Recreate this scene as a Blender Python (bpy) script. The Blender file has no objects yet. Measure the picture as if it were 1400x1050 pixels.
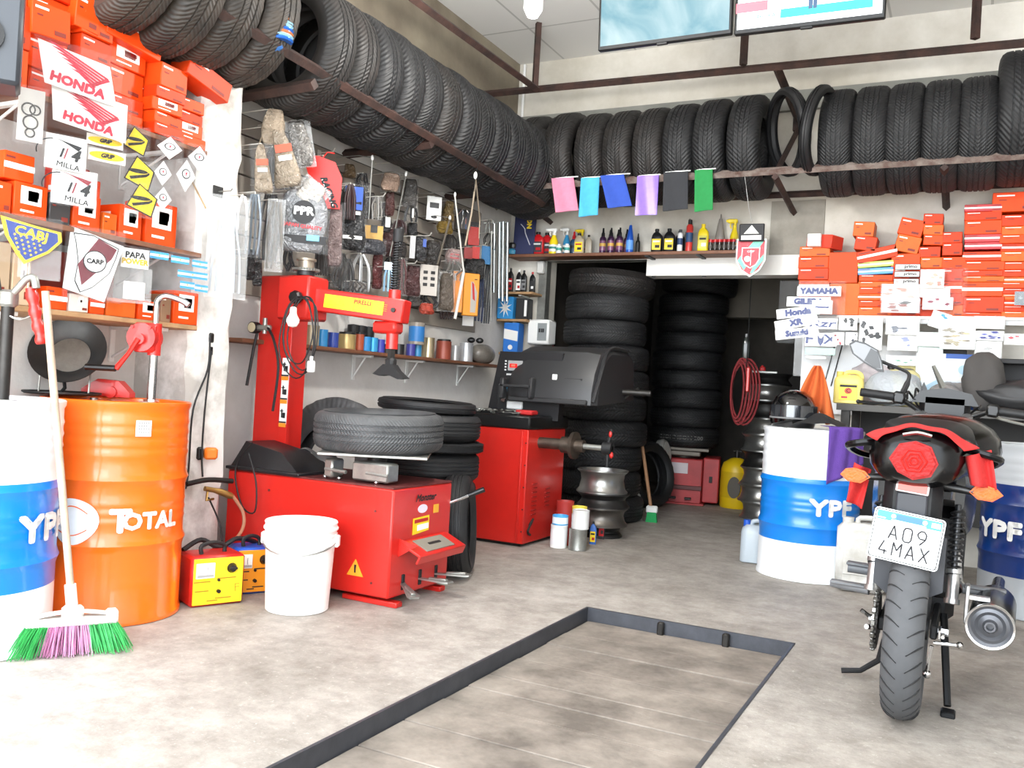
import bpy, math, random
from mathutils import Matrix, Vector
R_ = random.Random(7)
sc = bpy.context.scene
C = sc.collection
PI = math.pi
def rad(a): return math.radians(a)

# ---------------- camera ----------------
FPX = 1225.0
cy_ = Vector((626, -42, -FPX)).normalized()
cx_ = Vector((2390, -131, FPX)).normalized()
cx_ = (cx_ - cy_ * cx_.dot(cy_)).normalized()
cz_ = cx_.cross(cy_)
CR = Matrix((cx_, cy_, cz_))            # world <- camera
CAMP = Vector((0, 0, 1.0))
cam = bpy.data.cameras.new('camera'); camo = bpy.data.objects.new('camera', cam); C.objects.link(camo)
camo.matrix_world = Matrix.Translation(CAMP) @ CR.to_4x4()
cam.sensor_width = 36; cam.sensor_fit = 'HORIZONTAL'; cam.lens = 36 * FPX / 1400
cam.clip_start = 0.05; cam.clip_end = 100
sc.camera = camo
sc.view_settings.view_transform = 'Standard'; sc.view_settings.look = 'None'
sc.view_settings.gamma = 1; sc.view_settings.use_curve_mapping = False
sc.view_settings.exposure = 0.93

# ---------------- world and large lights ----------------
w = bpy.data.worlds.new('world'); sc.world = w; w.use_nodes = True
w.node_tree.nodes['Background'].inputs[0].default_value = (0.86, 0.93, 1.0, 1)
w.node_tree.nodes['Background'].inputs[1].default_value = 3.5
def area(name, loc, rot, sx, sy, power, col):
    l = bpy.data.lights.new(name, 'AREA'); l.shape = 'RECTANGLE'; l.size = sx; l.size_y = sy
    l.energy = power; l.color = col
    o = bpy.data.objects.new(name, l); C.objects.link(o); o.location = loc; o.rotation_euler = rot
    return o
# daylight through the open shopfront behind the camera
area('shopfront_daylight', (-1.7, -1.2, 2.0), (rad(86), 0, rad(2)), 4.2, 2.4, 105, (0.93, 0.97, 1.0))

sl = bpy.data.lights.new('bounce_sun', 'SUN'); sl.energy = 9; sl.angle = .3; sl.color = (1, .96, .9)
so_ = bpy.data.objects.new('bounce_sun', sl); C.objects.link(so_); so_.rotation_euler = (rad(8), rad(3), 0)   # high sun added so the pavement throws light up to the ceiling

def ray(px, py): return CR @ Vector((px - 700, -(py - 525), -FPX))
def W(px, py, x=None, y=None, z=None, d=None):
    r = ray(px, py)
    if x is not None: t = x / r.x
    elif y is not None: t = y / r.y
    elif z is not None: t = (z - 1.0) / r.z
    else: t = d / FPX
    return CAMP + r * t
def depth(p): return -((CR.transposed() @ (Vector(p) - CAMP)).z)

# ---------------- materials ----------------
def lin(c):
    if isinstance(c, str):
        c = c.lstrip('#'); c = c if len(c) == 6 else ''.join(q * 2 for q in c); c = [int(c[i:i+2], 16) / 255 for i in (0, 2, 4)]
    return tuple((v / 12.92 if v <= .04045 else ((v + .055) / 1.055) ** 2.4) for v in c) + (1,)
MC = {}
def mat(col, rough=.5, metal=0, var=0, vs=8, bump=0, bs=40, coat=0, col2=None, spec=.5, emit=0, alpha=1, trans=0):
    k = (str(col), rough, metal, var, vs, bump, bs, coat, str(col2), spec, emit, alpha, trans)
    if k in MC: return MC[k]
    m = bpy.data.materials.new('mat_%03d' % len(MC)); MC[k] = m; m.use_nodes = True
    nt = m.node_tree; N = nt.nodes; L = nt.links; p = N['Principled BSDF']
    p.inputs['Base Color'].default_value = lin(col); p.inputs['Roughness'].default_value = rough
    p.inputs['Metallic'].default_value = metal; p.inputs['Coat Weight'].default_value = coat
    p.inputs['Specular IOR Level'].default_value = spec
    p.inputs['Alpha'].default_value = alpha; p.inputs['Transmission Weight'].default_value = trans
    if emit:
        p.inputs['Emission Color'].default_value = lin(col); p.inputs['Emission Strength'].default_value = emit
    tc = N.new('ShaderNodeTexCoord')
    if var or col2:
        n = N.new('ShaderNodeTexNoise'); n.inputs['Scale'].default_value = vs; n.inputs['Detail'].default_value = 5
        n.inputs['Roughness'].default_value = .65
        L.new(tc.outputs['Object'], n.inputs['Vector'])
        r = N.new('ShaderNodeValToRGB'); r.color_ramp.elements[0].position = .35; r.color_ramp.elements[1].position = .68
        c = lin(col); c2 = lin(col2) if col2 else tuple(v * (1 - var) for v in c[:3]) + (1,)
        r.color_ramp.elements[0].color = c2; r.color_ramp.elements[1].color = c
        L.new(n.outputs['Fac'], r.inputs['Fac']); L.new(r.outputs['Color'], p.inputs['Base Color'])
    if bump:
        n = N.new('ShaderNodeTexNoise'); n.inputs['Scale'].default_value = bs; n.inputs['Detail'].default_value = 4
        L.new(tc.outputs['Object'], n.inputs['Vector'])
        b = N.new('ShaderNodeBump'); b.inputs['Strength'].default_value = bump; b.inputs['Distance'].default_value = .01
        L.new(n.outputs['Fac'], b.inputs['Height']); L.new(b.outputs['Normal'], p.inputs['Normal'])
    return m
def plastic_film(name='film', a=.22, tint='#eef2f4', rough=.12, key=None):
    k = ('film', a, tint, rough)
    if k in MC: return MC[k]
    m = bpy.data.materials.new('mat_film'); MC[k] = m; m.use_nodes = True
    nt = m.node_tree; N = nt.nodes; L = nt.links
    for n in list(N): N.remove(n)
    out = N.new('ShaderNodeOutputMaterial'); t = N.new('ShaderNodeBsdfTransparent')
    p = N.new('ShaderNodeBsdfPrincipled'); p.inputs['Base Color'].default_value = lin(tint)
    p.inputs['Roughness'].default_value = rough
    fr = N.new('ShaderNodeFresnel'); fr.inputs['IOR'].default_value = 1.42
    ad = N.new('ShaderNodeMath'); ad.operation = 'ADD'; ad.inputs[1].default_value = a; ad.use_clamp = True
    L.new(fr.outputs[0], ad.inputs[0])
    mx = N.new('ShaderNodeMixShader'); L.new(ad.outputs[0], mx.inputs[0])
    L.new(t.outputs[0], mx.inputs[1]); L.new(p.outputs[0], mx.inputs[2]); L.new(mx.outputs[0], out.inputs[0])
    tc = N.new('ShaderNodeTexCoord'); n = N.new('ShaderNodeTexNoise'); n.inputs['Scale'].default_value = 30; n.inputs['Distortion'].default_value = 1.5
    L.new(tc.outputs['Object'], n.inputs['Vector'])
    b = N.new('ShaderNodeBump'); b.inputs['Strength'].default_value = 1; b.inputs['Distance'].default_value = .01
    L.new(n.outputs['Fac'], b.inputs['Height']); L.new(b.outputs['Normal'], p.inputs['Normal'])
    return m
# ---------------- mesh builder ----------------
I4 = Matrix.Identity(4)
def TR(x=0, y=0, z=0, rx=0, ry=0, rz=0):
    return Matrix.Translation((x, y, z)) @ Matrix.Rotation(rad(rz), 4, 'Z') @ Matrix.Rotation(rad(ry), 4, 'Y') @ Matrix.Rotation(rad(rx), 4, 'X')
class B:
    def __init__(s): s.v = []; s.f = []; s.m = []
    def add(s, vs, fs, mi=0, T=None):
        k = len(s.v)
        if T is not None: vs = [T @ Vector(v) for v in vs]
        s.v += [tuple(v) for v in vs]
        for f in fs: s.f.append([i + k for i in f]); s.m.append(mi)
        return s
    def box(s, c, d, mi=0, bev=0, T=None):
        hx, hy, hz = d[0] / 2, d[1] / 2, d[2] / 2
        X = Matrix.Translation(c)
        if T is not None: X = T @ X
        if bev <= 0:
            vs = [(a * hx, b * hy, e * hz) for a in (-1, 1) for b in (-1, 1) for e in (-1, 1)]
            return s.add(vs, [(0, 1, 3, 2), (4, 6, 7, 5), (0, 4, 5, 1), (2, 3, 7, 6), (0, 2, 6, 4), (1, 5, 7, 3)], mi, X)
        b_ = min(bev, hx * .49, hy * .49, hz * .49); vs = []; idx = {}
        for a in (-1, 1):
            for b in (-1, 1):
                for e in (-1, 1):
                    for ax in range(3):
                        p = [a * (hx - b_), b * (hy - b_), e * (hz - b_)]
                        p[ax] = (a * hx, b * hy, e * hz)[ax]
                        idx[(a, b, e, ax)] = len(vs); vs.append(tuple(p))
        fs = []
        def q(l):
            fs.append(l)
        for sgn in (-1, 1):
            for ax, (u, v) in enumerate(((1, 2), (2, 0), (0, 1))):
                l = []
                for (su, sv) in ((-1, -1), (1, -1), (1, 1), (-1, 1)):
                    k = [0, 0, 0]; k[ax] = sgn; k[u] = su; k[v] = sv; l.append(idx[(k[0], k[1], k[2], ax)])
                q(l if sgn > 0 else l[::-1])
        for ax in range(3):
            u, v = [(1, 2), (2, 0), (0, 1)][ax]
            for su in (-1, 1):
                for sv in (-1, 1):
                    l = []
                    for (sa, face) in ((-1, u), (1, u), (1, v), (-1, v)):
                        k = [0, 0, 0]; k[ax] = sa; k[u] = su; k[v] = sv; l.append(idx[(k[0], k[1], k[2], face)])
                    q(l if su * sv < 0 else l[::-1])
        for a in (-1, 1):
            for b in (-1, 1):
                for e in (-1, 1):
                    l = [idx[(a, b, e, i)] for i in range(3)]
                    q(l if a * b * e > 0 else l[::-1])
        return s.add(vs, fs, mi, X)
    def lathe(s, prof, seg=24, mi=0, T=None, cap=True, closed=False):
        vs = []; n = len(prof)
        for i in range(seg):
            a = 2 * PI * i / seg; c, si = math.cos(a), math.sin(a)
            vs += [(r * c, r * si, z) for r, z in prof]
        fs = []
        for i in range(seg):
            j = (i + 1) % seg
            for k in range(n if closed else n - 1):
                k2 = (k + 1) % n
                fs.append((i * n + k, j * n + k, j * n + k2, i * n + k2))
        if cap and not closed:
            if prof[0][0] > 1e-5: fs.append([i * n for i in range(seg)][::-1])
            if prof[-1][0] > 1e-5: fs.append([i * n + n - 1 for i in range(seg)])
        return s.add(vs, fs, mi, T)
    def cyl(s, p0, p1, r, r2=None, seg=16, mi=0, T=None, cap=True):
        p0 = Vector(p0); p1 = Vector(p1); d = p1 - p0
        q = d.to_track_quat('Z', 'Y').to_matrix().to_4x4()
        X = Matrix.Translation(p0) @ q
        if T is not None: X = T @ X
        return s.lathe([(r, 0), (r if r2 is None else r2, d.length)], seg, mi, X, cap)
    def tube(s, pts, r, seg=8, mi=0, T=None, closed=False, smooth=0):
        pts = [Vector(p) for p in pts]
        if smooth: pts = catmull(pts, smooth, closed)
        n = len(pts); vs = []; up = Vector((0, 0, 1)); prev = None
        for i, p in enumerate(pts):
            a = pts[i - 1] if (i > 0 or closed) else p
            b = pts[(i + 1) % n] if (i < n - 1 or closed) else p
            t = (b - a)
            t = t.normalized() if t.length > 1e-9 else Vector((0, 0, 1))
            if prev is None:
                u = t.cross(up)
                if u.length < .05: u = t.cross(Vector((1, 0, 0)))
                u.normalize()
            else:
                u = prev - t * prev.dot(t)
                u = u.normalized() if u.length > 1e-6 else t.orthogonal().normalized()
            prev = u; v = t.cross(u); rr = r[i * (len(r) - 1) // max(1, n - 1)] if isinstance(r, (list, tuple)) else r
            for k in range(seg):
                an = 2 * PI * k / seg; vs.append(p + (u * math.cos(an) + v * math.sin(an)) * rr)
        fs = []
        for i in range(n if closed else n - 1):
            j = (i + 1) % n
            for k in range(seg):
                k2 = (k + 1) % seg; fs.append((i * seg + k, i * seg + k2, j * seg + k2, j * seg + k))
        if not closed:
            fs.append(list(range(seg))[::-1]); fs.append([(n - 1) * seg + k for k in range(seg)])
        return s.add(vs, fs, mi, T)
    def prism(s, poly, h, mi=0, T=None, mi2=None):
        a = sum(poly[i - 1][0] * poly[i][1] - poly[i][0] * poly[i - 1][1] for i in range(len(poly)))
        if a < 0: poly = poly[::-1]
        n = len(poly); vs = [(p[0], p[1], 0) for p in poly] + [(p[0], p[1], h) for p in poly]
        s.add(vs, [list(range(n))[::-1], list(range(n, 2 * n))] if h >= 0 else [list(range(n)), list(range(n, 2 * n))[::-1]], mi, T)
        return s.add(vs, [(i, (i + 1) % n, n + (i + 1) % n, n + i) if h >= 0 else (i, n + i, n + (i + 1) % n, (i + 1) % n) for i in range(n)], mi if mi2 is None else mi2, T)
    def sphere(s, c, r, seg=16, rings=10, mi=0, T=None):
        if not isinstance(r, (tuple, list)): r = (r, r, r)
        X = Matrix.Translation(c) @ Matrix.Diagonal((r[0], r[1], r[2], 1))
        if T is not None: X = T @ X
        return s.lathe([(math.sin(PI * k / rings), -math.cos(PI * k / rings)) for k in range(rings + 1)], seg, mi, X, cap=False)
    def surf(s, fn, nu, nv, mi=0, T=None, wrapu=False):
        vs = [fn(i / nu, j / nv) for j in range(nv + 1) for i in range(nu + (0 if wrapu else 1))]
        m = nu + (0 if wrapu else 1); fs = []
        for j in range(nv):
            for i in range(nu):
                i2 = (i + 1) % m; fs.append((j * m + i, j * m + i2, (j + 1) * m + i2, (j + 1) * m + i))
        return s.add(vs, fs, mi, T)
    def text(s, txt, size, mi=0, T=None, bold=0, sx=1, ext=.0006, shear=0, wrap=None, align='CENTER'):
        cu = bpy.data.curves.new('t', 'FONT'); cu.body = txt; cu.size = size; cu.extrude = 0
        cu.align_x = align; cu.align_y = 'CENTER'; cu.resolution_u = 2; cu.shear = shear
        o = bpy.data.objects.new('t', cu); me = bpy.data.meshes.new_from_object(o)
        vs = [Vector((v.co.x * sx, v.co.y, ext)) for v in me.vertices]; fs = [list(p.vertices) for p in me.polygons]
        rb = bold + size * .016; base, bf, n_ = vs, fs, len(vs); vs, fs = [], []
        for q in range(8):
            a = PI * q / 4; vs += [v + Vector((rb * math.cos(a) / max(sx, .1), rb * math.sin(a), q * 2e-5)) for v in base]; fs += [[i + n_ * q for i in f] for f in bf]
        if wrap:
            import bmesh
            bm = bmesh.new(); bv = [bm.verts.new(v) for v in vs]
            for f in fs:
                try: bm.faces.new([bv[i] for i in f])
                except ValueError: pass
            xs = [v.x for v in vs]; x = min(xs) + .012
            while x < max(xs):
                bmesh.ops.bisect_plane(bm, geom=bm.verts[:] + bm.edges[:] + bm.faces[:], plane_co=(x, 0, 0), plane_no=(1, 0, 0)); x += .012
            bm.verts.index_update()
            vs = [v.co.copy() for v in bm.verts]; fs = [[v.index for v in f.verts] for f in bm.faces]; bm.free()
            # wrapped about the local z axis, facing -y: wrap = (radius, angle0)
            r, a0 = wrap
            vs = [Vector(((r + ext) * math.sin(a0 + v.x / r), -(r + ext) * math.cos(a0 + v.x / r), v.y)) for v in vs]
        s.add(vs, fs, mi, T)
        bpy.data.objects.remove(o); bpy.data.curves.remove(cu); bpy.data.meshes.remove(me)
        return s
    def obj(s, name, mats, parent=None, loc=None, rz=0, sharp=38, T=None, mirror=None):
        me = bpy.data.meshes.new(name); me.from_pydata(s.v, [], s.f)
        if not isinstance(mats, (list, tuple)): mats = [mats]
        for m in mats: me.materials.append(m)
        me.polygons.foreach_set('material_index', s.m)
        me.polygons.foreach_set('use_smooth', [True] * len(s.f))
        me.update()
        try: me.set_sharp_from_angle(angle=rad(sharp))
        except Exception: pass
        o = bpy.data.objects.new(name, me); C.objects.link(o)
        if parent is not None: o.parent = parent
        if T is not None: o.matrix_local = T
        else:
            if loc is not None: o.location = loc
            if rz: o.rotation_euler = (0, 0, rad(rz))
        return o
def catmull(p, k, closed=False):
    out = []; n = len(p)
    for i in range(n if closed else n - 1):
        a, b, c, d = (p[(i - 1) % n], p[i], p[(i + 1) % n], p[(i + 2) % n]) if closed else (p[max(i - 1, 0)], p[i], p[i + 1], p[min(i + 2, n - 1)])
        for j in range(k):
            t = j / k
            out.append(.5 * ((2 * b) + (c - a) * t + (2 * a - 5 * b + 4 * c - d) * t * t + (3 * b - a - 3 * c + d) * t ** 3))
    if not closed: out.append(p[-1])
    return out
def tag(o, label, cat, group=None, kind=None):
    o['label'] = label; o['category'] = cat
    if group: o['group'] = group
    if kind: o['kind'] = kind
    return o
def thing(name, label, cat, loc=(0, 0, 0), rz=0, group=None, T=None):
    o = bpy.data.objects.new(name, None); C.objects.link(o); o.empty_display_size = .05
    if T is not None: o.matrix_world = T
    else: o.location = loc; o.rotation_euler = (0, 0, rad(rz))
    return tag(o, label, cat, group)
KIDS = {}
def dup(root, label=None, T=None, loc=None, rz=0, group=None):
    def cp(o, par):
        c = o.copy(); C.objects.link(c)
        if par is not None: c.parent = par
        for ch in [x for x in KIDSOF(o)]: cp(ch, c)
        return c
    r = cp(root, None)
    if T is not None: r.matrix_world = T
    elif loc is not None: r.location = loc; r.rotation_euler = (0, 0, rad(rz))
    if label: r['label'] = label
    if group: r['group'] = group
    return r
def KIDSOF(o): return list(o.children)
def struct(name, b, m, **k):
    o = b.obj(name, m, **k); o['kind'] = 'structure'; return o
def F(x=0, y=0, z=0, rz=0): return TR(x, y, z, 90, 0, 0) if not rz else Matrix.Translation((x, y, z)) @ Matrix.Rotation(rad(rz), 4, 'Z') @ Matrix.Rotation(rad(90), 4, 'X')
ORD = ['first', 'second', 'third', 'fourth', 'fifth', 'sixth', 'seventh', 'eighth', 'ninth', 'tenth', 'eleventh', 'twelfth', 'thirteenth', 'fourteenth', 'fifteenth', 'sixteenth', 'seventeenth', 'eighteenth', 'nineteenth', 'twentieth']
def pbox(x0, y0, x1, y1, rz=27, **k):
    c = W((x0 + x1) / 2, (y0 + y1) / 2, **k); d = depth(c)
    r = (Vector((c.x, c.y)) ).normalized(); fdir = Vector((math.sin(rad(rz)), -math.cos(rad(rz))))
    cs = max(.35, -r.dot(fdir))
    return c, (x1 - x0) * d / FPX / cs, (y1 - y0) * d / FPX

# ---------------- palette ----------------
RUB = mat('#1f1f20', .62, 0, .25, 12, .25, 60)
STEEL = mat('#9a9a98', .32, 1, .25, 20)
CHROME = mat('#c8c8c8', .15, 1)
GALV = mat('#a8a8a2', .42, .8, .3, 14)
DKMET = mat('#3a3836', .45, .7, .3, 18)
RUST = mat('#4a332c', .7, .2, 0, 9, .3, 50, col2='#2c211e')
RUSTL = mat('#5a4038', .7, .1, 0, 16, .3, 50, col2='#8b8078')
BLACKP = mat('#0c0c0d', .38, 0, .1, 8)
BLACKM = mat('#131314', .6, 0, .15, 8)
WHITEP = mat('#e9e9e6', .4, 0, .05, 5)
PAPER = mat('#f1f0ec', .6)
INK = mat('#1b1a1c', .6)
REDM = mat('#c4221a', .36, 0, .12, 4, coat=.2)
ORB = mat('#e8480e', .5, 0, .1, 10, spec=.25)
ORB2 = mat('#d03c10', .5, 0, .12, 10, spec=.25)
ORB3 = mat('#dc6422', .5, 0, .15, 10, spec=.25)
REDB = mat('#b4121a', .4, 0, .1, 10)
YEL = mat('#f0cf1c', .45, 0, .08, 8)
BLU = mat('#1b4fae', .4)
WOOD = mat('#b08a62', .65, 0, .3, 14)
WOODD = mat('#7c5038', .6, 0, .3, 14)
FILM = plastic_film(a=.0)
FILM2 = plastic_film(a=.12, tint='#f4f6f6')
FILMD = plastic_film(a=.05, tint='#c9c6c4')
# ================= STRUCTURE =================
XL, YB, ZC = -3.5, 6.65, 3.72
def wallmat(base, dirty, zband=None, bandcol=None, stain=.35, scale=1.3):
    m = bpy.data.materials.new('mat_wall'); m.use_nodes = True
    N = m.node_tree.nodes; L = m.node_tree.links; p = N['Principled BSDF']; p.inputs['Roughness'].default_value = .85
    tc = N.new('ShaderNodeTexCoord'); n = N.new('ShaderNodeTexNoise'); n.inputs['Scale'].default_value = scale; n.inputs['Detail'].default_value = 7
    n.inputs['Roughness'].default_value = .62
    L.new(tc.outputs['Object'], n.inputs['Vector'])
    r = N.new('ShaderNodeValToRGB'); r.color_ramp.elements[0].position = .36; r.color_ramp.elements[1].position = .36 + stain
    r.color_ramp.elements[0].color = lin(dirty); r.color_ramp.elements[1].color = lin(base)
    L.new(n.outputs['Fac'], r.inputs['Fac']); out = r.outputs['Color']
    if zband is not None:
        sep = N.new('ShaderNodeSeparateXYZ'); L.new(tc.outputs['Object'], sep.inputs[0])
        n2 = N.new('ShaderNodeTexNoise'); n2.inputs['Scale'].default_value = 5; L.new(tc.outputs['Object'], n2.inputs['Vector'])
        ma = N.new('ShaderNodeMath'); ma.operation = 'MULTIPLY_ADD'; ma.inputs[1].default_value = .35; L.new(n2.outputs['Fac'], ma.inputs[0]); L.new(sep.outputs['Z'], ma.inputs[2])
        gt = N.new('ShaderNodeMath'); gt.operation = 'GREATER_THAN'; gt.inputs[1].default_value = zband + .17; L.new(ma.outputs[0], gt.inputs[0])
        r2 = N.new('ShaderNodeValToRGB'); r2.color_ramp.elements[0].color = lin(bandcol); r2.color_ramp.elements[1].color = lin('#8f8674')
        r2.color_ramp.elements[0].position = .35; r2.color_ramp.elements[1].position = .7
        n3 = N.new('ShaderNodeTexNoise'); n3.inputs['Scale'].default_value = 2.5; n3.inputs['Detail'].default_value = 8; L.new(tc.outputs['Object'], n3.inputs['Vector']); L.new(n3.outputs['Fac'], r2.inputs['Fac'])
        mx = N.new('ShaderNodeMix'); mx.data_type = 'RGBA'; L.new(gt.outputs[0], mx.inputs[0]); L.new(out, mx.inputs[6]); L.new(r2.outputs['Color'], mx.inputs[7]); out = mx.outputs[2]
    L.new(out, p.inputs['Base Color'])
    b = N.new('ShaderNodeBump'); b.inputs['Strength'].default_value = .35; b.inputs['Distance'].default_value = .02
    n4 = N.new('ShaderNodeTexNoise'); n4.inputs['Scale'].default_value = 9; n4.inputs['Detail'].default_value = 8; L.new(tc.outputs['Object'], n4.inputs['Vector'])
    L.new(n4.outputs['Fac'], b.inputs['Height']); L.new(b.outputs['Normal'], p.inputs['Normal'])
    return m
WL = wallmat('#e4e2df', '#c4c0ba', 2.5, '#6d6355')
WBK = wallmat('#e2ded6', '#b9b3a6', stain=.3, scale=1.0)
WPIL = wallmat('#dad7d2', '#a5a099', stain=.2, scale=4)
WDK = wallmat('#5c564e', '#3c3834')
CONC = wallmat('#a39d92', '#847f75', stain=.3, scale=3)
def box(x0, x1, y0, y1, z0, z1, b=None, mi=0, bev=0):
    b = b or B(); return b.box(((x0 + x1) / 2, (y0 + y1) / 2, (z0 + z1) / 2), (x1 - x0, y1 - y0, z1 - z0), mi, bev)
struct('wall_left', box(XL - .2, XL, -.4, YB + .2, -.1, ZC), WL)
# back wall with the opening to the rear room
OX0, OX1, OZ = -3.14, -1.06, 2.07
bw = box(XL - .2, OX0, YB, YB + .18, -.1, ZC); box(OX1, 2.6, YB, YB + .18, -.1, ZC, bw); box(OX0, OX1, YB, YB + .18, OZ, ZC, bw)
struct('wall_back', bw, WBK)
struct('wall_right', box(2.4, 2.6, -.4, YB + .2, -.1, ZC), WL)
struct('trim_1', box(-2.28, OX1 + .02, YB - .03, YB + .15, 1.93, 2.075), mat('#dedcd6', .7, 0, .1, 3))     # boxed lintel
struct('trim_2', box(-1.36, -.985, YB - .012, YB + .1, 1.98, 2.47), CONC)                                  # bare concrete patch
struct('trim_3', box(XL, 2.4, YB - .045, YB, 3.12, 3.26), mat('#8f8f88', .8, 0, .3, 3))                    # beam ledge behind the tyres
pl = B()
jr = random.Random(3)
n = 26; ring = []
for i in range(n + 1):
    z = 2.62 * i / n; ring.append((z, jr.uniform(-.012, .012), jr.uniform(-.012, .012)))
vs = []; 
for z, a, b_ in ring: vs += [(XL - .02, 2.94, z), (-3.17, 2.94 + b_, z), (-3.15, 2.97, z), (-3.15 + a * .6, 3.17 + a, z), (-3.18, 3.2, z), (XL - .02, 3.2, z)]
pl.add(vs, [(i * 6 + k, i * 6 + (k + 1) % 6, (i + 1) * 6 + (k + 1) % 6, (i + 1) * 6 + k) for i in range(n) for k in range(6)] + [[n * 6 + k for k in range(6)]])
struct('trim_4', pl, WPIL)     # masonry pilaster
# floor with the pit opening
PX0, PX1, PY0, PY1 = -1.545, -.603, .55, 3.91
def floormat():
    m = bpy.data.materials.new('mat_floor'); m.use_nodes = True
    N = m.node_tree.nodes; L = m.node_tree.links; p = N['Principled BSDF']; p.inputs['Roughness'].default_value = .68
    tc = N.new('ShaderNodeTexCoord')
    def noise(s, d, r=.6):
        n = N.new('ShaderNodeTexNoise'); n.inputs['Scale'].default_value = s; n.inputs['Detail'].default_value = d; n.inputs['Roughness'].default_value = r; L.new(tc.outputs['Object'], n.inputs['Vector']); return n
    def ramp(n, a, ca, b, cb):
        r = N.new('ShaderNodeValToRGB'); r.color_ramp.elements[0].position = a; r.color_ramp.elements[1].position = b
        r.color_ramp.elements[0].color = lin(ca); r.color_ramp.elements[1].color = lin(cb); L.new(n.outputs['Fac'], r.inputs['Fac']); return r
    a = ramp(noise(.9, 8), .34, '#8f887f', .66, '#b3aca4')
    b = ramp(noise(7, 9, .75), .38, '#7f766d', .6, '#ffffff')
    mx = N.new('ShaderNodeMix'); mx.data_type = 'RGBA'; mx.blend_type = 'MULTIPLY'; mx.inputs[0].default_value = .42
    L.new(a.outputs['Color'], mx.inputs[6]); L.new(b.outputs['Color'], mx.inputs[7])
    c = ramp(noise(38, 5, .8), .58, '#000000', .68, '#ffffff')
    mx2 = N.new('ShaderNodeMix'); mx2.data_type = 'RGBA'; L.new(mx.outputs[2], mx2.inputs[6]); mx2.inputs[7].default_value = lin('#cfc9c0')
    mm = N.new('ShaderNodeMath'); mm.operation = 'MULTIPLY'; mm.inputs[1].default_value = .45; L.new(c.outputs['Color'], mm.inputs[0]); L.new(mm.outputs[0], mx2.inputs[0])
    L.new(mx2.outputs[2], p.inputs['Base Color'])
    bp = N.new('ShaderNodeBump'); bp.inputs['Strength'].default_value = .3; bp.inputs['Distance'].default_value = .01; L.new(noise(30, 8).outputs['Fac'], bp.inputs['Height']); L.new(bp.outputs['Normal'], p.inputs['Normal'])
    return m
fl = B()
X0, X1, Y0, Y1 = -3.6, 2.5, -.5, 10.5
box(X0, PX0, Y0, Y1, -.3, 0, fl); box(PX1, X1, Y0, Y1, -.3, 0, fl); box(PX0, PX1, Y0, PY0, -.3, 0, fl); box(PX0, PX1, PY1, Y1, -.3, 0, fl)
struct('floor', fl, floormat())
struct('floor_outside', box(-7, 6, -7, -.5, -.3, -.01), mat('#e2ded6', .8, 0, .15, 2))  # unseen pavement, made pale to bounce light up to the ceiling
# ceiling of suspended panels
cm = bpy.data.materials.new('mat_ceiling'); cm.use_nodes = True
N = cm.node_tree.nodes; L = cm.node_tree.links; p = N['Principled BSDF']; p.inputs['Roughness'].default_value = .7
tc = N.new('ShaderNodeTexCoord'); br = N.new('ShaderNodeTexBrick'); br.offset = 0; br.inputs['Scale'].default_value = 1
br.inputs['Brick Width'].default_value = .62; br.inputs['Row Height'].default_value = 1.0; br.inputs['Mortar Size'].default_value = .009
br.inputs['Color1'].default_value = lin('#e6e5e3'); br.inputs['Color2'].default_value = lin('#e2e1df'); br.inputs['Mortar'].default_value = lin('#bdbcba')
L.new(tc.outputs['Object'], br.inputs['Vector']); L.new(br.outputs['Color'], p.inputs['Base Color'])
struct('ceiling', box(XL - .2, 2.6, .6, YB + .18, ZC, ZC + .15), cm)
# rear room
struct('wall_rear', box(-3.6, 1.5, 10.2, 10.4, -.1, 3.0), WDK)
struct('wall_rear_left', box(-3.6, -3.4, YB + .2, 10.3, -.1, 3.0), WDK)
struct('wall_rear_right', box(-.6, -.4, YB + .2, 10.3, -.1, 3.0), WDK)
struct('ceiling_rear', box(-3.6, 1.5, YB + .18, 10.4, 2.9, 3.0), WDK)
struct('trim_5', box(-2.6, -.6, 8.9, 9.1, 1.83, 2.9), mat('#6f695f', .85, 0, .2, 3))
# steel door frame of the opening
fr = box(-3.2, -3.13, YB - .03, YB + .05, 0, 2.1); box(-3.2, -2.28, YB - .03, YB + .05, 2.055, 2.1, fr)
struct('trim_6', fr, GALV)
# pit rim of steel angle + plank cover
rim = B()
t = .012
box(PX0 - .0, PX0 + t, PY0, PY1, -.09, .004, rim); box(PX1 - t, PX1, PY0, PY1, -.09, .004, rim); box(PX0, PX1, PY1 - t, PY1, -.09, .004, rim); box(PX0, PX1, PY0, PY0 + t, -.09, .004, rim)
struct('trim_7', rim, mat('#4d4f55', .5, .5, .3, 10))
cover = thing('pit_cover', 'worn grey wooden plank cover sunk in the steel-rimmed service pit', 'pit cover', (PX0, PY0, -.09))
pm = mat('#958b80', .8, 0, 0, 3.5, .3, 26, col2='#5f574f')
y = PY1 - t - .002 - PY0; r = random.Random(5); k = 0
while y > .02:
    wd = r.choice([.13, .16, .2, .24, .26]); y0 = max(.012, y - wd)
    b = B(); b.box(((PX1 - PX0) / 2, (y + y0) / 2, .018), ((PX1 - PX0) - .03, y - y0 - .006, .03), 0, .003)
    b.obj('plank', pm, cover, T=Matrix.Translation((0, 0, 0)) @ TR(0, 0, r.uniform(0, .004))); y = y0; k += 1
for i, px in enumerate((903, 993)):
    q = W(px, 860, y=PY1 - .03)
    lug = B(); lug.box((q.x, PY1 - t - .014, -.03), (.03, .028, .06), 0, .006)
    tag(lug.obj('rim_lug', DKMET), ['dark steel lug on the pit rim, left of the two', 'dark steel lug on the pit rim, right of the two'][i], 'lug', 'lugs on the pit rim')

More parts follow.
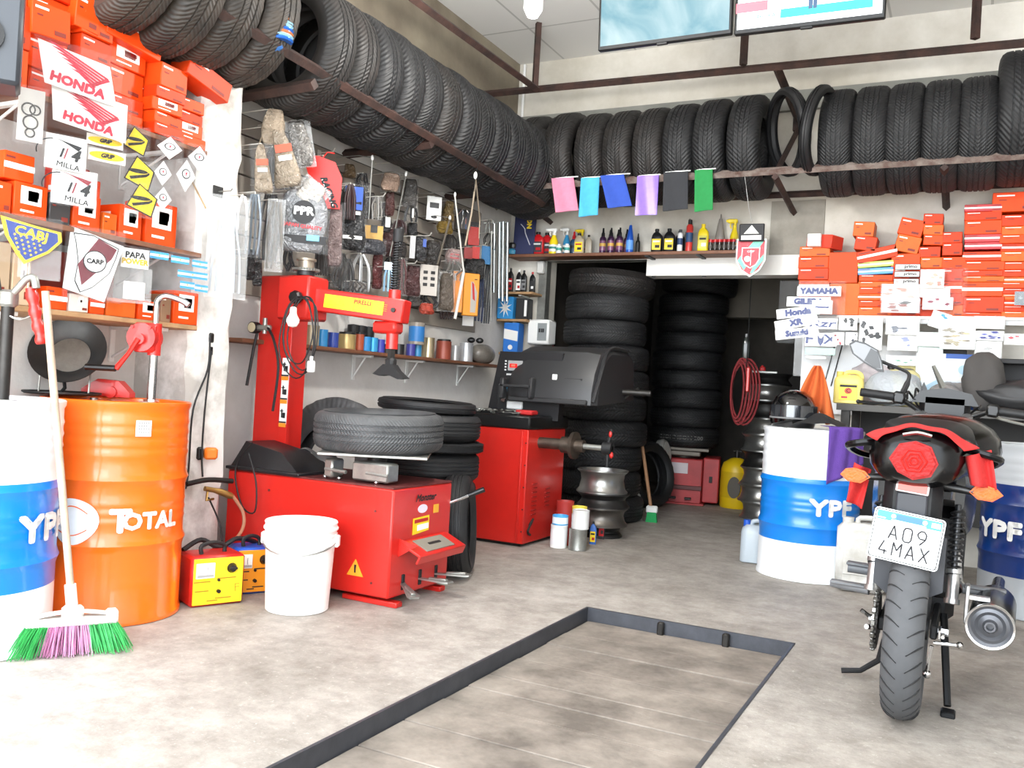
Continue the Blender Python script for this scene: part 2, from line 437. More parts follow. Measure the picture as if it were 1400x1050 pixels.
# pipe racks (bars, hangers, brackets)
def bar(b, p, q, s=.035, mi=0):
    b.cyl(p, q, s * .6, seg=4, mi=mi)
BX, BY = -2.87, 5.93
rk = thing('tyre_rack', 'rusty steel bar rack carrying the long tyre row on the left wall', 'tyre rack', (0, 0, 0))
b = B(); p0 = W(225, -28, x=BX); p1 = W(723, 269, x=BX); p1.y = BY; bar(b, p0, p1, .045); b.obj('bar', RUST, rk); ZLB = (p0.z + p1.z) / 2
for yy in (3.35, 4.4, 5.6):
    b = B(); z_ = ZLB - .04; bar(b, (BX, yy, z_), (XL, yy, z_ - .02), .05); b.obj('bracket', RUST, rk)
b = B(); bar(b, (-3.36, 2.3, ZLB - .02), (-3.36, 6.4, ZLB - .02), .04); b.obj('bar', RUST, rk)
rk2 = thing('tyre_rack', 'rusty steel bar rack carrying the tyres along the back wall', 'tyre rack', (0, 0, 0))
ZB = 2.50
b = B(); pa = W(705, 256, y=BY); pb = W(1420, 211, y=BY); bar(b, pa, pb, .042); b.obj('bar', RUSTL, rk2)
b = B(); bar(b, (-3.1, 6.44, ZB - .03), (.6, 6.44, ZB - .03), .04); b.obj('bar', RUST, rk2)
for px in (700, 1060, 1290):
    q = W(px, 250, y=BY); b = B(); bar(b, (q.x, BY - .02, ZB - .03), (q.x, YB, ZB - .12), .04)
    if px != 700: bar(b, (q.x, BY, ZB), (q.x, YB, 3.0), .035)
    b.obj('bracket', RUST, rk2)
up = thing('upper_rack', 'rusty empty steel bar frame hung below the ceiling along both walls', 'rack', (0, 0, 0))
b = B(); pa = W(660, 129, y=5.93); pb = W(1420, 57, y=5.93); bar(b, pa, pb, .045); b.obj('bar', RUST, up); ZU = pa.z
b = B(); pa = W(560, -5, x=BX); pb = W(734, 122, x=BX); bar(b, pa, pb, .045); b.obj('bar', RUST, up)
for px in (732, 1015, 1330):
    q = W(px, 110, y=5.93); b = B(); bar(b, (q.x, 5.93, ZU), (q.x, 5.93, ZC), .045); b.obj('hanger', RUST, up)
b = B(); q = W(1062, 92, y=5.93); bar(b, (q.x, 5.93, q.z), (q.x + .03, YB - .02, q.z - .14), .05); b.box((q.x + .03, YB - .02, q.z - .16), (.07, .04, .12)); b.obj('bracket', RUST, up)
q0 = W(700, 130, y=YB - .03)
b = B(); b.tube([(XL + .06, YB - .03, ZC - .02), (XL + .06, YB - .03, 3.2), (XL + .09, YB - .03, 3.0), (XL + .2, YB - .03, 2.8)], .012); tag(b.obj('conduit', WHITEP), 'thin grey conduit running down the rear left corner above tyres', 'conduit')
# ================= TYRES =================
def tyremat(lug, tint='#1b1b1c', tint2='#101012'):
    m = bpy.data.materials.new('mat_tyre'); m.use_nodes = True
    N = m.node_tree.nodes; L = m.node_tree.links; p = N['Principled BSDF']; p.inputs['Roughness'].default_value = .6
    tc = N.new('ShaderNodeTexCoord'); sp = N.new('ShaderNodeSeparateXYZ'); L.new(tc.outputs['Object'], sp.inputs[0])
    at = N.new('ShaderNodeMath'); at.operation = 'ARCTAN2'; L.new(sp.outputs['Y'], at.inputs[0]); L.new(sp.outputs['X'], at.inputs[1])
    ab = N.new('ShaderNodeMath'); ab.operation = 'ABSOLUTE'; L.new(sp.outputs['Z'], ab.inputs[0])
    k = N.new('ShaderNodeMath'); k.operation = 'MULTIPLY_ADD'; k.inputs[1].default_value = 3.0; L.new(ab.outputs[0], k.inputs[0]); L.new(at.outputs[0], k.inputs[2])
    mu = N.new('ShaderNodeMath'); mu.operation = 'MULTIPLY'; mu.inputs[1].default_value = lug; L.new(k.outputs[0], mu.inputs[0])
    si = N.new('ShaderNodeMath'); si.operation = 'SINE'; L.new(mu.outputs[0], si.inputs[0])
    # only near the tread radius
    ln = N.new('ShaderNodeVectorMath'); ln.operation = 'LENGTH'; cb = N.new('ShaderNodeCombineXYZ'); L.new(sp.outputs['X'], cb.inputs[0]); L.new(sp.outputs['Y'], cb.inputs[1]); L.new(cb.outputs[0], ln.inputs[0])
    g = N.new('ShaderNodeMapRange'); g.inputs[1].default_value = .285; g.inputs[2].default_value = .305; L.new(ln.outputs['Value'], g.inputs[0])
    h = N.new('ShaderNodeMath'); h.operation = 'MULTIPLY'; L.new(si.outputs[0], h.inputs[0]); L.new(g.outputs[0], h.inputs[1])
    bp = N.new('ShaderNodeBump'); bp.inputs['Strength'].default_value = .45; bp.inputs['Distance'].default_value = .003; L.new(h.outputs[0], bp.inputs['Height'])
    L.new(bp.outputs['Normal'], p.inputs['Normal'])
    n = N.new('ShaderNodeTexNoise'); n.inputs['Scale'].default_value = 9; n.inputs['Detail'].default_value = 6; L.new(tc.outputs['Object'], n.inputs['Vector'])
    r = N.new('ShaderNodeValToRGB'); r.color_ramp.elements[0].color = lin(tint2); r.color_ramp.elements[1].color = lin(tint); r.color_ramp.elements[0].position = .35; r.color_ramp.elements[1].position = .65
    L.new(n.outputs['Fac'], r.inputs['Fac']); L.new(r.outputs['Color'], p.inputs['Base Color'])
    return m
TM = [tyremat(74), tyremat(84, '#231f1d', '#151413'), tyremat(96, '#1f1f20', '#141415'), tyremat(90, '#3a332c', '#221f1c')]
def tyre_geo(R=.32, Wd=.2, rim=.2, grooves=4, lugs=64, lugd=.006, b=None, T=None, mi=0, seg=None):
    b = b or B(); h = Wd / 2; hw = h * .7
    prof = [(rim, -h * .62), (rim + .012, -h * .78), (rim + (R - rim) * .35, -h * .97), (rim + (R - rim) * .62, -h), (R - .045, -h * .97), (R - .02, -h * .88), (R - .006, -h * .72)]
    lug_i = [5, 6]
    gw = .005
    for g in range(grooves):
        z = -hw + 2 * hw * (g + 1) / (grooves + 1)
        prof += [(R, z - gw), (R - .006, z - gw * .6), (R - .006, z + gw * .6), (R, z + gw)]
    n0 = len(prof)
    prof += [(R - .006, h * .72), (R - .02, h * .88), (R - .045, h * .97), (rim + (R - rim) * .62, h), (rim + (R - rim) * .35, h * .97), (rim + .012, h * .78), (rim, h * .62), (rim + .012, h * .5), (R - .03, h * .6), (R - .022, 0), (R - .03, -h * .6), (rim + .012, -h * .5)]
    lug_i += [n0, n0 + 1]
    seg = seg or lugs; n = len(prof); vs = []
    for i in range(seg):
        a = 2 * PI * i / seg; c, s = math.cos(a), math.sin(a)
        for k, (r, z) in enumerate(prof):
            if k in lug_i and i % 2: r -= lugd
            vs.append((r * c, r * s, z))
    fs = [(i * n + k, ((i + 1) % seg) * n + k, ((i + 1) % seg) * n + (k + 1) % n, i * n + (k + 1) % n) for i in range(seg) for k in range(n)]
    return b.add(vs, fs, mi, T)
TYM = {}
def tyre(key, label, T, group, cat='tyre', R=.32, Wd=.2, rim=.2, grooves=4, lugs=64, lugd=.006, m=0, name='car_tyre'):
    k = (key, m)
    if k not in TYM:
        o = tyre_geo(R, Wd, rim, grooves, lugs, lugd).obj(name, TM[m]); TYM[k] = o.data
    else:
        o = bpy.data.objects.new(name, TYM[k]); C.objects.link(o)
    o.matrix_world = T
    return tag(o, label, cat, group)
# left wall rack: axle along y, first ones before the pilaster
rt = random.Random(11)
yy = 2.42; i = 0
zc_l = W(600, 243, x=-3.12).z + .335
ys = []
while yy < 6.25:
    if 3.22 < yy < 3.42: yy = 3.48
    ys.append(yy); yy += .212 + rt.uniform(-.01, .012)
nf = sum(1 for v in ys if v < 3.25); 
for i, yy in enumerate(ys):
    R = .335 + rt.uniform(-.008, .008); m = rt.choice([0, 0, 1, 2]) if i >= 4 else 3
    sfx = 'seen above the orange box pile' if i < nf else 'in the left wall rack row behind the pilaster'
    lab = ('%s car tyre from the front, %s' % (ORD[i if i < nf else i - nf], sfx))
    tyre('L%d' % (i % 3), lab, Matrix.Translation((XL + .375, yy, zc_l + rt.uniform(-.012, .012))) @ Matrix.Rotation(rad(90 + rt.uniform(-2, 2)), 4, 'X') @ Matrix.Rotation(rt.uniform(0, 6), 4, 'Z') , 'tyres in the left wall rack', R=R if False else [.335, .342, .33][i % 3], Wd=.203, rim=.205, grooves=3, lugd=.004, m=m)
# back wall rack left group
edges = [716, 757, 798, 838, 878, 917, 957, 1001, 1050]
tops = [165, 160, 165, 160, 150, 145, 138, 133]
for i in range(8):
    c = W((edges[i] + edges[i + 1]) / 2, 222, y=6.12); wd = (edges[i + 1] - edges[i]) * depth(c) / FPX / .94
    tz = W((edges[i] + edges[i + 1]) / 2, tops[i], y=6.2).z; R = [.35, .352, .342, .342, .342, .345, .35, .352][i]
    zc = ZB - .02 + math.sqrt(R * R - .25 ** 2) + .012
    tyre('B%d' % i, '%s car tyre from the left in the back wall row left of the thin pair' % ORD[i], Matrix.Translation((c.x, 6.185, zc)) @ Matrix.Rotation(rad(rt.uniform(-2, 2)), 4, 'Z') @ Matrix.Rotation(rad(90), 4, 'Y'), 'tyres in the back wall rack', R=R, Wd=min(.215, wd), rim=.2, m=[1, 1, 1, 1, 1, 0, 0, 0][i], lugs=56 + 4 * (i % 3))
edges = [1124, 1169, 1215, 1262, 1311, 1362, 1424]
for i in range(6):
    c = W((edges[i] + edges[i + 1]) / 2, 205, y=6.12); wd = (edges[i + 1] - edges[i]) * depth(c) / FPX * .99
    R = .345 if i < 5 else .4
    zc = ZB - .02 + math.sqrt(R * R - .25 ** 2) + .012
    tyre('C%d' % min(i, 5), '%s car tyre right of the thin pair in the back wall rack' % ORD[i] if i < 5 else 'biggest tyre of the back wall rack, cut by the right edge', Matrix.Translation((c.x, 6.185, zc)) @ Matrix.Rotation(rad(rt.uniform(-2, 2)), 4, 'Z') @ Matrix.Rotation(rad(90), 4, 'Y'), 'tyres in the back wall rack', R=R, Wd=wd * .97, rim=.2 if i < 5 else .22, m=2 if i < 5 else 0, lugs=72)
# two thin motorcycle tyres leaning between them
for i, (px, rz, ry, lab) in enumerate(((1077, 32, -14, 'narrow motorcycle tyre hung open beside the rusty bracket, left of the pair'), (1120, -8, 9, 'narrow motorcycle tyre leaning right against the car tyres, right of the pair'))):
    c = W(px, 181 if i == 0 else 179, y=5.98)
    b = B(); tyre_geo(.285, .075, .235, 2, 64, .003, b)
    T = Matrix.Translation(c) @ Matrix.Rotation(rad(ry), 4, 'Y') @ Matrix.Rotation(rad(rz), 4, 'Z') @ Matrix.Rotation(rad(90), 4, 'Y')
    tag(b.obj('motorcycle_tyre', TM[0], T=T), lab, 'tyre', 'thin tyres in the back rack')
# stacks lying flat
def stack(x, y, z, n, labf, group, R=.325, h=.195, ms=(0, 2), jit=.02, seed=1, key='S', Rs=None, hs=None):
    r = random.Random(seed)
    for i in range(n):
        RR = Rs[i] if Rs else R; hh = hs[i] if hs else h
        tyre('%s%d' % (key, i if (Rs or hs) else i % 2), labf(i), Matrix.Translation((x + r.uniform(-jit, jit), y + r.uniform(-jit, jit), z + hh / 2)) @ Matrix.Rotation(r.uniform(0, 6), 4, 'Z'), group, R=RR, Wd=hh * 1.0, rim=.2, m=r.choice(ms)); z += hh * .985
    return z
c1 = (-2.62, 6.76)
zt = stack(c1[0], c1[1], 0.001, 7, lambda i: 'tyre in the tall stack behind the wheel balancer, %s from the floor' % ORD[i], 'tall tyre stack in the doorway', ms=(0,), seed=2, R=.335, h=.2, key='D')
zt = stack(c1[0] - .02, c1[1], zt, 2, lambda i: ['smooth worn tyre high in the doorway stack, third from its top', 'smooth worn tyre high in the doorway stack, second from its top'][i], 'tall tyre stack in the doorway', ms=(2,), seed=3, R=.335, h=.2, key='E')
tyre('knob', 'knobbly off-road tyre crowning the tall stack in the doorway', Matrix.Translation((c1[0], c1[1] + .02, zt + .105)) @ TR(ry=3), 'tall tyre stack in the doorway', R=.35, Wd=.2, rim=.2, lugs=44, lugd=.03, m=1)
# ================= DRUMS AND FLOOR ITEMS =================
DR, DH = .285, .865
def drum_profile():
    p = [(0, .012), (DR - .016, .012), (DR - .012, 0), (DR, .003), (DR, .02), (DR - .006, .03)]
    for zc in (.31, .56):
        p += [(DR - .006, zc - .03), (DR - .001, zc - .012), (DR + .004, zc), (DR - .001, zc + .012), (DR - .006, zc + .03)]
    for k in range(4):
        z = .66 + k * .042; p += [(DR - .006, z - .013), (DR - .0025, z), (DR - .006, z + .013)]
    for k in range(3):
        z = .4 + k * .035; p += [(DR - .006, z - .01), (DR - .0035, z), (DR - .006, z + .01)]
    p = sorted([q for q in p[6:]], key=lambda q: q[1]); 
    p = [(0, .012), (DR - .016, .012), (DR - .012, 0), (DR, .003), (DR, .02), (DR - .006, .03)] + p
    p += [(DR - .006, DH - .03), (DR, DH - .018), (DR + .001, DH - .004), (DR - .004, DH), (DR - .012, DH - .004), (DR - .014, DH - .016), (0, DH - .016)]
    return p
def bandmat(cols, edges, rough=.28):
    m = bpy.data.materials.new('mat_bands'); m.use_nodes = True
    N = m.node_tree.nodes; L = m.node_tree.links; p = N['Principled BSDF']; p.inputs['Roughness'].default_value = rough; p.inputs['Coat Weight'].default_value = .4
    tc = N.new('ShaderNodeTexCoord'); sp = N.new('ShaderNodeSeparateXYZ'); L.new(tc.outputs['Object'], sp.inputs[0])
    r = N.new('ShaderNodeValToRGB'); r.color_ramp.interpolation = 'CONSTANT'
    e = r.color_ramp.elements; e[0].color = lin(cols[0]); e[0].position = 0; e[1].position = edges[0]; e[1].color = lin(cols[1])
    x = e.new(edges[1]); x.color = lin(cols[2])
    L.new(sp.outputs['Z'], r.inputs['Fac']); L.new(r.outputs['Color'], p.inputs['Base Color']); return m
DRW = bandmat(['#eef0f2', '#0b78d2', '#e8ebee'], [.215, .585])
DRB = bandmat(['#9a9fa3', '#082a66', '#a9adb0'], [.2, .66])
DRO = mat('#f26a12', .3, 0, .06, 3, coat=.5)
def drum(label, loc, m, marks, rz=27, group='oil drums'):
    t = thing('oil_drum', label, 'drum', loc, 0, group)
    B().lathe(drum_profile(), 64).obj('body', m, t)
    b = B(); b.cyl((.17, 0, DH - .017), (.17, 0, DH - .002), .032, seg=14); b.cyl((-.17, 0.02, DH - .017), (-.17, .02, DH - .004), .016, seg=12)
    b.obj('bung', GALV, t)
    for f in marks: f(t, rz)
    return t
def ypf(x0):
    def f(t, rz):
        b = B(); b.text('YPF', .12, 0, TR(0, 0, .425, 0, 0, rz), bold=.006, sx=1.35, ext=.002, wrap=(DR, x0 + .16)); b.obj('lettering', WHITEP, t)
    return f
def total(t, rz):
    b = B(); b.text('OTAL', .088, 0, TR(0, 0, .402, 0, 0, rz), bold=.003, sx=1.05, ext=.002, wrap=(DR, .66)); b.text('T', .12, 0, TR(0, 0, .404, 0, 0, rz), bold=.004, sx=1.05, ext=.002, wrap=(DR, .22))
    b.obj('lettering', WHITEP, t)
    b = B(); a0 = -.36
    def S(u, v, e=.0015): return ((DR + e) * math.sin(a0 + u / DR), -(DR + e) * math.cos(a0 + u / DR), .405 + v)
    n = 28; R0 = lambda a: .088 * (1 + .05 * math.sin(3 * a + 1))
    vs = [S(0, 0)]; fs = []
    for k in range(1, 5):
        for i in range(n): a = 2 * PI * i / n; vs.append(S(R0(a) * k / 4 * math.cos(a), R0(a) * k / 4 * math.sin(a)))
    for i in range(n): fs.append((0, 1 + i, 1 + (i + 1) % n))
    for k in range(3):
        for i in range(n): fs.append((1 + k * n + i, 1 + (k + 1) * n + i, 1 + (k + 1) * n + (i + 1) % n, 1 + k * n + (i + 1) % n))
    T = TR(rz=rz); b.add(vs, fs, 0, T)
    # swooping lines in the globe
    for k, (am, h, th) in enumerate(((.045, .03, .0022), (-.04, -.03, .002))):
        pts = [(-.07 + .12 * i / 12, h + am * math.sin(i / 12 * PI) * .6) for i in range(13)]
        vs = []; 
        for u, v in pts: vs += [S(u, v - th, .0035), S(u, v + th, .0035)]
        b.add(vs, [(2 * i, 2 * i + 2, 2 * i + 3, 2 * i + 1) for i in range(12)], 1, T)
    b.obj('emblem', [WHITEP, DRO], t)
    b = B()
    def S2(u, v, e): return ((DR + e) * math.sin(.45 + u / DR), -(DR + e) * math.cos(.45 + u / DR), .765 + v)
    b.add([S2(u, v, .0005) for u in (-.03, -.01, .01, .03) for v in (-.032, .03)], [(2 * i, 2 * i + 2, 2 * i + 3, 2 * i + 1) for i in range(3)], 0, T)
    for r_ in range(4):
        for c_ in range(5):
            if r_ == 1 and c_ > 3: continue
            u = -.02 + c_ * .009; v = .018 - r_ * .012; b.add([S2(u, v, .001), S2(u + .006, v, .001), S2(u + .006, v + .005, .001), S2(u, v + .005, .001)], [(0, 1, 2, 3)], 1, T)
    b.obj('paper_label', [PAPER, mat('#777777')], t)
DO = W(152, 700, d=3.665); DBL = W(-42, 700, d=3.13); DY = W(1106, 700, d=5.30); DN = W(1424, 700, d=4.62)
drum('orange oil drum with white lettering and globe emblem beside the broom', (DO.x, DO.y, 0), DRO, [total], rz=45)
drum('white and blue oil drum cut by the left edge of the photo', (DBL.x, DBL.y, 0), DRW, [ypf(.88)], rz=55)
drum('white and blue oil drum with helmet on top, left of the motorcycle', (DY.x, DY.y, 0), DRW, [ypf(.34)], rz=6)
drum('dark blue and grey oil drum behind the motorcycle exhaust at the right edge', (DN.x, DN.y, 0), DRB, [ypf(-.95)], rz=0)
# drum pumps
def hook_pump(loc, label, rz):
    t = thing('drum_pump', label, 'pump', loc, rz)
    b = B(); b.cyl((0, 0, 0), (0, 0, .22), .017, seg=14); b.cyl((0, 0, 0), (0, 0, .02), .032, seg=8); b.obj('lower_tube', CHROME, t)
    b = B(); b.cyl((0, 0, .2), (0, 0, .33), .026, seg=12); b.cyl((-.035, -.055, .27), (-.035, .03, .27), .058, seg=20); b.box((-.03, -.012, .27), (.09, .07, .12), 0, .012)
    b.cyl((-.035, -.075, .262), (-.035, -.05, .262), .022, seg=10)
    for q in ((-.07, .31), (0, .31), (-.07, .23)): b.cyl((q[0], -.062, q[1]), (q[0], -.05, q[1]), .007, seg=6)
    b.obj('housing', REDM, t)
    b = B(); b.tube([(0, 0, .33), (0, 0, .41), (.012, 0, .435), (.04, 0, .445), (.1, 0, .43), (.13, 0, .412)], .0125, 12, smooth=4); b.obj('spout', CHROME, t)
    c = B(); c.tube([(-.035, -.078, .262), (-.07, -.08, .2), (-.115, -.082, .138)], [.011, .009, .012], 8); h = c.obj('crank', REDM, t)
    c = B(); c.cyl((-.235, -.085, .138), (-.115, -.085, .138), .0125, seg=12); c.obj('handle', BLACKP, h)
p = W(207, 541, d=3.66); hook_pump((p.x, p.y, DH - .014), 'red rotary hand pump with crank and chrome spout on the orange drum', 27)
def lever_pump(loc):
    t = thing('drum_pump', 'steel lever drum pump with red ribbed grip at the left edge', 'pump', loc, 27)
    B().cyl((0, 0, 0), (0, 0, .36), .021, seg=14).obj('tube', DKMET, t)
    b = B(); b.lathe([(.02, 0), (.032, .01), (.032, .05), (.02, .06)], 14, T=TR(0, 0, .33)); b.tube([(0, 0, .36), (.04, -.01, .40), (.065, -.012, .43), (.09, -.012, .435), (.1, -.012, .4)], .013, 10, smooth=4); b.obj('spout', GALV, t)
    b = B(); b.box((.03, .02, .5), (.03, .008, .3), 0, .003, TR(ry=-12)); b.obj('lever_bar', DKMET, t)
    b = B(); b.tube([(.075, .0, .40), (.088, 0, .35), (.1, 0, .3), (.115, 0, .25), (.125, 0, .21)], [.017, .021, .016, .021, .016, .021, .016, .02, .016], 12, smooth=4); b.obj('grip', REDM, t)
    b = B(); b.tube([(.01, -.01, .3), (.05, -.01, .29), (.09, 0, .31)], .004, 6, smooth=3); b.obj('guard', CHROME, t)
p = W(4, 533, d=3.1); lever_pump((p.x, p.y, DH - .014))
# drain funnel basin on stand, lying tilted
t = thing('drain_basin', 'dark round drain basin tilted on wire legs behind the broom handle', 'basin', tuple(W(93, 540, d=3.78)[:2]) + (DH,), 27)
T = TR(0, 0, .165, 62, 0, 12)
B().lathe([(0, .0), (.085, .0), (.1, .012), (.145, .045), (.152, .05), (.152, .056), (.14, .05), (.095, .02), (.082, .007), (0, .006)], 40, T=T).obj('bowl', mat('#4a4a4a', .4, .6, .3, 9), t)
B().lathe([(0, .0075), (.08, .0075), (.08, .01), (0, .01)], 32, T=T).obj('bottom_plate', GALV, t)
for x in (-.11, .1):
    B().cyl((x, -.03, .0), (x * 1.0, -.02, .13), .004, seg=6).obj('leg', GALV, t)
B().tube([(-.02, .0, .06), (-.01, -.01, .03), (-.03, -.01, .005)], .008, 6).obj('hook', BLACKM, t)
p = W(85, 534, d=3.72)
tag(B().lathe([(0, 0), (.14, 0), (.15, .006), (.15, .012), (.13, .012), (.125, .007), (0, .007)], 36).obj('drain_lid', BLACKM, loc=(p.x, p.y, DH + .004)), 'flat black round lid lying on the drum tops under the basin', 'lid')
p = W(150, 530, d=3.9)
t = thing('funnel_holder', 'red metal bracket lying behind the basin on the orange drum', 'bracket', (p.x, p.y, DH + .0), 27)
b = B(); b.prism([(-.11, 0), (.1, 0), (.1, .02), (.05, .07), (-.04, .075), (-.11, .03)], .06, T=F(0, .03, 0)); b.obj('plate', REDM, t)
B().cyl((.02, -.04, .02), (.02, 0, .02), .025, seg=14).obj('boss', REDM, t)
# broom
tb = W(62, 398, d=3.02); bb = W(96, 893, z=0); 
t = thing('broom', 'worn broom with green and pink bristles leaning on the drums', 'broom', (bb.x, bb.y, 0), 55)
Ti = t.matrix_basis if False else (Matrix.Translation((bb.x, bb.y, 0)) @ Matrix.Rotation(rad(55), 4, 'Z')).inverted()
top = Ti @ tb; bot = Ti @ Vector((bb.x, bb.y, .14))
b = B(); b.cyl(bot, top, .0125, seg=12); b.obj('handle', mat('#c2ae98', .6, 0, .35, 10), t)
b = B(); b.surf(lambda u, v: ((u - .5) * .29, -.03 + .06 * v, .125 + .02 * math.sin(u * PI) ), 12, 2); b.box((0, 0, .113), (.29, .055, .03), 0, .008); b.box((.0, 0, .14), (.07, .04, .05), 0, .012); b.cyl((0, 0, .14), bot + (top - bot) * .09, .019, seg=12); b.box((-.125, 0, .12), (.05, .058, .035), 0, .01); b.box((.125, 0, .13), (.04, .05, .03), 0, .01)
b.obj('head', mat('#ece8e2', .5, 0, .2, 12), t)
gr = mat('#3fb35c', .6, 0, .3, 30); pk = mat('#c987ae', .6, 0, .3, 30)
for nm, rng_, m_ in (('bristles', [(-.14, -.07)], gr), ('bristles', [(-.07, .05)], pk), ('bristles', [(.05, .14)], gr)):
    b = B(); r = random.Random(int(rng_[0][0] * 1000)); 
    for k in range(int((rng_[0][1] - rng_[0][0]) * 2600)):
        x = r.uniform(*rng_[0]); y = r.uniform(-.024, .024); ex = x * 1.38 + r.uniform(-.012, .012); ey = y * 2.1 - .01 + r.uniform(-.01, .01)
        b.tube([(x, y, .105), ((x + ex) / 2, (y + ey) / 2, .06), (ex, ey, max(.002, r.uniform(0, .012)))], [.0016, .0011], 3)
    b.obj(nm, m_, t)
# bucket
p = W(405, 843, z=0); v = Vector((p.x, p.y, 0)); v.normalize(); c = Vector((p.x, p.y, 0)) + v * .135
t = thing('bucket', 'tall white plastic bucket standing before the tyre changer', 'bucket', (c.x, c.y, .0), 27)
RB = .15; HB = .375
pr = [(0, .0), (.128, 0), (.133, .004), (.146, .27), (.15, .272), (.15, .278), (.148, .28), (.156, .285), (.157, .31), (.15, .312), (.15, .32), (.155, .322), (.155, .33), (.151, .332), (.152, .345), (.158, .347), (.158, .355), (.153, .358), (.152, .373), (.155, .376), (.153, .38), (.147, .376), (.143, .28), (.128, .01), (0, .008)]
B().lathe(pr, 56).obj('body', mat('#f2f1ee', .35, 0, .06, 6), t)
b = B(); b.tube([(.156 * math.cos(a), -.156 * abs(math.sin(a)) , .3 - .045 * math.sin(a)) for a in [PI * i / 14 for i in range(15)]], .003, 6); b.obj('bail', GALV, t)
for s_ in (-1, 1): B().box((s_ * .158, 0, .3), (.02, .04, .05), 0, .006).obj('ear', WHITEP, t)
# battery chargers
def charger(label, px, py, w, h, dpt, rz, case, face, facecol2, blue=False):
    p = W(px, py, z=0); T0 = Matrix.Translation((p.x, p.y, 0)) @ Matrix.Rotation(rad(rz), 4, 'Z')
    t = thing('battery_charger', label, 'battery charger', T=T0)
    B().box((0, dpt / 2, h / 2), (w, dpt, h), 0, .012).obj('case', case, t)
    b = B(); b.box((0, -.002, h / 2), (w - .02, .008, h - .02), 0, .004)
    b.obj('front_panel', face, t)
    b = B(); b.box((-w * .25, -.008, h * .72), (w * .34, .008, h * .3), 0, .003); b.box((-w * .25, -.0125, h * .62), (w * .3, .001, h * .05), 1); 
    g = b.obj('gauge', [mat('#e8e6de', .3), mat('#9b9a96')], t)
    B().box((-w * .22, -.0135, h * .73), (.0015, .001, h * .14), 0, 0, TR()).obj('needle', INK, g)
    b = B(); b.lathe([(0, .022), (.014, .02), (.02, .004), (.022, 0)], 14, T=F(w * .24, -.006, h * .74)); b.box((w * .24, -.024, h * .74), (.036, .01, .01), 0, .003, TR()); b.obj('dial', BLACKP, t)
    b = B(); b.cyl((0, -.014, h * .52), (0, -.002, h * .52), .006, seg=8); b.cyl((0, -.02, h * .3), (0, -.002, h * .3), .008, seg=10); b.obj('switch', DKMET, t)
    b = B()
    for (x, z, ww) in ((-.06, .5, .06), (.03, .55, .07), (-.06, .32, .05), (.02, .16, .06), (-.02, .12, .04)): b.box((x * w / .2, -.0068, z * h), (ww * w / .2, .001, .005), 0)
    b.box((w * .32, -.0068, h * .34), (.003, .001, h * .16)); b.box((w * .35, -.0068, h * .41), (.02, .001, .003)); b.box((w * .35, -.0068, h * .35), (.02, .001, .003))
    b.obj('printed_marks', facecol2, t)
    b = B(); b.tube([(-w * .25, dpt * .3, h), (-w * .25, dpt * .32, h + .035), (0, dpt * .4, h + .045), (w * .2, dpt * .45, h + .03), (w * .22, dpt * .45, h)], .009, 8, smooth=4); b.obj('handle', BLACKM, t)
charger('red battery charger with yellow front and dial, right of the orange drum', 296, 828, .235, .215, .17, 66, REDM, YEL, mat('#a07c10'))
charger('blue and orange battery charger half hidden behind the white bucket', 346, 812, .17, .21, .15, 60, BLU, mat('#e8921a', .45), INK)
# cables tangled on the chargers
def cable(label, pts, r=.005, m=None, cat='cable', name='cable', k=5, group=None):
    b = B(); b.tube(pts, r, 7, smooth=k); return tag(b.obj(name, m or BLACKM), label, cat, group)
pp = lambda px, py, **k: W(px, py, **k)
cable('black cable bundle drooping over the battery chargers', [pp(250, 752, x=-3.0), pp(275, 738, x=-2.99), pp(300, 748, x=-2.95), pp(325, 736, x=-2.93), pp(350, 742, x=-2.95), pp(330, 752, x=-3.0)], .011)
cable('black cord hanging from the wall plug down the pilaster', [pp(287, 462, x=-3.13), pp(284, 505, x=-3.12), pp(264, 560, x=-3.12), pp(258, 640, x=-3.12), pp(254, 668, x=-3.1)], .0045)
cable('black cord running beside the orange adapter on the pilaster', [pp(289, 480, x=-3.13), pp(280, 560, x=-3.12), pp(276, 620, x=-3.12), pp(277, 652, x=-3.11)], .0045)
cable('thin black cord from the pressure gauge hose down to the chargers', [pp(285, 680, x=-3.1), pp(300, 715, x=-3.08), pp(303, 740, x=-3.0)], .004)
t = thing('wall_plug', 'black double plug on the pilaster right of the shelf end', 'plug', pp(287, 462, x=-3.16), 90)
B().box((0, 0, 0), (.035, .03, .05), 0, .008).obj('plug', BLACKP, t); B().box((0, 0.002, -.06), (.035, .03, .05), 0, .01).obj('plug', BLACKP, t); B().box((0, .01, .08), (.03, .02, .09), 0, .004).obj('socket_box', mat('#d8d8d6'), t)
t = thing('plug_adapter', 'orange plug adapter hanging on the pilaster edge', 'adapter', pp(288, 620, x=-3.12), 60)
B().box((0, 0, 0), (.06, .04, .055), 0, .01).obj('adapter', mat('#f07a1e', .4), t); B().box((-.05, .0, 0), (.03, .03, .06), 0, .008).obj('plug', BLACKP, t)
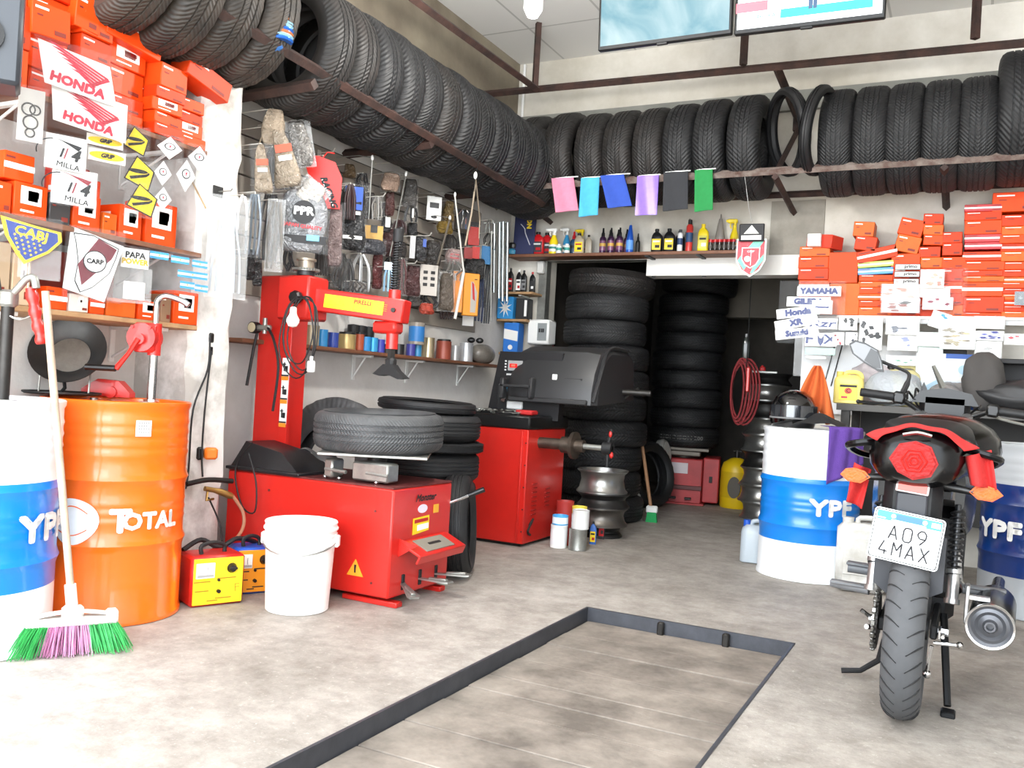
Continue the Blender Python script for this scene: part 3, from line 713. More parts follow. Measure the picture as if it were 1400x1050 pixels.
# pressure gauge hose with brass nozzle hanging on the pilaster
t = thing('air_hose', 'copper-coloured air hose with brass fittings hooked on the pilaster', 'air hose', (0, 0, 0))
b = B(); b.tube([pp(318, 678, x=-3.05), pp(332, 700, x=-3.02), pp(332, 722, x=-3.0), pp(318, 740, x=-2.98), pp(292, 750, x=-2.97)], .008, 8, smooth=6); b.obj('hose', mat('#9a6a50', .5), t)
b = B(); b.tube([pp(280, 668, x=-3.1), pp(300, 672, x=-3.08), pp(320, 680, x=-3.05)], [.012, .016, .009], 10, smooth=3); b.tube([pp(284, 672, x=-3.1), pp(282, 684, x=-3.1), pp(292, 682, x=-3.1)], .006, 6); b.obj('nozzle', mat('#a5834a', .35, .8), t)
b = B(); b.tube([pp(255, 662, x=-3.1), pp(285, 656, x=-3.09), pp(318, 658, x=-3.06)], .012, 8, smooth=4); b.obj('bracket_bar', DKMET, t)
# ================= TYRE CHANGER =================
t = thing('tyre_changer', 'red tyre changing machine with tall column and swing arm, left of centre', 'tyre changer', (0, 0, 0))
CX0, CX1, CY0, CY1, CH = -3.22, -2.238, 3.29, 3.79, .525
b = B(); b.box(((CX0 + CX1) / 2, (CY0 + CY1) / 2, CH / 2 + .02), (CX1 - CX0, CY1 - CY0, CH - .04), 0, .008)
b.box(((CX0 + CX1) / 2, (CY0 + CY1) / 2, CH + .003), (CX1 - CX0 - .004, CY1 - CY0 - .004, .008), 1)
b.box((CX1 - .12, CY0 + .05, .012), (.3, .05, .024), 0, .004); b.box((CX1 - .12, CY1 - .05, .012), (.26, .05, .024), 0, .004); b.box((CX0 + .15, CY0 + .05, .012), (.3, .05, .024), 0, .004)
for (x, z) in ((-2.33, .1), (-2.33, .42), (-2.95, .45)): b.cyl((x, CY0 - .004, z), (x, CY0, z), .006, seg=8, mi=1)
b.obj('cabinet', [REDM, mat('#6e2d2a', .6, .2, .4, 14)], t)
# stickers
b = B(); TT = F(-2.42, CY0 - .002, .12); b.prism([(-.045, 0), (.045, 0), (0, .075)], .002, 0, TT); b.prism([(-.004, .014), (.004, .014), (.006, .05), (-.006, .05)], .003, 1, TT); b.obj('warning_sticker', [mat('#f09a28'), INK], t)
TT = Matrix.Translation((CX1 + .002, 3.53, .42)) @ Matrix.Rotation(rad(90), 4, 'Z') @ Matrix.Rotation(rad(90), 4, 'X')
b = B(); b.prism([(.04 * math.cos(a), .02 * math.sin(a)) for a in [2 * PI * i / 20 for i in range(20)]], .002, 0, TT); b.obj('oval_sticker', mat('#dcd2e0'), t)
b = B(); b.prism([(-.075, -.115), (.06, -.105), (.06, -.035), (-.075, -.04)], .002, 0, TT); b.prism([(-.065, -.063), (.05, -.06), (.05, -.045), (-.065, -.047)], .003, 1, TT); b.prism([(-.04, -.1), (.055, -.095), (.055, -.07), (-.04, -.073)], .003, 2, TT); b.obj('rating_plate', [YEL, REDB, PAPER], t)
b = B(); b.prism([(.095, -.03), (.14, -.03), (.14, .01), (.095, .01)], .002, 0, TT); b.obj('small_sticker', mat('#d9a12c'), t)
b = B(); b.text('Monster', .045, 0, TT @ TR(.02, .05, .001), bold=.001, sx=1.1, shear=.4); b.obj('maker_lettering', INK, t)
# ledge and pedals on the +x end
TL = Matrix.Translation((CX1, 3.55, .285)) @ Matrix.Rotation(rad(24), 4, 'Y')
b = B(); b.box((.065, 0, 0), (.13, .4, .012), 0, .003, TL); b.box((.125, 0, -.02), (.01, .4, .035), 0, .002, TL); b.prism([(0, .03), (.1, .012), (.0, -.05)], .006, 0, Matrix.Translation((CX1, 3.36, .27)) @ Matrix.Rotation(rad(90), 4, 'X')); b.obj('step_ledge', REDM, t)
b = B(); b.box((.065, 0, .008), (.09, .24, .006), 0, .002, TL); b.box((.065, 0, .012), (.014, .1, .003), 1, 0, TL); b.obj('rubber_pad', [mat('#7a7468', .7), BLACKM], t)
for i, yy in enumerate((3.4, 3.54, 3.68)):
    b = B(); b.box((CX1 + .0, yy, .1), (.012, .022, .07), 0, .002); b.obj('pedal_slot', BLACKM, t)
    if i != 1 or True:
        b = B(); r_ = rad([-28, 12, 18][i]); L_ = .17
        T = Matrix.Translation((CX1, yy, .09)) @ Matrix.Rotation(rad([-38, -6, 8][i]), 4, 'Z') @ Matrix.Rotation(rad([8, -3, -4][i]), 4, 'Y')
        b.prism([(0, -.012), (.05, -.014), (.16, -.03), (.18, -.02), (.18, .02), (.16, .03), (.05, .014), (0, .012)], .008, 0, T); b.box((.11, 0, .012), (.1, .02, .01), 0, .004, T)
        b.obj('pedal', GALV, t)
# inflation lever at the rear side
# column
def at(p, q): return Matrix.Translation(p)
cb_ = W(372, 600, y=3.62); ct = W(398, 378, y=3.62)
colx = (cb_.x + ct.x) / 2 - .005; zt = ct.z
b = B(); 
b.box((colx - .03, 3.66, (CH + zt) / 2), (.19, .17, zt - CH), 0, .006)
b.box((colx + .085, 3.58, (CH + zt) / 2), (.05, .025, zt - CH), 0, .003)
b.obj('column', REDM, t)
b = B()
TT = Matrix.Translation((colx + .03, 3.573, CH))
cols = ['#efeee8', '#e88a24', '#efeee8', '#e88a24', '#efeee8']
b.box((colx + .085, 3.566, 1.08 - .16), (.045, .003, .34), 0)
for k in range(3):
    z = 1.045 - k * .12; b.box((colx + .085, 3.563, z - .06), (.045, .003, .02), 2); b.box((colx + .085, 3.563, z - .045), (.045, .003, .008), 1)
    b.box((colx + .078, 3.563, z), (.006, .003, .045), 1); b.box((colx + .092, 3.563, z - .01), (.016, .003, .028), 1); b.box((colx + .078, 3.563, z + .012), (.02, .003, .005), 1)
b.obj('safety_stickers', [PAPER, INK, mat('#e88a24')], t)
# swing head and arm
AZ0, AZ1 = W(455, 395, y=3.55).z, W(455, 432, y=3.55).z
ha = W(432, 388, y=3.55); he = W(555, 425, y=3.60)
b = B(); hx0 = W(392, 400, y=3.55).x; hx1 = W(434, 400, y=3.55).x; zt2 = W(410, 379, y=3.55).z
b.box(((hx0 + hx1) / 2, 3.56, zt2 - .11), (hx1 - hx0, .16, .22), 0, .01)
b.obj('swing_head', REDM, t)
arm0 = Vector((hx1 - .02, 3.58, W(434, 410, y=3.58).z)); arm1 = W(556, 427, y=3.66)
d = arm1 - arm0; q = d.to_track_quat('X', 'Z').to_matrix().to_4x4(); TA = Matrix.Translation(arm0) @ q
b = B(); L = d.length; hA = .115
b.box((L / 2, 0, 0), (L, .09, hA), 0, .006, TA); b.obj('swing_arm', REDM, t)
b = B(); b.box((L * .46, -.047, .0), (L * .66, .003, hA * .58), 0, .0, TA); b.box((L * .46, -.049, 0), (.003, .003, hA * .5), 1, 0, TA); b.box((L * .66, -.049, 0), (.003, .003, hA * .5), 1, 0, TA)
b.text('PIRELLI', .028, 2, TA @ F(L * .56, -.049, .014), bold=.0006, sx=1.1)
for k in range(4): b.box((L * .54, -.049, -.008 - k * .007), (.06 - .008 * k, .002, .002), 1, 0, TA); b.box((L * .26, -.049, .02 - k * .01), (.1, .002, .002), 1, 0, TA); b.box((L * .78, -.049, .02 - k * .01), (.05, .002, .002), 1, 0, TA)
b.obj('yellow_sticker', [YEL, mat('#a59a20'), REDB], t)
b = B(); b.cyl((L * .9, -.056, .0), (L * .9, -.04, 0), .012, seg=8, T=TA); b.obj('bolt', DKMET, t)
vx = arm0 + d * .86; 
b = B(); b.cyl((vx.x, vx.y, vx.z - .19), (vx.x, vx.y, vx.z + .1), .03, seg=16); b.box((vx.x - .03, vx.y, vx.z - .085), (.14, .08, .06), 0, .012); b.obj('shaft_sleeve', REDM, t)
bz = W(528, 512, y=vx.y).z
b = B(); b.cyl((vx.x, vx.y, bz + .05), (vx.x, vx.y, vx.z - .18), .02, seg=6); b.obj('hex_shaft', DKMET, t)
b = B(); b.box((vx.x, vx.y, bz + .055), (.05, .05, .06), 0, .012); b.prism([(-.09, 0), (-.05, -.008), (.0, .0), (.06, -.02), (.1, -.015), (.05, .02), (.025, .05), (-.03, .05)], .05, 0, F(vx.x, vx.y + .025, bz)); b.obj('mount_head', mat('#222', .5, .6) if False else BLACKM, t)
# spring shaft above the sleeve
b = B(); tz = W(548, 290, y=vx.y + .0).z; b.cyl((vx.x, vx.y, vx.z + .09), (vx.x + .0, vx.y, vx.z + .36), .009, seg=8)
pts = [(vx.x + .02 * math.cos(a), vx.y + .02 * math.sin(a), vx.z + .09 + .25 * a / (2 * PI * 20)) for a in [2 * PI * i / 8 for i in range(161)]]
b.tube(pts, .004, 5); b.cyl((vx.x, vx.y, vx.z + .34), (vx.x, vx.y, vx.z + .4), .026, seg=14); b.obj('return_spring', BLACKM, t)
# knob + flange on column top
b = B(); b.lathe([(0, 0), (.03, 0), (.034, .01), (.034, .03), (.028, .04), (0, .042)], 8, T=F(W(408, 405, y=3.47).x, 3.47, W(408, 407, y=3.47).z)); b.cyl((W(408, 405, y=3.47).x, 3.46, W(408, 407, y=3.47).z), (W(408, 405, y=3.47).x, 3.5, W(408, 407, y=3.47).z), .014); b.obj('lock_knob', BLACKP, t)
# turntable
TC = Vector((-2.52, 3.55, 0))
b = B(); b.cyl((TC.x, TC.y, CH), (TC.x, TC.y, CH + .05), .09, seg=24); b.cyl((TC.x, TC.y, CH + .05), (TC.x, TC.y, CH + .13), .05, seg=16); b.obj('turntable_hub', DKMET, t)
b = B(); b.box((TC.x, TC.y, CH + .132), (.5, .5, .014), 0, .003, Matrix.Translation(TC) @ Matrix.Rotation(rad(30), 4, 'Z') @ Matrix.Translation(-TC)); b.obj('turntable', GALV, t)
for k, (dx, dy) in enumerate(((-.1, -.2), (.12, -.18))):
    b = B(); b.box((TC.x + dx, TC.y + dy, CH + .06), (.2 if k else .05, .09, .085), 0, .008); b.cyl((TC.x + dx - .02, TC.y + dy - .04, CH + .055), (TC.x + dx + .1, TC.y + dy - .04, CH + .05), .009, seg=8); b.obj('clamp_cylinder', GALV, t)
for k in range(4):
    b = B(); a = rad(30 + 90 * k); b.box((TC.x + .2 * math.cos(a), TC.y + .2 * math.sin(a), CH + .142), (.07, .05, .02), 0, .005); b.obj('jaw', DKMET, t)
# chrome bolts on top rim
for k, x in enumerate((-2.66, -2.58, -2.37)):
    b = B(); b.sphere((x, CY0 + .05, CH + .015), .012, 10, 6); b.obj('bolt', CHROME, t)
# black tool tray/box on the left top
b = B(); vs = [(-3.22, 3.30, CH + .008), (-2.78, 3.30, CH + .008), (-2.78, 3.6, CH + .008), (-3.22, 3.6, CH + .008), (-3.18, 3.36, CH + .14), (-2.95, 3.36, CH + .1), (-2.95, 3.56, CH + .1), (-3.18, 3.56, CH + .14)]
b.add(vs, [(0, 3, 2, 1), (4, 5, 6, 7), (0, 1, 5, 4), (1, 2, 6, 5), (2, 3, 7, 6), (3, 0, 4, 7)]); b.box((-3.0, 3.44, CH + .012), (.46, .32, .016), 0, .004); b.obj('plastic_cover', mat('#1d1d1f', .35, 0, .15, 8), t)
# tyre on turntable
tyre('chg', 'grey dusty car tyre lying on the tyre changer turntable', Matrix.Translation((TC.x, TC.y, CH + .142 + .095)) @ TR(rx=1.5), 'tyres around the changer', R=.31, Wd=.185, rim=.2, lugs=80, lugd=.004, m=0, name='car_tyre')
bpy.data.objects[-1] if False else None
for o in C.objects:
    if o.get('label', '').startswith('grey dusty car tyre'): o.data.materials[0] = tyremat(120, '#4c4d4e', '#38393a')
# steel bead lever sticking out to the right
p0 = W(596, 695, y=3.76); p1 = W(662, 669, y=3.84)
t2 = thing('bead_lever', 'steel lever with black grip sticking out right of the tyre changer', 'lever', p0)
b = B(); b.cyl((0, 0, 0), (p1 - p0) * .7, .008, seg=8); b.obj('rod', CHROME, t2)
b = B(); b.cyl((p1 - p0) * .68, (p1 - p0), .012, .014, seg=10); b.obj('grip', BLACKP, t2)
# loose tyres around
tyre('lean', 'car tyre leaning upright on the wall behind the changer column', Matrix.Translation((-3.27, 4.05, .37)) @ TR(ry=80) @ TR(rx=0), 'tyres around the changer', R=.36 , Wd=.17, m=2)
for o in C.objects:
    if o.get('label', '').startswith('car tyre leaning upright'): o.data.materials[0] = tyremat(60, '#4d4d4e', '#39393a'); o.matrix_world = Matrix.Translation((-3.17, 4.02, .535)) @ Matrix.Rotation(rad(78), 4, 'X') @ Matrix.Rotation(0, 4, 'Y')
# rack for that tyre: it stands on an oil tin stack hidden behind the changer
b = B(); b.box((-3.17, 4.02, .088), (.3, .24, .175), 0, .01); tag(b.obj('tool_crate', mat('#3c3a38', .7), ), 'dark crate behind the tyre changer carrying the leaning tyre', 'crate')
SC = W(592, 560, d=5.05)
zz = stack(SC.x, SC.y, .001, 4, lambda i: 'tyre in the stack between changer and balancer, %s from the floor' % ORD[i], 'tyre stack between the machines', R=.275, h=.158, ms=(0,), seed=6, key='F', jit=.01)
tyre('knobm', 'thin knobbly tyre in the stack between changer and balancer', Matrix.Translation((SC.x + .01, SC.y, zz + .032)), 'tyre stack between the machines', R=.29, Wd=.062, rim=.22, lugs=44, lugd=.016, m=0)
tyre('F8', 'car tyre lying under the thin top tyre between changer and balancer', Matrix.Translation((SC.x, SC.y, zz + .064 + .075)), 'tyre stack between the machines', R=.275, Wd=.15, m=2)
tyre('thin', 'thin smooth motorcycle tyre crowning the stack between changer and balancer', Matrix.Translation((SC.x - .04, SC.y, zz + .064 + .15 + .038)) @ TR(ry=2), 'tyre stack between the machines', R=.28, Wd=.065, rim=.21, lugs=64, lugd=.002, m=0, grooves=1)
tyre('lw', 'dark tyre standing upright in the shade right of the tyre changer', Matrix.Translation((-2.38, 4.12, .262)) @ TR(rz=24) @ TR(ry=86), 'tyres around the changer', R=.265, Wd=.15, rim=.17, m=0)
# coiled cable and bulb hanging from the column knob
kb = Vector((W(408, 405, y=3.40).x, 3.41, W(408, 405, y=3.4).z))
t = thing('inspection_lamp', 'white bulb on a coiled black cable hanging from the column knob', 'lamp', kb)
for k in range(4):
    cxp, czp, a_, c_ = [(.035, -.19, .1, .19), (.05, -.18, .085, .18), (.02, -.2, .105, .2), (.03, -.17, .09, .16)][k]
    b = B(); b.tube([(cxp + a_ * math.sin(u) * (1 + .08 * math.sin(3 * u + k)), -.012 - .006 * k + .01 * math.cos(2 * u), czp + c_ * math.cos(u)) for u in [2 * PI * i / 28 for i in range(28)]], .0035, 6, closed=True); b.obj('cable_loop', BLACKM, t)
b = B(); b.tube([(0, -.01, 0), (.0, -.03, -.04), (.0, -.04, -.07)], .0035, 6, smooth=3); b.obj('cord', BLACKM, t)
b = B(); b.lathe([(0, -.155), (.02, -.15), (.031, -.13), (.031, -.115), (.02, -.095), (.017, -.085), (.016, -.06), (.008, -.055), (0, -.055)][::1], 20, T=TR(0, -.04, 0)); b.obj('bulb', mat('#f6f5f0', .3), t)
b = B(); b.box((.12, -.03, -.34), (.04, .02, .055), 0, .01); b.cyl((.12, -.03, -.31), (.12, -.03, -.29), .008); b.obj('plug', WHITEP, t)
b = B(); b.tube([(.12, -.02, -.3), (.14, -.02, -.2), (.12, -.02, -.05), (.02, -.01, 0)], .003, 6, smooth=4); b.obj('cord', BLACKM, t)
# pressure gauge on the column's left
p = W(352, 448, y=3.5)
t = thing('pressure_gauge', 'round pressure gauge on pipe fittings left of the red column', 'gauge', p, 0)
b = B(); b.cyl((-.02, -.02, 0), (-.02, .02, 0), .03, seg=20); b.obj('dial', BLACKM, t); b = B(); b.cyl((-.02, -.023, 0), (-.02, -.02, 0), .025, seg=20); b.obj('glass', mat('#b9ad90', .2), t)
b = B(); b.box((.04, 0, 0), (.1, .03, .03), 0, .008); b.cyl((.05, 0, -.03), (.05, 0, .05), .012); b.obj('fittings', GALV, t)
b = B(); b.tube([(.0, 0, -.03), (-.02, 0, -.12), (-.05, 0, -.3)], .008, 7, smooth=4); b.tube([(.08, -.01, 0), (.14, -.03, -.06), (.19, -.04, -.2), (.17, -.04, -.42)], .007, 7, smooth=5); b.obj('hose', BLACKM, t)
# loose black cable looping down the cabinet front
cable('thin black cable looping down the left end of the red cabinet', [W(345, 605, y=3.26), W(322, 640, y=3.26), W(330, 690, y=3.24), W(348, 700, y=3.24), W(350, 660, y=3.24), W(340, 620, y=3.25)], .004)
p = W(440, 612, y=3.5)
tag(B().surf(lambda u, v: Vector((p.x - .08 + .2 * u, p.y - .08 + .1 * v, CH + .115 + .012 * math.sin(7 * u + 3 * v) - .05 * u * u)), 14, 6).obj('grey_rag', mat('#6a6a68', .9)), 'crumpled grey rag lying on the black cover under the tyre', 'rag')

# ================= WHEEL BALANCER =================
t = thing('wheel_balancer', 'red wheel balancing machine with dark hood and shaft, centre left', 'wheel balancer', (0, 0, 0))
X0, X1, Y0, Y1 = -2.93, -2.47, 5.09, 5.67
b = B(); box(X0, X1, Y0, Y1, .02, .745, b, 0, .006); box(X0 + .03, X1 - .03, Y0 + .03, Y1 - .03, 0, .03, b, 1)
for k in range(5): b.box((X1 - .012, Y0 - .002, .1 + k * .14), (.008, .004, .008), 1)
b.obj('cabinet', [REDM, DKMET], t)
b = B(); b.box((X1 - .04, Y0 - .006, .38), (.012, .014, .71), 0, .003); b.obj('corner_strip', REDM, t)
for c_ in range(2):
    for k in range(8 - 3 * c_):
        b = B(); b.box((X1 + .003, Y0 + .13 + .2 * c_, .2 + .028 * k + .04 * c_), (.008, .07, .008), 0, .003); b.obj('vent_slot', mat('#8f1712', .5), t)
b = B(); b.tube([(X1 + .004, Y0 + .08, .13), (X1 + .01, Y0 + .12, .17), (X1 + .01, Y0 + .05, .1), (X1 + .004, Y0 + .1, .07)], .008, 6, smooth=3); b.obj('cable_end', BLACKM, t)
b = B(); box(X0 - .01, X1 + .01, Y0 - .01, Y1 + .02, .745, .83, b, 0, .01); b.obj('tray', BLACKP, t)
r = random.Random(4)
for k in range(46):
    b = B(); a = r.uniform(0, 180); b.box((0, 0, 0), (r.uniform(.03, .07), .014, .01), 0, .003); b.obj('balance_weight', GALV, t, T=TR(r.uniform(X0 + .04, X1 - .1), r.uniform(Y0 + .03, Y0 + .2), .838 + r.uniform(0, .018), r.uniform(-10, 10), r.uniform(-10, 10), a))
b = B(); b.box((X1 - .08, Y0 + .12, .85), (.12, .1, .03), 0, .01); b.obj('red_pouch', mat('#b01c1c', .6), t)
# console panel
q0 = W(655, 555, y=5.45); q1 = W(672, 480, y=5.45); q2 = W(760, 480, y=5.45)
b = B(); b.prism([(X0 - .03, .8), (X1 + .05, .8), (X1 + .06, q1.z), (X0 + .05, q1.z)], .08, 0, F(0, 5.5, 0)); b.obj('console', mat('#141416', .4), t)
b = B(); dx = W(704, 500, y=5.41); b.box((dx.x, 5.416, dx.z), (.11, .012, .07), 0, .004); b.box((dx.x - .01, 5.408, dx.z), (.055, .006, .026), 1, .0)
d_ = b.obj('display', [mat('#8f8f8f', .4), mat('#a01010', .3, emit=1.2)], t)
b = B()
for k in range(4): b.box((dx.x - .075, 5.418, dx.z - .03 + .02 * k), (.012, .004, .01))
for k in range(7): b.box((dx.x - .06 + .012 * k, 5.418, dx.z - .06), (.008, .004, .012))
b.text('888', .02, 1, F(dx.x - .01, 5.404, dx.z), bold=.0005)
b.obj('buttons', [mat('#c9c9c9'), mat('#ff4030', emit=2)], t)
b = B(); dx = W(693, 537, y=5.41); b.box((dx.x + .0, 5.414, dx.z - .03), (.14, .01, .17), 1, .004); b.box((dx.x, 5.405, dx.z + .02), (.06, .006, .035), 0); b.cyl((dx.x - .01, 5.37, dx.z - .06), (dx.x - .01, 5.4, dx.z + .01), .012, mi=2); b.obj('card_pocket', [mat('#3aa6dc'), BLACKM, mat('#6a5550')], t)
# shaft
sp = W(738, 605, x=X1); sz = sp.z; sy = sp.y
b = B(); b.cyl((X1 - .02, sy, sz), (X1 + .16, sy, sz), .036, seg=24); b.cyl((X1 + .16, sy, sz), (X1 + .23, sy, sz), .052, seg=24); b.cyl((X1 + .23, sy, sz), (X1 + .235 + .02, sy, sz), .085, .088, seg=32); b.cyl((X1 + .25, sy, sz), (X1 + .31, sy, sz), .04, seg=20)
b.obj('flange', mat('#6b5f55', .4, .8, .3, 20), t)
b = B(); b.cyl((X1 + .3, sy, sz), (X1 + .5, sy, sz), .018, seg=16); b.obj('threaded_shaft', GALV, t)
b = B(); b.cyl((X1 + .44, sy, sz), (X1 + .5, sy, sz), .04, seg=14); 
for s_ in (1, -1): b.tube([(X1 + .47, sy, sz + s_ * .03), (X1 + .48 + s_ * .01, sy, sz + s_ * .12)], [.012, .01], 8)
nt_ = b.obj('wing_nut', BLACKM, t)
b = B(); b.sphere((X1 + .485, sy - .005, sz + .09), (.011, .011, .022), 8, 6); b.obj('red_tip', REDM, t)
b = B(); b.sphere((X1 + .5, sy - .01, sz - .04), (.014, .014, .02), 8, 6); b.obj('red_tip', REDM, t)
# hood, lifted, dark grey plastic
hood = mat('#2b2b2c', .42, 0, .12, 6)
HX0 = W(706, 540, y=5.55).x; HX1 = W(818, 540, y=5.4).x
zb, ztp = W(770, 552, y=5.4).z, W(770, 478, y=5.6).z
# side profile in y-z swept along x
def sec(s, xs, inset):
    return [(5.33 + inset, zb), (5.33 + inset, zb + .07), (5.37 + inset, zb + .2), (5.46 + inset, ztp - .02 - inset * .6), (5.6, ztp + .02 - inset * .6), (5.95, ztp + .03 - inset * .6), (6.12 - inset, ztp - .06), (6.15 - inset, zb + .05), (6.1 - inset, zb + .04)]
vs = []; xs = [(HX0, .07), (HX0 + .06, .02), (HX0 + .14, 0), (HX1 - .12, 0), (HX1 - .03, .02), (HX1, .07)]; n = 9
for x, ins in xs: vs += [(x, yy_, z_) for yy_, z_ in sec(0, x, ins)]
fs = [(i * n + k, i * n + (k + 1) % n, (i + 1) * n + (k + 1) % n, (i + 1) * n + k) for i in range(5) for k in range(n - 1)] + [list(range(n)), [5 * n + k for k in range(n)][::-1], ]
b = B(); b.add(vs, fs); b.obj('hood', hood, t, sharp=30)
b = B(); b.box(((HX0 + HX1) / 2, 5.335, zb + .015), (HX1 - HX0 - .1, .03, .035), 0, .01); b.tube([(HX1 - .02, 5.36, zb + .02), (HX1 - .0, 5.42, zb + .2), (HX1 - .02, 5.6, ztp + .01), (HX1 - .02, 5.95, ztp + .02)], .014, 8, smooth=4); b.obj('hood_rim', hood, t)
b = B(); b.box((HX0 + .12, 5.29, zb + .1), (.24, .02, .02), 0, .006); b.box((HX0 + .02, 5.31, zb + .08), (.03, .06, .14), 0, .008); b.box((HX0 + .23, 5.31, zb + .09), (.03, .06, .14), 0, .008); b.obj('hood_handle', hood, t)
b = B(); b.box((HX0 + .37, 5.36, zb + .16), (.035, .008, .06), 0, .004, TR()); b.box((HX0 + .47, 5.345, zb + .025), (.07, .03, .02), 0, .002); b.obj('white_sticker', PAPER, t)
b = B(); b.box((HX0 + .5, 5.365, zb + .15), (.13, .012, .04), 0, .006); b.obj('hood_recess', mat('#202021', .5), t)
b = B(); b.tube([(HX1 - .05, 5.9, zb + .02), (HX1 + .05, 5.9, zb + .1), (HX1 + .1, 5.9, zb + .13)], .012, 8); b.cyl((-2.6, 5.75, .75), (-2.6, 5.75, zb + .12), .03, seg=12); b.cyl((-2.7, 5.75, zb + .1), (-1.95, 5.9, zb + .1), .022, seg=10); b.obj('hood_arm', DKMET, t)
b = B(); b.box((HX0 + .06, 5.42, zb - .03), (.12, .04, .06), 0, .01); b.obj('gauge_head', WHITEP, t)
b = B(); b.box((HX0 + .02, 5.3, zb - .09), (.42, .3, .05), 0, .015); b.obj('side_tray', BLACKP, t)
# ================= CANS, RIMS, REAR ITEMS =================
def can(name, label, cat, loc, r, h, m, m2=None, lid=None, rz=27, group=None, rimm=None, bands=None, open_=False, words=None):
    t = thing(name, label, cat, loc, rz, group)
    pr = [(0, 0), (r * .97, 0), (r, .003), (r, .006), (r * .985, .009), (r * .985, h - .009), (r, h - .006), (r, h - .001), (r * .97, h)]
    pr += [(r * .94, h - .004), (r * .94, .01), (0, .01)] if open_ else [(r * .93, h), (r * .92, h - .005), (0, h - .005)]
    B().lathe(pr, 24).obj('body', m, t)
    if m2 or words:
        b = B(); b.lathe([(r * .992, h * .14), (r * .992, h * .82)], 24, cap=False)
        if bands:
            for i, (z0, z1) in enumerate(bands): b.lathe([(r * 1.0, h * z0), (r * 1.0, h * z1)], 24, cap=False, mi=i + 1)
        mats = [m2 or m] + [mat('#f2f2f0'), REDB, INK]
        if words: b.text(words, r * .5, 1, TR(0, 0, h * .48), bold=r * .01, wrap=(r * 1.004, 0)); 
        b.obj('label_wrap', mats, t)
    if lid:
        b = B(); b.lathe([(0, h), (r * .9, h), (r * .9, h + lid[1]), (r * .8, h + lid[1] + .002), (0, h + lid[1] + .002)], 20); b.obj('lid', lid[0], t)
    return t
def fl_(px, py, r): p = W(px, py, z=0); v = Vector((p.x, p.y, 0)).normalized() * r; return (p.x + v.x, p.y + v.y, 0)
can('paint_can', 'white can with dark label at the front left of the can group', 'can', fl_(763, 750, .055), .055, .145, WHITEP, mat('#e9e9ea'), words='SI', group='cans by the balancer', bands=None)
can('paint_can', 'silver tin standing at the front of the can group by the balancer', 'can', fl_(789, 754, .058), .058, .135, GALV, None, group='cans by the balancer')
l1 = fl_(789, 754, .058)
can('paint_can', 'white paint can stacked on top of the silver tin', 'can', (l1[0] + .008, l1[1] + .01, .135), .055, .12, mat('#e0e0dc', .4, .2), None, group='cans by the balancer')
l0 = fl_(763, 750, .055)
can('paint_can', 'blue and white small can stacked on the white can', 'can', (l0[0], l0[1] + .01, .145), .052, .06, mat('#4aa3dd', .4), mat('#dfe9ef'), group='cans by the balancer', open_=True)
can('open_tin', 'open dark red tin stacked highest at the balancer corner', 'tin', (l0[0] - .02, l0[1] + .125, .0), .058, .285, mat('#a02f2a', .5), None, group='cans by the balancer', open_=True)
can('paint_can', 'yellow tin behind the stacked white can', 'can', (l1[0] - .05, l1[1] + .125, 0), .05, .26, mat('#e8d452', .45), PAPER, group='cans by the balancer', bands=[(.3, .6)])
def oilbottle(label, loc, w, h, m, cap, lab, rz=10, group=None, tilt=0, name='oil_bottle', neck=.3):
    t = thing(name, label, 'bottle', T=Matrix.Translation(loc) @ TR(rz=rz) @ TR(ry=tilt), group=group)
    d = w * .5; b = B(); secs = [(0, .94), (.01, 1), (.62, 1), (.72, .92), (.82, .6), (.88, .3), (.93, .28)]
    vs = []; n = 16
    for z, s in secs:
        for i in range(n):
            a = 2 * PI * i / n; c, s_ = math.cos(a), math.sin(a)
            vs.append((w / 2 * s * math.copysign(abs(c) ** .55, c) + (0 if s > .7 else -w * .04), d / 2 * max(s, .3) * math.copysign(abs(s_) ** .55, s_), z * h))
    fs = [(j * n + i, j * n + (i + 1) % n, (j + 1) * n + (i + 1) % n, (j + 1) * n + i) for j in range(6) for i in range(n)] + [list(range(n))[::-1], [6 * n + i for i in range(n)]]
    b.add(vs, fs); b.obj('body', m, t, sharp=50)
    b = B(); b.cyl((-w * .04, 0, h * .9), (-w * .04, 0, h), w * .19, seg=12); b.obj('cap', cap, t)
    if lab:
        b = B(); b.box((0, -d / 2 - .0005, h * .34), (w * .78, .003, h * .46), 0, .001); b.box((0, -d / 2 - .003, h * .46), (w * .6, .001, h * .07), 1); b.box((w * .1, -d / 2 - .003, h * .25), (w * .4, .001, h * .12), 2)
        b.obj('label', lab, t)
    return t
p = fl_(810, 745, .03)
oilbottle('small blue and yellow bottle at the right end of the can group', p, .045, .15, mat('#3a66b0'), BLACKP, [YEL, INK, REDB], group='cans by the balancer')
p = fl_(822, 738, .03)
oilbottle('small black and red bottle behind the blue one by the rims', p, .045, .2, mat('#2c2a2c'), BLACKP, [REDB, PAPER, INK], group='cans by the balancer')
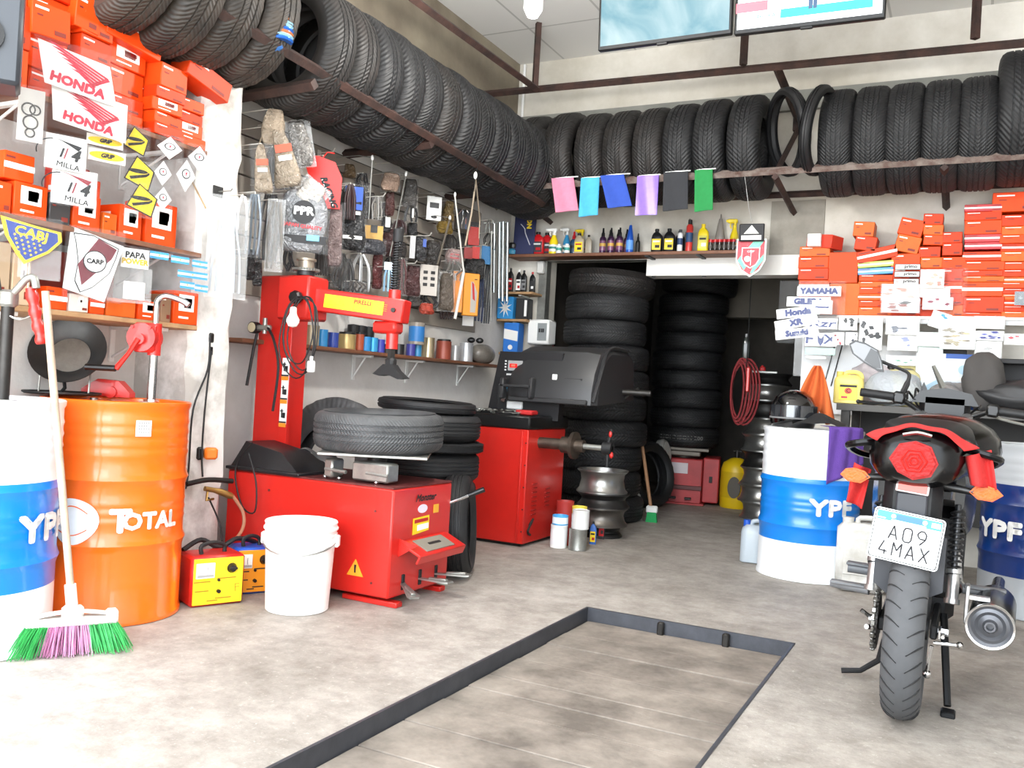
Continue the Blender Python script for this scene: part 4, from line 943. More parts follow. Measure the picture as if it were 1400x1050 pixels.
# steel rims
def rim_geo(R=.19, h=.15, b=None):
    b = b or B()
    b.lathe([(R * .9, h), (R, h), (R, h - .008), (R * .93, h - .02), (R * .87, h - .03), (R * .83, h * .55), (R * .86, h * .4), (R * .9, .03), (R, .01), (R, 0), (R * .94, .002), (R * .86, .02), (R * .8, h * .5), (R * .85, h - .03)], 40, closed=True)
    b.lathe([(R * .82, h * .62), (R * .6, h * .8), (R * .35, h * .72), (R * .2, h * .85), (R * .13, h * .85), (R * .13, h * .8), (R * .33, h * .66), (R * .6, h * .74), (R * .8, h * .55)], 40, closed=True)
    return b
RM = {}
RIMS = mat('#a4a39f', .28, .85, .2, 10); RIMD = mat('#3a3938', .4, .7, .3, 10)
def rims(x, y, z, items, labf, group, seed=0):
    r = random.Random(seed)
    for i, (R, h, m) in enumerate(items):
        k = (R, h, id(m))
        if k in RM: o = bpy.data.objects.new('wheel_rim', RM[k]); C.objects.link(o)
        else: o = rim_geo(R, h).obj('wheel_rim', m); RM[k] = o.data
        o.matrix_world = Matrix.Translation((x + r.uniform(-.012, .012), y + r.uniform(-.01, .01), z)) @ TR(rz=r.uniform(0, 300))
        tag(o, labf(i), 'wheel rim', group); z += h * .985
    return z
rims(-2.27, 5.93, .002, [(.155, .08, RIMD), (.19, .13, mat('#6f6a64', .35, .8, .3)), (.185, .1, RIMD), (.18, .16, RIMS)], lambda i: 'steel wheel rim %s in the low stack right of the balancer' % ['at the bottom', 'second from the floor', 'third from the floor', 'on top'][i], 'rims by the balancer', 1)
zr = rims(-1.56, 7.9, .002, [(.2, .15, RIMS), (.2, .15, RIMS), (.2, .15, RIMS), (.195, .14, RIMD), (.2, .15, RIMS), (.19, .14, RIMS), (.2, .15, RIMD), (.195, .14, RIMS), (.2, .1, RIMD)], lambda i: 'wheel rim %s in the tall stack behind the blue and white drum' % (ORD[i] + ' from the floor'), 'tall rim stack', 2)
p = (-1.56, 7.9, zr)
oilbottle('small red capped bottle standing on the tall rim stack', (p[0] - .04, p[1] - .08, zr), .05, .07, mat('#d22020'), REDB, None, group=None)
tag(B().box((0, 0, .01), (.24, .12, .02), 0, .004).obj('metal_tray', GALV, loc=(-1.6, 7.84, zr), rz=10), 'flat pale tray on top of the tall rim stack', 'tray')
# second tyre stack in the rear on red machine
t = thing('old_tyre_changer', 'small faded red machine standing under the rear tyre stack', 'tyre changer', (-2.46, 8.55, 0), 12)
b = B(); b.box((.0, 0, .22), (.4, .5, .42), 0, .01); b.box((-.02, -.02, .01), (.5, .56, .02), 0, .004); b.obj('cabinet', mat('#b83a3c', .5, 0, .3, 5), t)
b = B(); b.box((.28, -.02, .24), (.15, .44, .42), 0, .01); b.obj('side_box', mat('#b53436', .5, 0, .3, 5), t); b = B(); b.box((.28, -.245, .25), (.03, .01, .06), 0, .008); b.obj('latch', BLACKM, t)
b = B(); b.box((-.02, -.255, .34), (.17, .006, .1)); b.obj('paper_label', mat('#cfc4c8'), t)
b = B(); b.box((.0, -.26, .16), (.4, .03, .04), 0, .004); b.obj('slot_band', mat('#5b2524'), t)
for x in (-.06, .08): B().box((x, -.28, .06), (.06, .06, .02), 0, .004).obj('pedal', DKMET, t)
b = B(); b.cyl((0, 0, .43), (0, 0, .5), .1, seg=16); b.box((0, 0, .52), (.5, .5, .03), 0, .004); b.box((0, -.2, .48), (.35, .1, .05), 0, .01); b.obj('turntable', mat('#6a645c', .5, .6), t)
stack(-2.46, 8.55, .54, 8, lambda i: 'tyre in the dark rear stack above the small red machine, %s from its bottom' % ORD[i], 'rear tyre stack', R=.335, h=.185, ms=(0,), seed=9, key='G')
tyre('GT', 'tyre shifted sideways on top of the dark rear stack', Matrix.Translation((-2.38, 8.5, .54 + 8 * .182 + .11)) @ TR(ry=4), 'rear tyre stack', R=.36, Wd=.2, m=0)
b = B(); b.text('S.JOHNSON 200', .05, 0, Matrix.Translation((-2.46, 8.55, .63)) @ TR(rz=10), bold=.0004, ext=.003, wrap=(.335, 0), sx=1.2)
tag(b.obj('chalk_writing', mat('#807e7a', .9)), 'faint chalk writing on the lowest tyre of the rear stack', 'writing')
# gas cylinder yellow
t = thing('gas_cylinder', 'yellow gas cylinder with a grey patch right of the small red machine', 'gas cylinder', (-1.93, 8.5, 0), 0)
b = B(); b.lathe([(0, 0), (.13, 0), (.14, .02), (.14, .36), (.12, .42), (.06, .46), (.03, .47), (0, .47)], 28); b.obj('body', mat('#d9b514', .4), t); b = B(); b.cyl((0, 0, .46), (0, 0, .54), .02); b.cyl((-.03, 0, .53), (.04, 0, .53), .014); b.obj('valve', DKMET, t)
b = B(); b.lathe([(.143, .1), (.143, .34)], 28, cap=False); b.obj('collar', mat('#c7a412', .5), t)
b = B(); b.prism([(.06 * math.cos(a), .1 * math.sin(a)) for a in [2 * PI * i / 20 for i in range(20)]], .01, 0, F(.02, -.142, .2)); b.obj('grey_patch', mat('#5a554e', .8), t)
# standing items left of the small machine: white disc, leaning tyre, brush, broom handle
t = thing('wheel_cover', 'pale round wheel cover propped on the tyre left of the small machine', 'wheel cover', tuple(W(903, 618, y=8.1)), 0)
b = B(); b.lathe([(0, .01), (.1, .01), (.115, 0), (.115, .05), (.1, .07), (0, .07)], 28, T=TR(0, 0, 0, 0, 75, 0)); b.obj('disc', mat('#8f8d88', .5), t); b = B(); b.lathe([(0, .071), (.085, .071), (.085, .074), (0, .076)], 28, T=TR(0, 0, 0, 0, 75, 0)); b.obj('centre_plate', mat('#c9c8c0', .5), t)
c = W(895, 675, y=7.9); tyre('ln2', 'old tyre leaning upright in the doorway beside the small brush', Matrix.Translation((c.x - .02, 7.75, .3)) @ TR(rz=-20) @ TR(ry=78), 'tyres standing in the rear', R=.3, Wd=.17, m=2)
a = W(889, 705, y=6.9); 
t = thing('scrub_brush', 'long-handled brush with green bristles beside the doorway stack', 'brush', (a.x, 6.9, 0), 10)
tp = W(865, 470, y=7.05); tp = Vector((tp.x - a.x, tp.y - 6.9, tp.z))
B().cyl((0, 0, .12), tp, .014, seg=10).obj('handle', mat('#a97c58', .6, 0, .2), t)
B().box((.01, 0, .1), (.09, .05, .06), 0, .01).obj('head', WHITEP, t); B().prism([(-.045, 0), (.045, 0), (.035, .08), (-.035, .08)], .05, 0, F(.012, .025, .0)).obj('bristles', mat('#1f9a54', .8, bump=.5, bs=120), t)
b = B(); b.prism([(0, 0), (.05, 0), (.02, .2), (-.03, .24)], .01, 0, F(0, 0, 0)); tag(b.obj('dustpan', mat('#9c9a95', .5), loc=(a.x - .12, 6.93, 0.001)), 'thin pale dustpan edge standing left of the small brush', 'dustpan')
# red hose coil hanging
p = W(1012, 532, y=7.3)
t = thing('hose_coil', 'dark red coiled air hose hanging left of the tall rim stack', 'hose', p, 5)
for k in range(6):
    b = B(); a_ = .05 + .012 * k; hh = .21 + .02 * (k % 3); b.tube([(a_ * math.sin(u) + .012 * k - .02, -.02 + .008 * k + .02 * math.cos(u), hh * math.cos(u) * (1 if math.cos(u) > 0 else 1.15)) for u in [2 * PI * i / 24 for i in range(24)]], .0085, 7, closed=True); b.obj('hose_loop', mat('#7a2427', .45), t)
B().box((.06, -.03, .08), (.03, .03, .2), 0, .01).obj('hanger', REDM, t)
B().tube([(.04, .0, .18), (.04, .0, 1.75)], .004, 6).obj('cord', BLACKM, t)
p = W(1020, 480, y=7.35); oilbottle('slim clear glass bottle above the red hose coil', (p.x, p.y, p.z - .1), .06, .24, mat('#2e3330', .15), mat('#888888'), None, neck=.2)
# clear jug blue cap
def jug(label, loc, w, d, h, m, capm, rz, handle=True, name='plastic_jug', cat='jug', lab=None):
    t = thing(name, label, cat, loc, rz)
    b = B(); n = 20; secs = [(0, .9), (.02, 1), (.7, 1), (.8, .93), (.88, .7), (.9, .62)]; vs = []
    for z, s in secs:
        for i in range(n):
            a = 2 * PI * i / n; c, s_ = math.cos(a), math.sin(a); vs.append((w / 2 * s * math.copysign(abs(c) ** .5, c), d / 2 * s * math.copysign(abs(s_) ** .5, s_), z * h))
    b.add(vs, [(j * n + i, j * n + (i + 1) % n, (j + 1) * n + (i + 1) % n, (j + 1) * n + i) for j in range(5) for i in range(n)] + [list(range(n))[::-1], [5 * n + i for i in range(n)]])
    b.obj('body', m, t, sharp=50)
    b = B(); b.cyl((-w * .3, 0, h * .84), (-w * .3, 0, h), .022, seg=14); b.obj('cap', capm, t)
    if handle:
        b = B(); b.tube([(-w * .14, 0, h * .86), (-w * .08, 0, h * .97), (w * .2, 0, h * .99), (w * .38, 0, h * .92), (w * .42, 0, h * .75)], .014, 8, smooth=4); b.obj('handle', m, t)
    if lab:
        b = B(); b.box((0, -d / 2 - .002, h * .36), (w * .6, .003, h * .5), 0, .001); b.box((0, -d / 2 - .004, h * .55), (w * .56, .002, h * .07), 1); b.sphere((0, -d / 2 - .002, h * .4), (w * .15, .003, w * .13), 14, 8, 2); b.box((-w * .12, -d / 2 - .004, h * .2), (w * .2, .002, h * .06), 3); b.text('C', .035, 1, F(0, -d / 2 - .006, h * .4)); b.obj('label', lab, t)
    return t
JM = mat('#c9d4dc', .3, 0, .08, 5, trans=.35)
p = fl_(1030, 771, .08); jug('cloudy white jug with blue cap left of the white drum', p, .17, .15, .26, JM, BLU, 10)
# jerrycan lying behind pegs
p = fl_(1176, 812, .07)
t = thing('jerrycan', 'dirty white plastic jerrycan standing right of the drum', 'jerrycan', p, 8)
JC = mat('#dcdcd8', .5, 0, 0, 7, col2='#b5b2aa')
b = B(); b.box((0, 0, .19), (.27, .16, .37), 0, .035); b.box((0, -.083, .2), (.2, .012, .2), 0, .005); b.obj('body', JC, t)
b = B(); b.cyl((-.08, 0, .37), (-.08, 0, .4), .03, seg=14); b.obj('cap', JC, t); b = B(); b.tube([(-.03, 0, .37), (-.02, 0, .4), (.08, 0, .4), (.1, 0, .37)], .014, 8, smooth=3); b.obj('handle', JC, t)
# helmet, visor pieces on the drum
hx = Vector((DY.x, DY.y, DH)); 
t = thing('helmet', 'glossy black helmet resting on the left of the white drum', 'helmet', (hx.x - .12, hx.y - .0, DH), 20)
b = B(); b.lathe([(.12, 0), (.132, .03), (.137, .08), (.13, .13), (.105, .18), (.06, .215), (0, .225)], 32, cap=False); b.lathe([(.12, 0), (.1, .03), (.1, .1), (.06, .17), (0, .19)], 32, cap=False); b.obj('shell', mat('#0c0c0d', .12, coat=.8), t)
b = B(); b.surf(lambda u, v: ((.14 + .004) * math.sin(-1.3 + 2.6 * u), -(.14 + .004) * math.cos(-1.3 + 2.6 * u) * 1.02, .06 + .07 * v), 16, 3); b.obj('visor', mat('#24262a', .08, coat=1), t)
b = B(); b.tube([(.14 * math.sin(a), -.14 * math.cos(a), .055) for a in [-1.4 + 2.8 * i / 14 for i in range(15)]], .006, 6); b.obj('visor_trim', mat('#7c7c7c', .3), t)
tag(B().surf(lambda u, v: Vector((hx.x - .04 + .3 * (u - .2), hx.y - .2 + .25 * v, DH + .015 + .075 * math.sin(PI * u) * math.sin(PI * (v * .8 + .1)) + .006 * math.sin(11 * u + 6 * v))), 20, 12).obj('work_cap', mat('#1b1b1c', .85)), 'black cloth cap lying on the white drum beside the helmet', 'cap')
# orange rag hanging
def cloth(name, label, cat, outline_fn, m, nu=24, nv=24, loc=None, solid=.003, **k):
    b = B(); b.surf(outline_fn, nu, nv); o = b.obj(name, m, sharp=180, **k)
    md = o.modifiers.new('s', 'SOLIDIFY'); md.thickness = solid
    return tag(o, label, cat)
ra = W(1118, 500, y=5.62)
def ragf(u, v):
    w_ = .03 + .17 * v ** .8; x = ra.x + (u - .5) * w_ * 1.25 - .015 * v; z = ra.z - .3 * v - (.05 * math.sin(u * 9) * v ** 3) ; yy_ = ra.y - .03 * math.sin(u * 14 + v * 2) * (.3 + v)
    return Vector((x, yy_, z))
cloth('orange_rag', 'orange-brown cloth hanging in a point above the white drum', 'rag', ragf, mat('#c4602c', .9, bump=.3, bs=200))
def pf(u, v):
    x = hx.x + .17 + .17 * u; 
    if v < .35: return Vector((x, hx.y - .05 - .2 * v / .35 - .08 * u * 0, DH + .012 + .012 * math.sin(9 * u)))
    k = (v - .35) / .65; a = .62 + (u - .5) * .62; rr = DR + .018 + .008 * math.sin(u * 15 + k * 2)
    return Vector((hx.x + rr * math.sin(a + .1), hx.y - rr * math.cos(a + .1), DH + .012 - k * (.32 - .12 * u)))
def pf2(u, v):
    a = .42 + u * .85; rr = (DR + .016 + .006 * math.sin(u * 17 + v * 3)); k = max(0, v - .22) / .78; q = min(1, v / .22)
    rr = rr * (.45 + .55 * q)
    return Vector((hx.x + rr * math.sin(a), hx.y - rr * math.cos(a), DH + .022 * (1 - k) - k * (.3 - .12 * u)))
cloth('purple_rag', 'purple towel draped over the right side of the white drum', 'rag', pf2, mat('#5b3c8e', .95, bump=.4, bs=220))
# ================= SHELVES, BOXES AND STICKER BAGS (front left) =================
def shelf(label, x0, x1, y0, y1, z, th=.022, m=WOOD, brackets=(), name='shelf', axis='y', braket=None):
    t = thing(name, label, 'shelf', ((x0 + x1) / 2, (y0 + y1) / 2, z - th))
    w, d = x1 - x0, y1 - y0
    B().box((0, 0, th / 2), (w, d, th), 0, .003).obj('board', m, t)
    for q in brackets:
        b = B()
        if axis == 'y': b.box((-.02, q - (y0 + y1) / 2, -.008), (w - .06, .025, .014)); b.box((-w / 2 + .008, q - (y0 + y1) / 2, -.08), (.01, .025, .16)); b.cyl((-w / 2 + .01, q - (y0 + y1) / 2, -.14), (w / 2 - .1, q - (y0 + y1) / 2, -.01), .006, seg=6)
        else: b.box((q - (x0 + x1) / 2, .02, -.008), (.03, d - .05, .014)); b.box((q - (x0 + x1) / 2, d / 2 - .008, -.08), (.03, .012, .16))
        b.obj('bracket', braket or WHITEP, t)
    return t
ZS1, ZS2, ZS3 = 1.20, 1.525, 1.985
XF = -3.1
shelf('lowest wooden shelf above the drums on the front left wall', XL + .001, XF, .9, 2.93, ZS1, brackets=(1.4, 2.1, 2.8))
shelf('middle wooden shelf of orange boxes on the front left wall', XL + .001, XF, .9, 2.93, ZS2, m=WOODD, brackets=(1.4, 2.1, 2.8))
shelf('top wooden shelf under the orange box pile on the front left wall', XL + .001, XF, .9, 2.93, ZS3, m=WOODD, brackets=(1.4, 2.1, 2.8))
def pbx(b, c, d, style, r, face='x'):
    """carton: mats = [body, light print, dark print, second colour]"""
    b.box(c, d, 0, .003)
    x, y, z = d
    def mark(u, v, w, h, mi):   # u,v in -.5...5 on the visible front face
        if face == 'x': b.box((c[0] + x / 2 + .0006, c[1] + u * y, c[2] + v * z), (.0015, w * y, h * z), mi)
        else: b.box((c[0] + u * x, c[1] - y / 2 - .0006, c[2] + v * z), (w * x, .0015, h * z), mi)
    if style == 'line':
        mark(-.25, .32, .34, .07, 1); mark(.22, -.3, .3, .14, 2); mark(-.3, .1, .15, .05, 2)
    elif style == 'cap':
        mark(.0, .15, .62, .5, 1); mark(.05, .15, .3, .3, 2); mark(.15, .2, .16, .18, 3); mark(-.1, -.3, .4, .06, 1)
    elif style == 'label':
        mark(.1, .15, .28, .5, 1); mark(.1, .12, .1, .14, 2); mark(.36, .1, .05, .5, 1); mark(.3, -.3, .24, .14, 2)
    elif style == 'stripe':
        mark(0, .0, 1.0, .22, 1); mark(-.3, .3, .3, .08, 2)
    # end face strip
    if face == 'x': b.box((c[0] - .1 * x, c[1] - y / 2 - .0006, c[2] + .25 * z), (x * .4, .0015, z * .08), 1)
CM = [ORB, PAPER, mat('#7a1c10', .6), mat('#333')]
def carton(label, c, d, style='line', m=ORB, rz=0, ry=0, rx=0, face='x', group=None, name='parts_box', col3=REDB):
    T = Matrix.Translation(c) @ TR(rz=rz, ry=ry, rx=rx)
    b = B(); pbx(b, (0, 0, 0), d, style, R_, face)
    return tag(b.obj(name, [m, PAPER, mat('#7a2414', .6), col3], T=T), label, 'box', group)
# the high pile on the top shelf: columns along the wall
GP = 'orange boxes piled on the top left shelf'
def wy(px, py, x=XF): return W(px, py, x=x)
pile = [  # px0, px1 on the front plane, list of heights(m), front plane offset, style
    (-28, 40, [.14, .16, .1, .12], 0, 'far left column at the screen edge'),
    (42, 100, [.1, .12, .16, .15], -.02, 'column above the upper bird-wing sticker'),
    (102, 150, [.1, .1, .09, .1, .12], .01, 'second column, right of the rounded box'),
    (152, 208, [.055, .07, .11, .09], -.03, 'third column under the labelled long box'),
    (210, 252, [.05, .05, .055, .05, .1], .02, 'fourth column of flat boxes'),
    (254, 290, [.05, .06, .05, .055], -.02, 'last column beside the pilaster')]
r = random.Random(21)
for ci, (a, b_, hs, off, nm) in enumerate(pile):
    y0 = wy(a, 150).y; y1 = wy(b_, 150).y; z = ZS3 + .001
    for k, h in enumerate(hs):
        dd = r.uniform(.2, .3); jx = r.uniform(-.012, .012); jy = r.uniform(-.006, .006)
        carton('orange parts box, %s from the shelf, %s' % (ORD[k], nm), (XF + off - dd / 2 + jx - .02, (y0 + y1) / 2 + jy, z + h / 2), (dd, (y1 - y0) * .95, h * .985), ['line', 'line', 'cap', 'line'][(k + ci) % 4] if h < .1 else 'line', [ORB, ORB2, ORB][(k + ci) % 3], rz=r.uniform(-5, 5), group=GP); z += h
# individual boxes capping the pile
def cap_box(label, px0, py0, px1, py1, dd, style, m, rz=0, rx=0, off=0):
    x = XF + off; c = W((px0 + px1) / 2, (py0 + py1) / 2, x=x); a = W(px0, (py0 + py1) / 2, x=x); b_ = W(px1, (py0 + py1) / 2, x=x); h = (py1 - py0) * depth(c) / FPX
    return carton(label, (x - dd / 2, c.y, c.z), (dd, abs(b_.y - a.y), h), style, m, rz=rz, rx=rx, group=GP)
cap_box('long orange box with white label topping the pile below the tyres', 150, 12, 226, 66, .16, 'label', ORB, rx=-6)
cap_box('small upright orange box at the top of the pile next to the labelled box', 104, -4, 138, 42, .14, 'line', ORB, rx=-3)
cap_box('bright orange rounded-looking box highest at the left of the pile', 44, 8, 98, 52, .2, 'line', ORB, rx=3)
cap_box('long flat orange box sticking out on top beside the pilaster', 258, 94, 318, 122, .12, 'line', ORB2, rx=-14, off=.02)
# middle shelf boxes
GM = 'orange filter boxes on the middle left shelf'
mid = [(-45, -3, .13, 'cap', ORB, 'orange box at the screen edge on the middle left shelf'), (0, 24, .115, 'line', ORB, 'plain orange box left of the piston boxes on the middle shelf'), (26, 74, .13, 'cap', ORB, 'orange piston box with white panel, first on the middle left shelf'),
       (76, 106, .12, 'line', mat('#2d2b2c', .5), 'black and yellow box between orange boxes on the middle left shelf'), (108, 147, .14, 'cap', ORB, 'orange piston box under the lower quarter-mile sticker'), (150, 170, .09, 'line', ORB3, 'small orange bottle-shaped box with white panels on the middle left shelf'),
       (172, 204, .14, 'cap', ORB, 'orange piston box, second from the right on the middle left shelf'), (208, 252, .185, 'cap', ORB, 'orange piston box standing last on the middle left shelf')]
for i, (a, b_, h, st, m, lab) in enumerate(mid):
    y0 = wy(a, 300).y; y1 = wy(b_, 300).y; carton(lab, (XF - .03 - .08, (y0 + y1) / 2, ZS2 + .001 + h / 2), (.14, (y1 - y0) * .96, h), st, m, rz=0, group=GM)
y0 = wy(14, 245).y; y1 = wy(56, 245).y; carton('orange and white box lying on the first piston box', (XF - .11, (y0 + y1) / 2, ZS2 + .002 + .13 + .05), (.14, y1 - y0, .1), 'stripe', ORB, group=GM)
y0 = wy(130, 245).y; y1 = wy(170, 245).y; carton('red oil filter box behind the oval stickers on the middle shelf', (XF - .26, (y0 + y1) / 2, ZS2 + .002 + .14), (.1, y1 - y0, .28), 'cap', mat('#b8281c', .5), group=GM)
y0 = wy(140, 300).y; y1 = wy(175, 300).y; carton('tall orange box behind the bottle-shaped box on the middle shelf', (XF - .24, (y0 + y1) / 2 - .02, ZS2 + .002 + .12), (.1, y1 - y0 + .06, .24), 'none', ORB, group=GM)
# lower shelf boxes
GL = 'boxes on the lowest left shelf'
low = [(-40, 18, .22, 'line', mat('#b9a184', .8), 'brown cardboard box at the screen edge on the lowest left shelf', 0), (20, 46, .19, 'label', mat('#c0a688', .8), 'brown cardboard box with white label on the lowest left shelf', 0), (48, 66, .25, 'none', mat('#7b2016', .5), 'dark red box behind the broom handle on the lowest left shelf', -.1), (68, 98, .085, 'stripe', ORB, 'white and orange box right of the broom handle on the lowest shelf', 0),
       (100, 127, .07, 'label', mat('#e8d8cc', .5), 'white and orange carton under the red and white crest', 0), (129, 149, .075, 'stripe', ORB, 'small white-ended orange carton on the lowest left shelf', 0), (151, 192, .075, 'none', ORB3, 'plain orange carton with faint diamonds on the lowest left shelf', 0),
       (195, 224, .08, 'cap', ORB, 'orange and white carton behind the pump spout', 0), (226, 240, .12, 'line', mat('#8a6a50', .6), 'brown tube box right of the pump spout on the lowest shelf', 0), (243, 277, .145, 'cap', ORB, 'orange box with white oval at the end of the lowest left shelf', 0)]
for i, (a, b_, h, st, m, lab, of) in enumerate(low):
    y0 = wy(a, 400).y; y1 = wy(b_, 400).y; carton(lab, (XF - .1 + of, (y0 + y1) / 2, ZS1 + .001 + h / 2), (.16, (y1 - y0) * .97, h), st, m, group=GL)
y0 = wy(60, 350).y; y1 = wy(205, 350).y; carton('dark red long box standing behind the cartons on the lowest left shelf', (XF - .27, (y0 + y1) / 2, ZS1 + .125), (.12, y1 - y0, .25), 'none', mat('#8a3226', .5), group=GL)
for i, z in enumerate((1.22, 1.32, 1.42)):
    q = wy(286, 400); B_ = B(); B_.cyl((0, 0, 0), (0, 0, .09), .03, seg=16); tag(B_.obj('small_tin', mat('#e2e2e0', .4), loc=(XL + .06, 2.87, ZS1 + .001 + i * .092)), 'small white tin, %s of three stacked by the pilaster' % ['lowest', 'middle', 'highest'][i], 'tin', 'white tins by the pilaster')

# ---- transparent bags with stickers / contents ----
def film_quad(b, w, h, r, mi=0, puff=.006, y=0):
    ph = r.uniform(0, 6)
    b.surf(lambda u, v: Vector(((u - .5) * w, y - puff * (math.sin(PI * u) * math.sin(PI * v)) * (1 + .6 * math.sin(9 * u + ph + 4 * v)) , (v - .5) * h)), 10, 10, mi)
def bag(label, px, rz=30, x=None, y=None, d=None, film=FILM, content=None, tilt=0, cat='bag', group=None, name='sticker_bag', header=None, pin=True, seed=None):
    """px = (x0, y0, x1, y1) on the photo; content(b_fn, t, w, h) adds the inside parts"""
    k = dict(x=x) if x is not None else (dict(y=y) if y is not None else dict(d=d))
    c, w_, h_ = pbox(*px, rz=rz, **k)
    t = thing(name, label, cat, T=Matrix.Translation(c) @ TR(rz=rz) @ TR(ry=tilt), group=group)
    r = random.Random(seed if seed is not None else int(px[0] * 7 + px[1]))
    if content: content(t, w_, h_)
    if film is not None:
        b = B(); film_quad(b, w_, h_, r, 0, .005, -.006); film_quad(b, w_, h_, r, 0, -.004, .006); b.obj('film', film, t)
    if header: b = B(); b.box((0, -.002, h_ / 2 - .012), (w_, .012, .024)); b.obj('header_card', header, t)
    return t
def card(t, poly, m, y=-.001, th=.0015, name='sticker'):
    return B().prism(poly, th, 0, F(0, y, 0)).obj(name, m, t)
WH = mat('#e3e1dd', .45); HRED = mat('#c21f3a', .45)
def rect(w, h, cx=0, cz=0, sk=0): return [(cx - w / 2, cz - h / 2), (cx + w / 2, cz - h / 2 - sk), (cx + w / 2, cz + h / 2 - sk), (cx - w / 2, cz + h / 2)]
def wing_sticker(t, w, h):
    b = B(); b.prism([(-w * .48, h * .46), (w * .36, h * .3), (w * .48, -h * .48), (-w * .36, -h * .36)] if t['v'] else [(-w * .46, h * .48), (w * .46, h * .36), (w * .48, -h * .48), (-w * .4, -h * .34)], .0015, 0, F(0, -.001, 0))
    TT = F(0, -.003, 0) @ TR(rz=-6)
    for k in range(6):
        x0, z0 = -w * (.42 - .065 * k), h * (.42 - .075 * k); x1, z1 = w * (.36 - .025 * k), h * (.1 - .05 * k)
        b.prism([(x0, z0), (x0 + w * .1, z0 - h * .005), (x1, z1), (x1 - w * .03, z1 - h * .03), (x0 + w * .1, z0 - h * .045)], .001, 1, TT)
    b.prism([(w * .32, h * .12), (w * .38, h * .06), (w * .2, -h * .16), (w * .12, -h * .17), (w * .3, h * .05)], .001, 1, TT)
    b.text('HONDA', h * .25, 1, F(.01 * w, -.0035, -h * .25) @ TR(rz=-7), bold=h * .014, sx=1.1)
    b.obj('sticker', [WH, HRED], t)
def honda(label, px, v):
    global _v
    c, w_, h_ = pbox(*px, rz=66, x=XF + .05)
    t = thing('sticker_bag', label, 'sticker', T=Matrix.Translation(c) @ TR(rz=66) @ TR(ry=2), group='hanging stickers on the front left shelves'); t['v'] = v
    wing_sticker(t, w_, h_); b = B(); film_quad(b, w_ * 1.04, h_ * 1.05, random.Random(1), 0, .004, -.006); b.obj('film', FILM, t); del t['v']
honda('upper red and white wing sticker with lettering on the orange boxes', (53, 66, 160, 134), 1)
honda('lower red and white wing sticker with lettering, under its twin', (69, 122, 173, 185), 0)
GS = 'hanging stickers on the front left shelves'
def milla(col):
    def f(t, w, h):
        b = B(); b.prism(rect(w * .94, h * .92), .0015, 0, F(0, -.001, 0))
        pts = [(-w * .28 + w * .4 * math.cos(a), -h * .02 + h * .36 * math.sin(a)) for a in [rad(95 + 100 * i / 10) for i in range(11)]]
        for i in range(10): b.prism([pts[i], pts[i + 1], (pts[i + 1][0] * .96, pts[i + 1][1] * .93), (pts[i][0] * .96, pts[i][1] * .93)], .001, 1, F(0, -.003, 0))
        b.prism([(-w * .3, h * .36), (w * .36, h * .22), (w * .28, h * .1), (w * .1, h * .2), (-w * .1, h * .3)], .001, col, F(0, -.003, 0))
        b.text('1', h * .34, 1, F(-w * .12, -.0032, -h * .02), bold=.001, shear=.3); b.text('/', h * .4, 2, F(0, -.0032, -h * .03)); b.text('4', h * .42, 1, F(w * .2, -.0032, -h * .05), bold=.002, shear=.3)
        b.text('MILLA', h * .2, 1, F(.06 * w, -.0032, -h * .34) @ TR(rz=-6), sx=1.1); b.obj('sticker', [WH, INK, mat('#8c2a34')], t)
    return f
bag('white quarter-mile gauge sticker, the upper all-black one', (63, 184, 117, 235), 66, x=XF + .03, content=milla(1), group=GS)
bag('white quarter-mile gauge sticker, the lower one with dark red needle', (72, 230, 131, 283), 66, x=XF + .03, content=milla(2), group=GS)
def ovals(t, w, h):
    b = B(); b.prism(rect(w * .9, h * .6), .0015, 0, F(0, -.001, 0)); b.prism([(w * .42 * math.cos(a), h * .2 * math.sin(a)) for a in [2 * PI * i / 20 for i in range(20)]], .001, 1, F(0, -.003, 0)); b.text('GRIP', h * .28, 2, F(0, -.0035, 0), bold=.0015, shear=.3); b.obj('sticker', [WH, YEL, INK], t)
bag('white bag with upper yellow oval sticker right of the gauge sticker', (118, 181, 169, 206), 66, x=XF + .03, content=ovals, group=GS)
bag('white bag with lower yellow oval sticker above the red filter box', (120, 200, 172, 228), 66, x=XF + .03, content=ovals, group=GS)
def diamond(t, w, h):
    b = B(); b.prism([(-w * .1, h * .47), (w * .45, h * .1), (w * .3, -h * .46), (-w * .45, -h * .2)], .0015, 1, F(0, -.001, 0)); b.prism([(-w * .09, h * .42), (w * .4, h * .09), (w * .27, -h * .41), (-w * .4, -h * .18)], .001, 0, F(0, -.003, 0))
    b.prism([(-w * .3, -h * .12), (w * .2, h * .0), (w * .28, h * .06), (w * .3, h * .0), (w * .2, -h * .08), (-w * .25, -h * .2)], .001, 1, F(0, -.0042, 0)); b.prism([(w * .3 * math.cos(a) - w * .05, h * .05 + h * .06 * math.sin(a)) for a in [2 * PI * i / 14 for i in range(14)]], .001, 1, F(0, -.0042, 0)); b.obj('sticker', [YEL, INK], t)
for i, (px, l) in enumerate((((168, 172, 204, 214), 'yellow and black warning sticker, topmost of three in the column'), ((169, 212, 212, 262), 'yellow and black warning sticker, middle of three in the column'), ((172, 250, 216, 298), 'yellow and black warning sticker, lowest of three above the filter boxes'))):
    bag(l, px, 66, x=XF + .02 + .012 * i, content=diamond, group=GS)
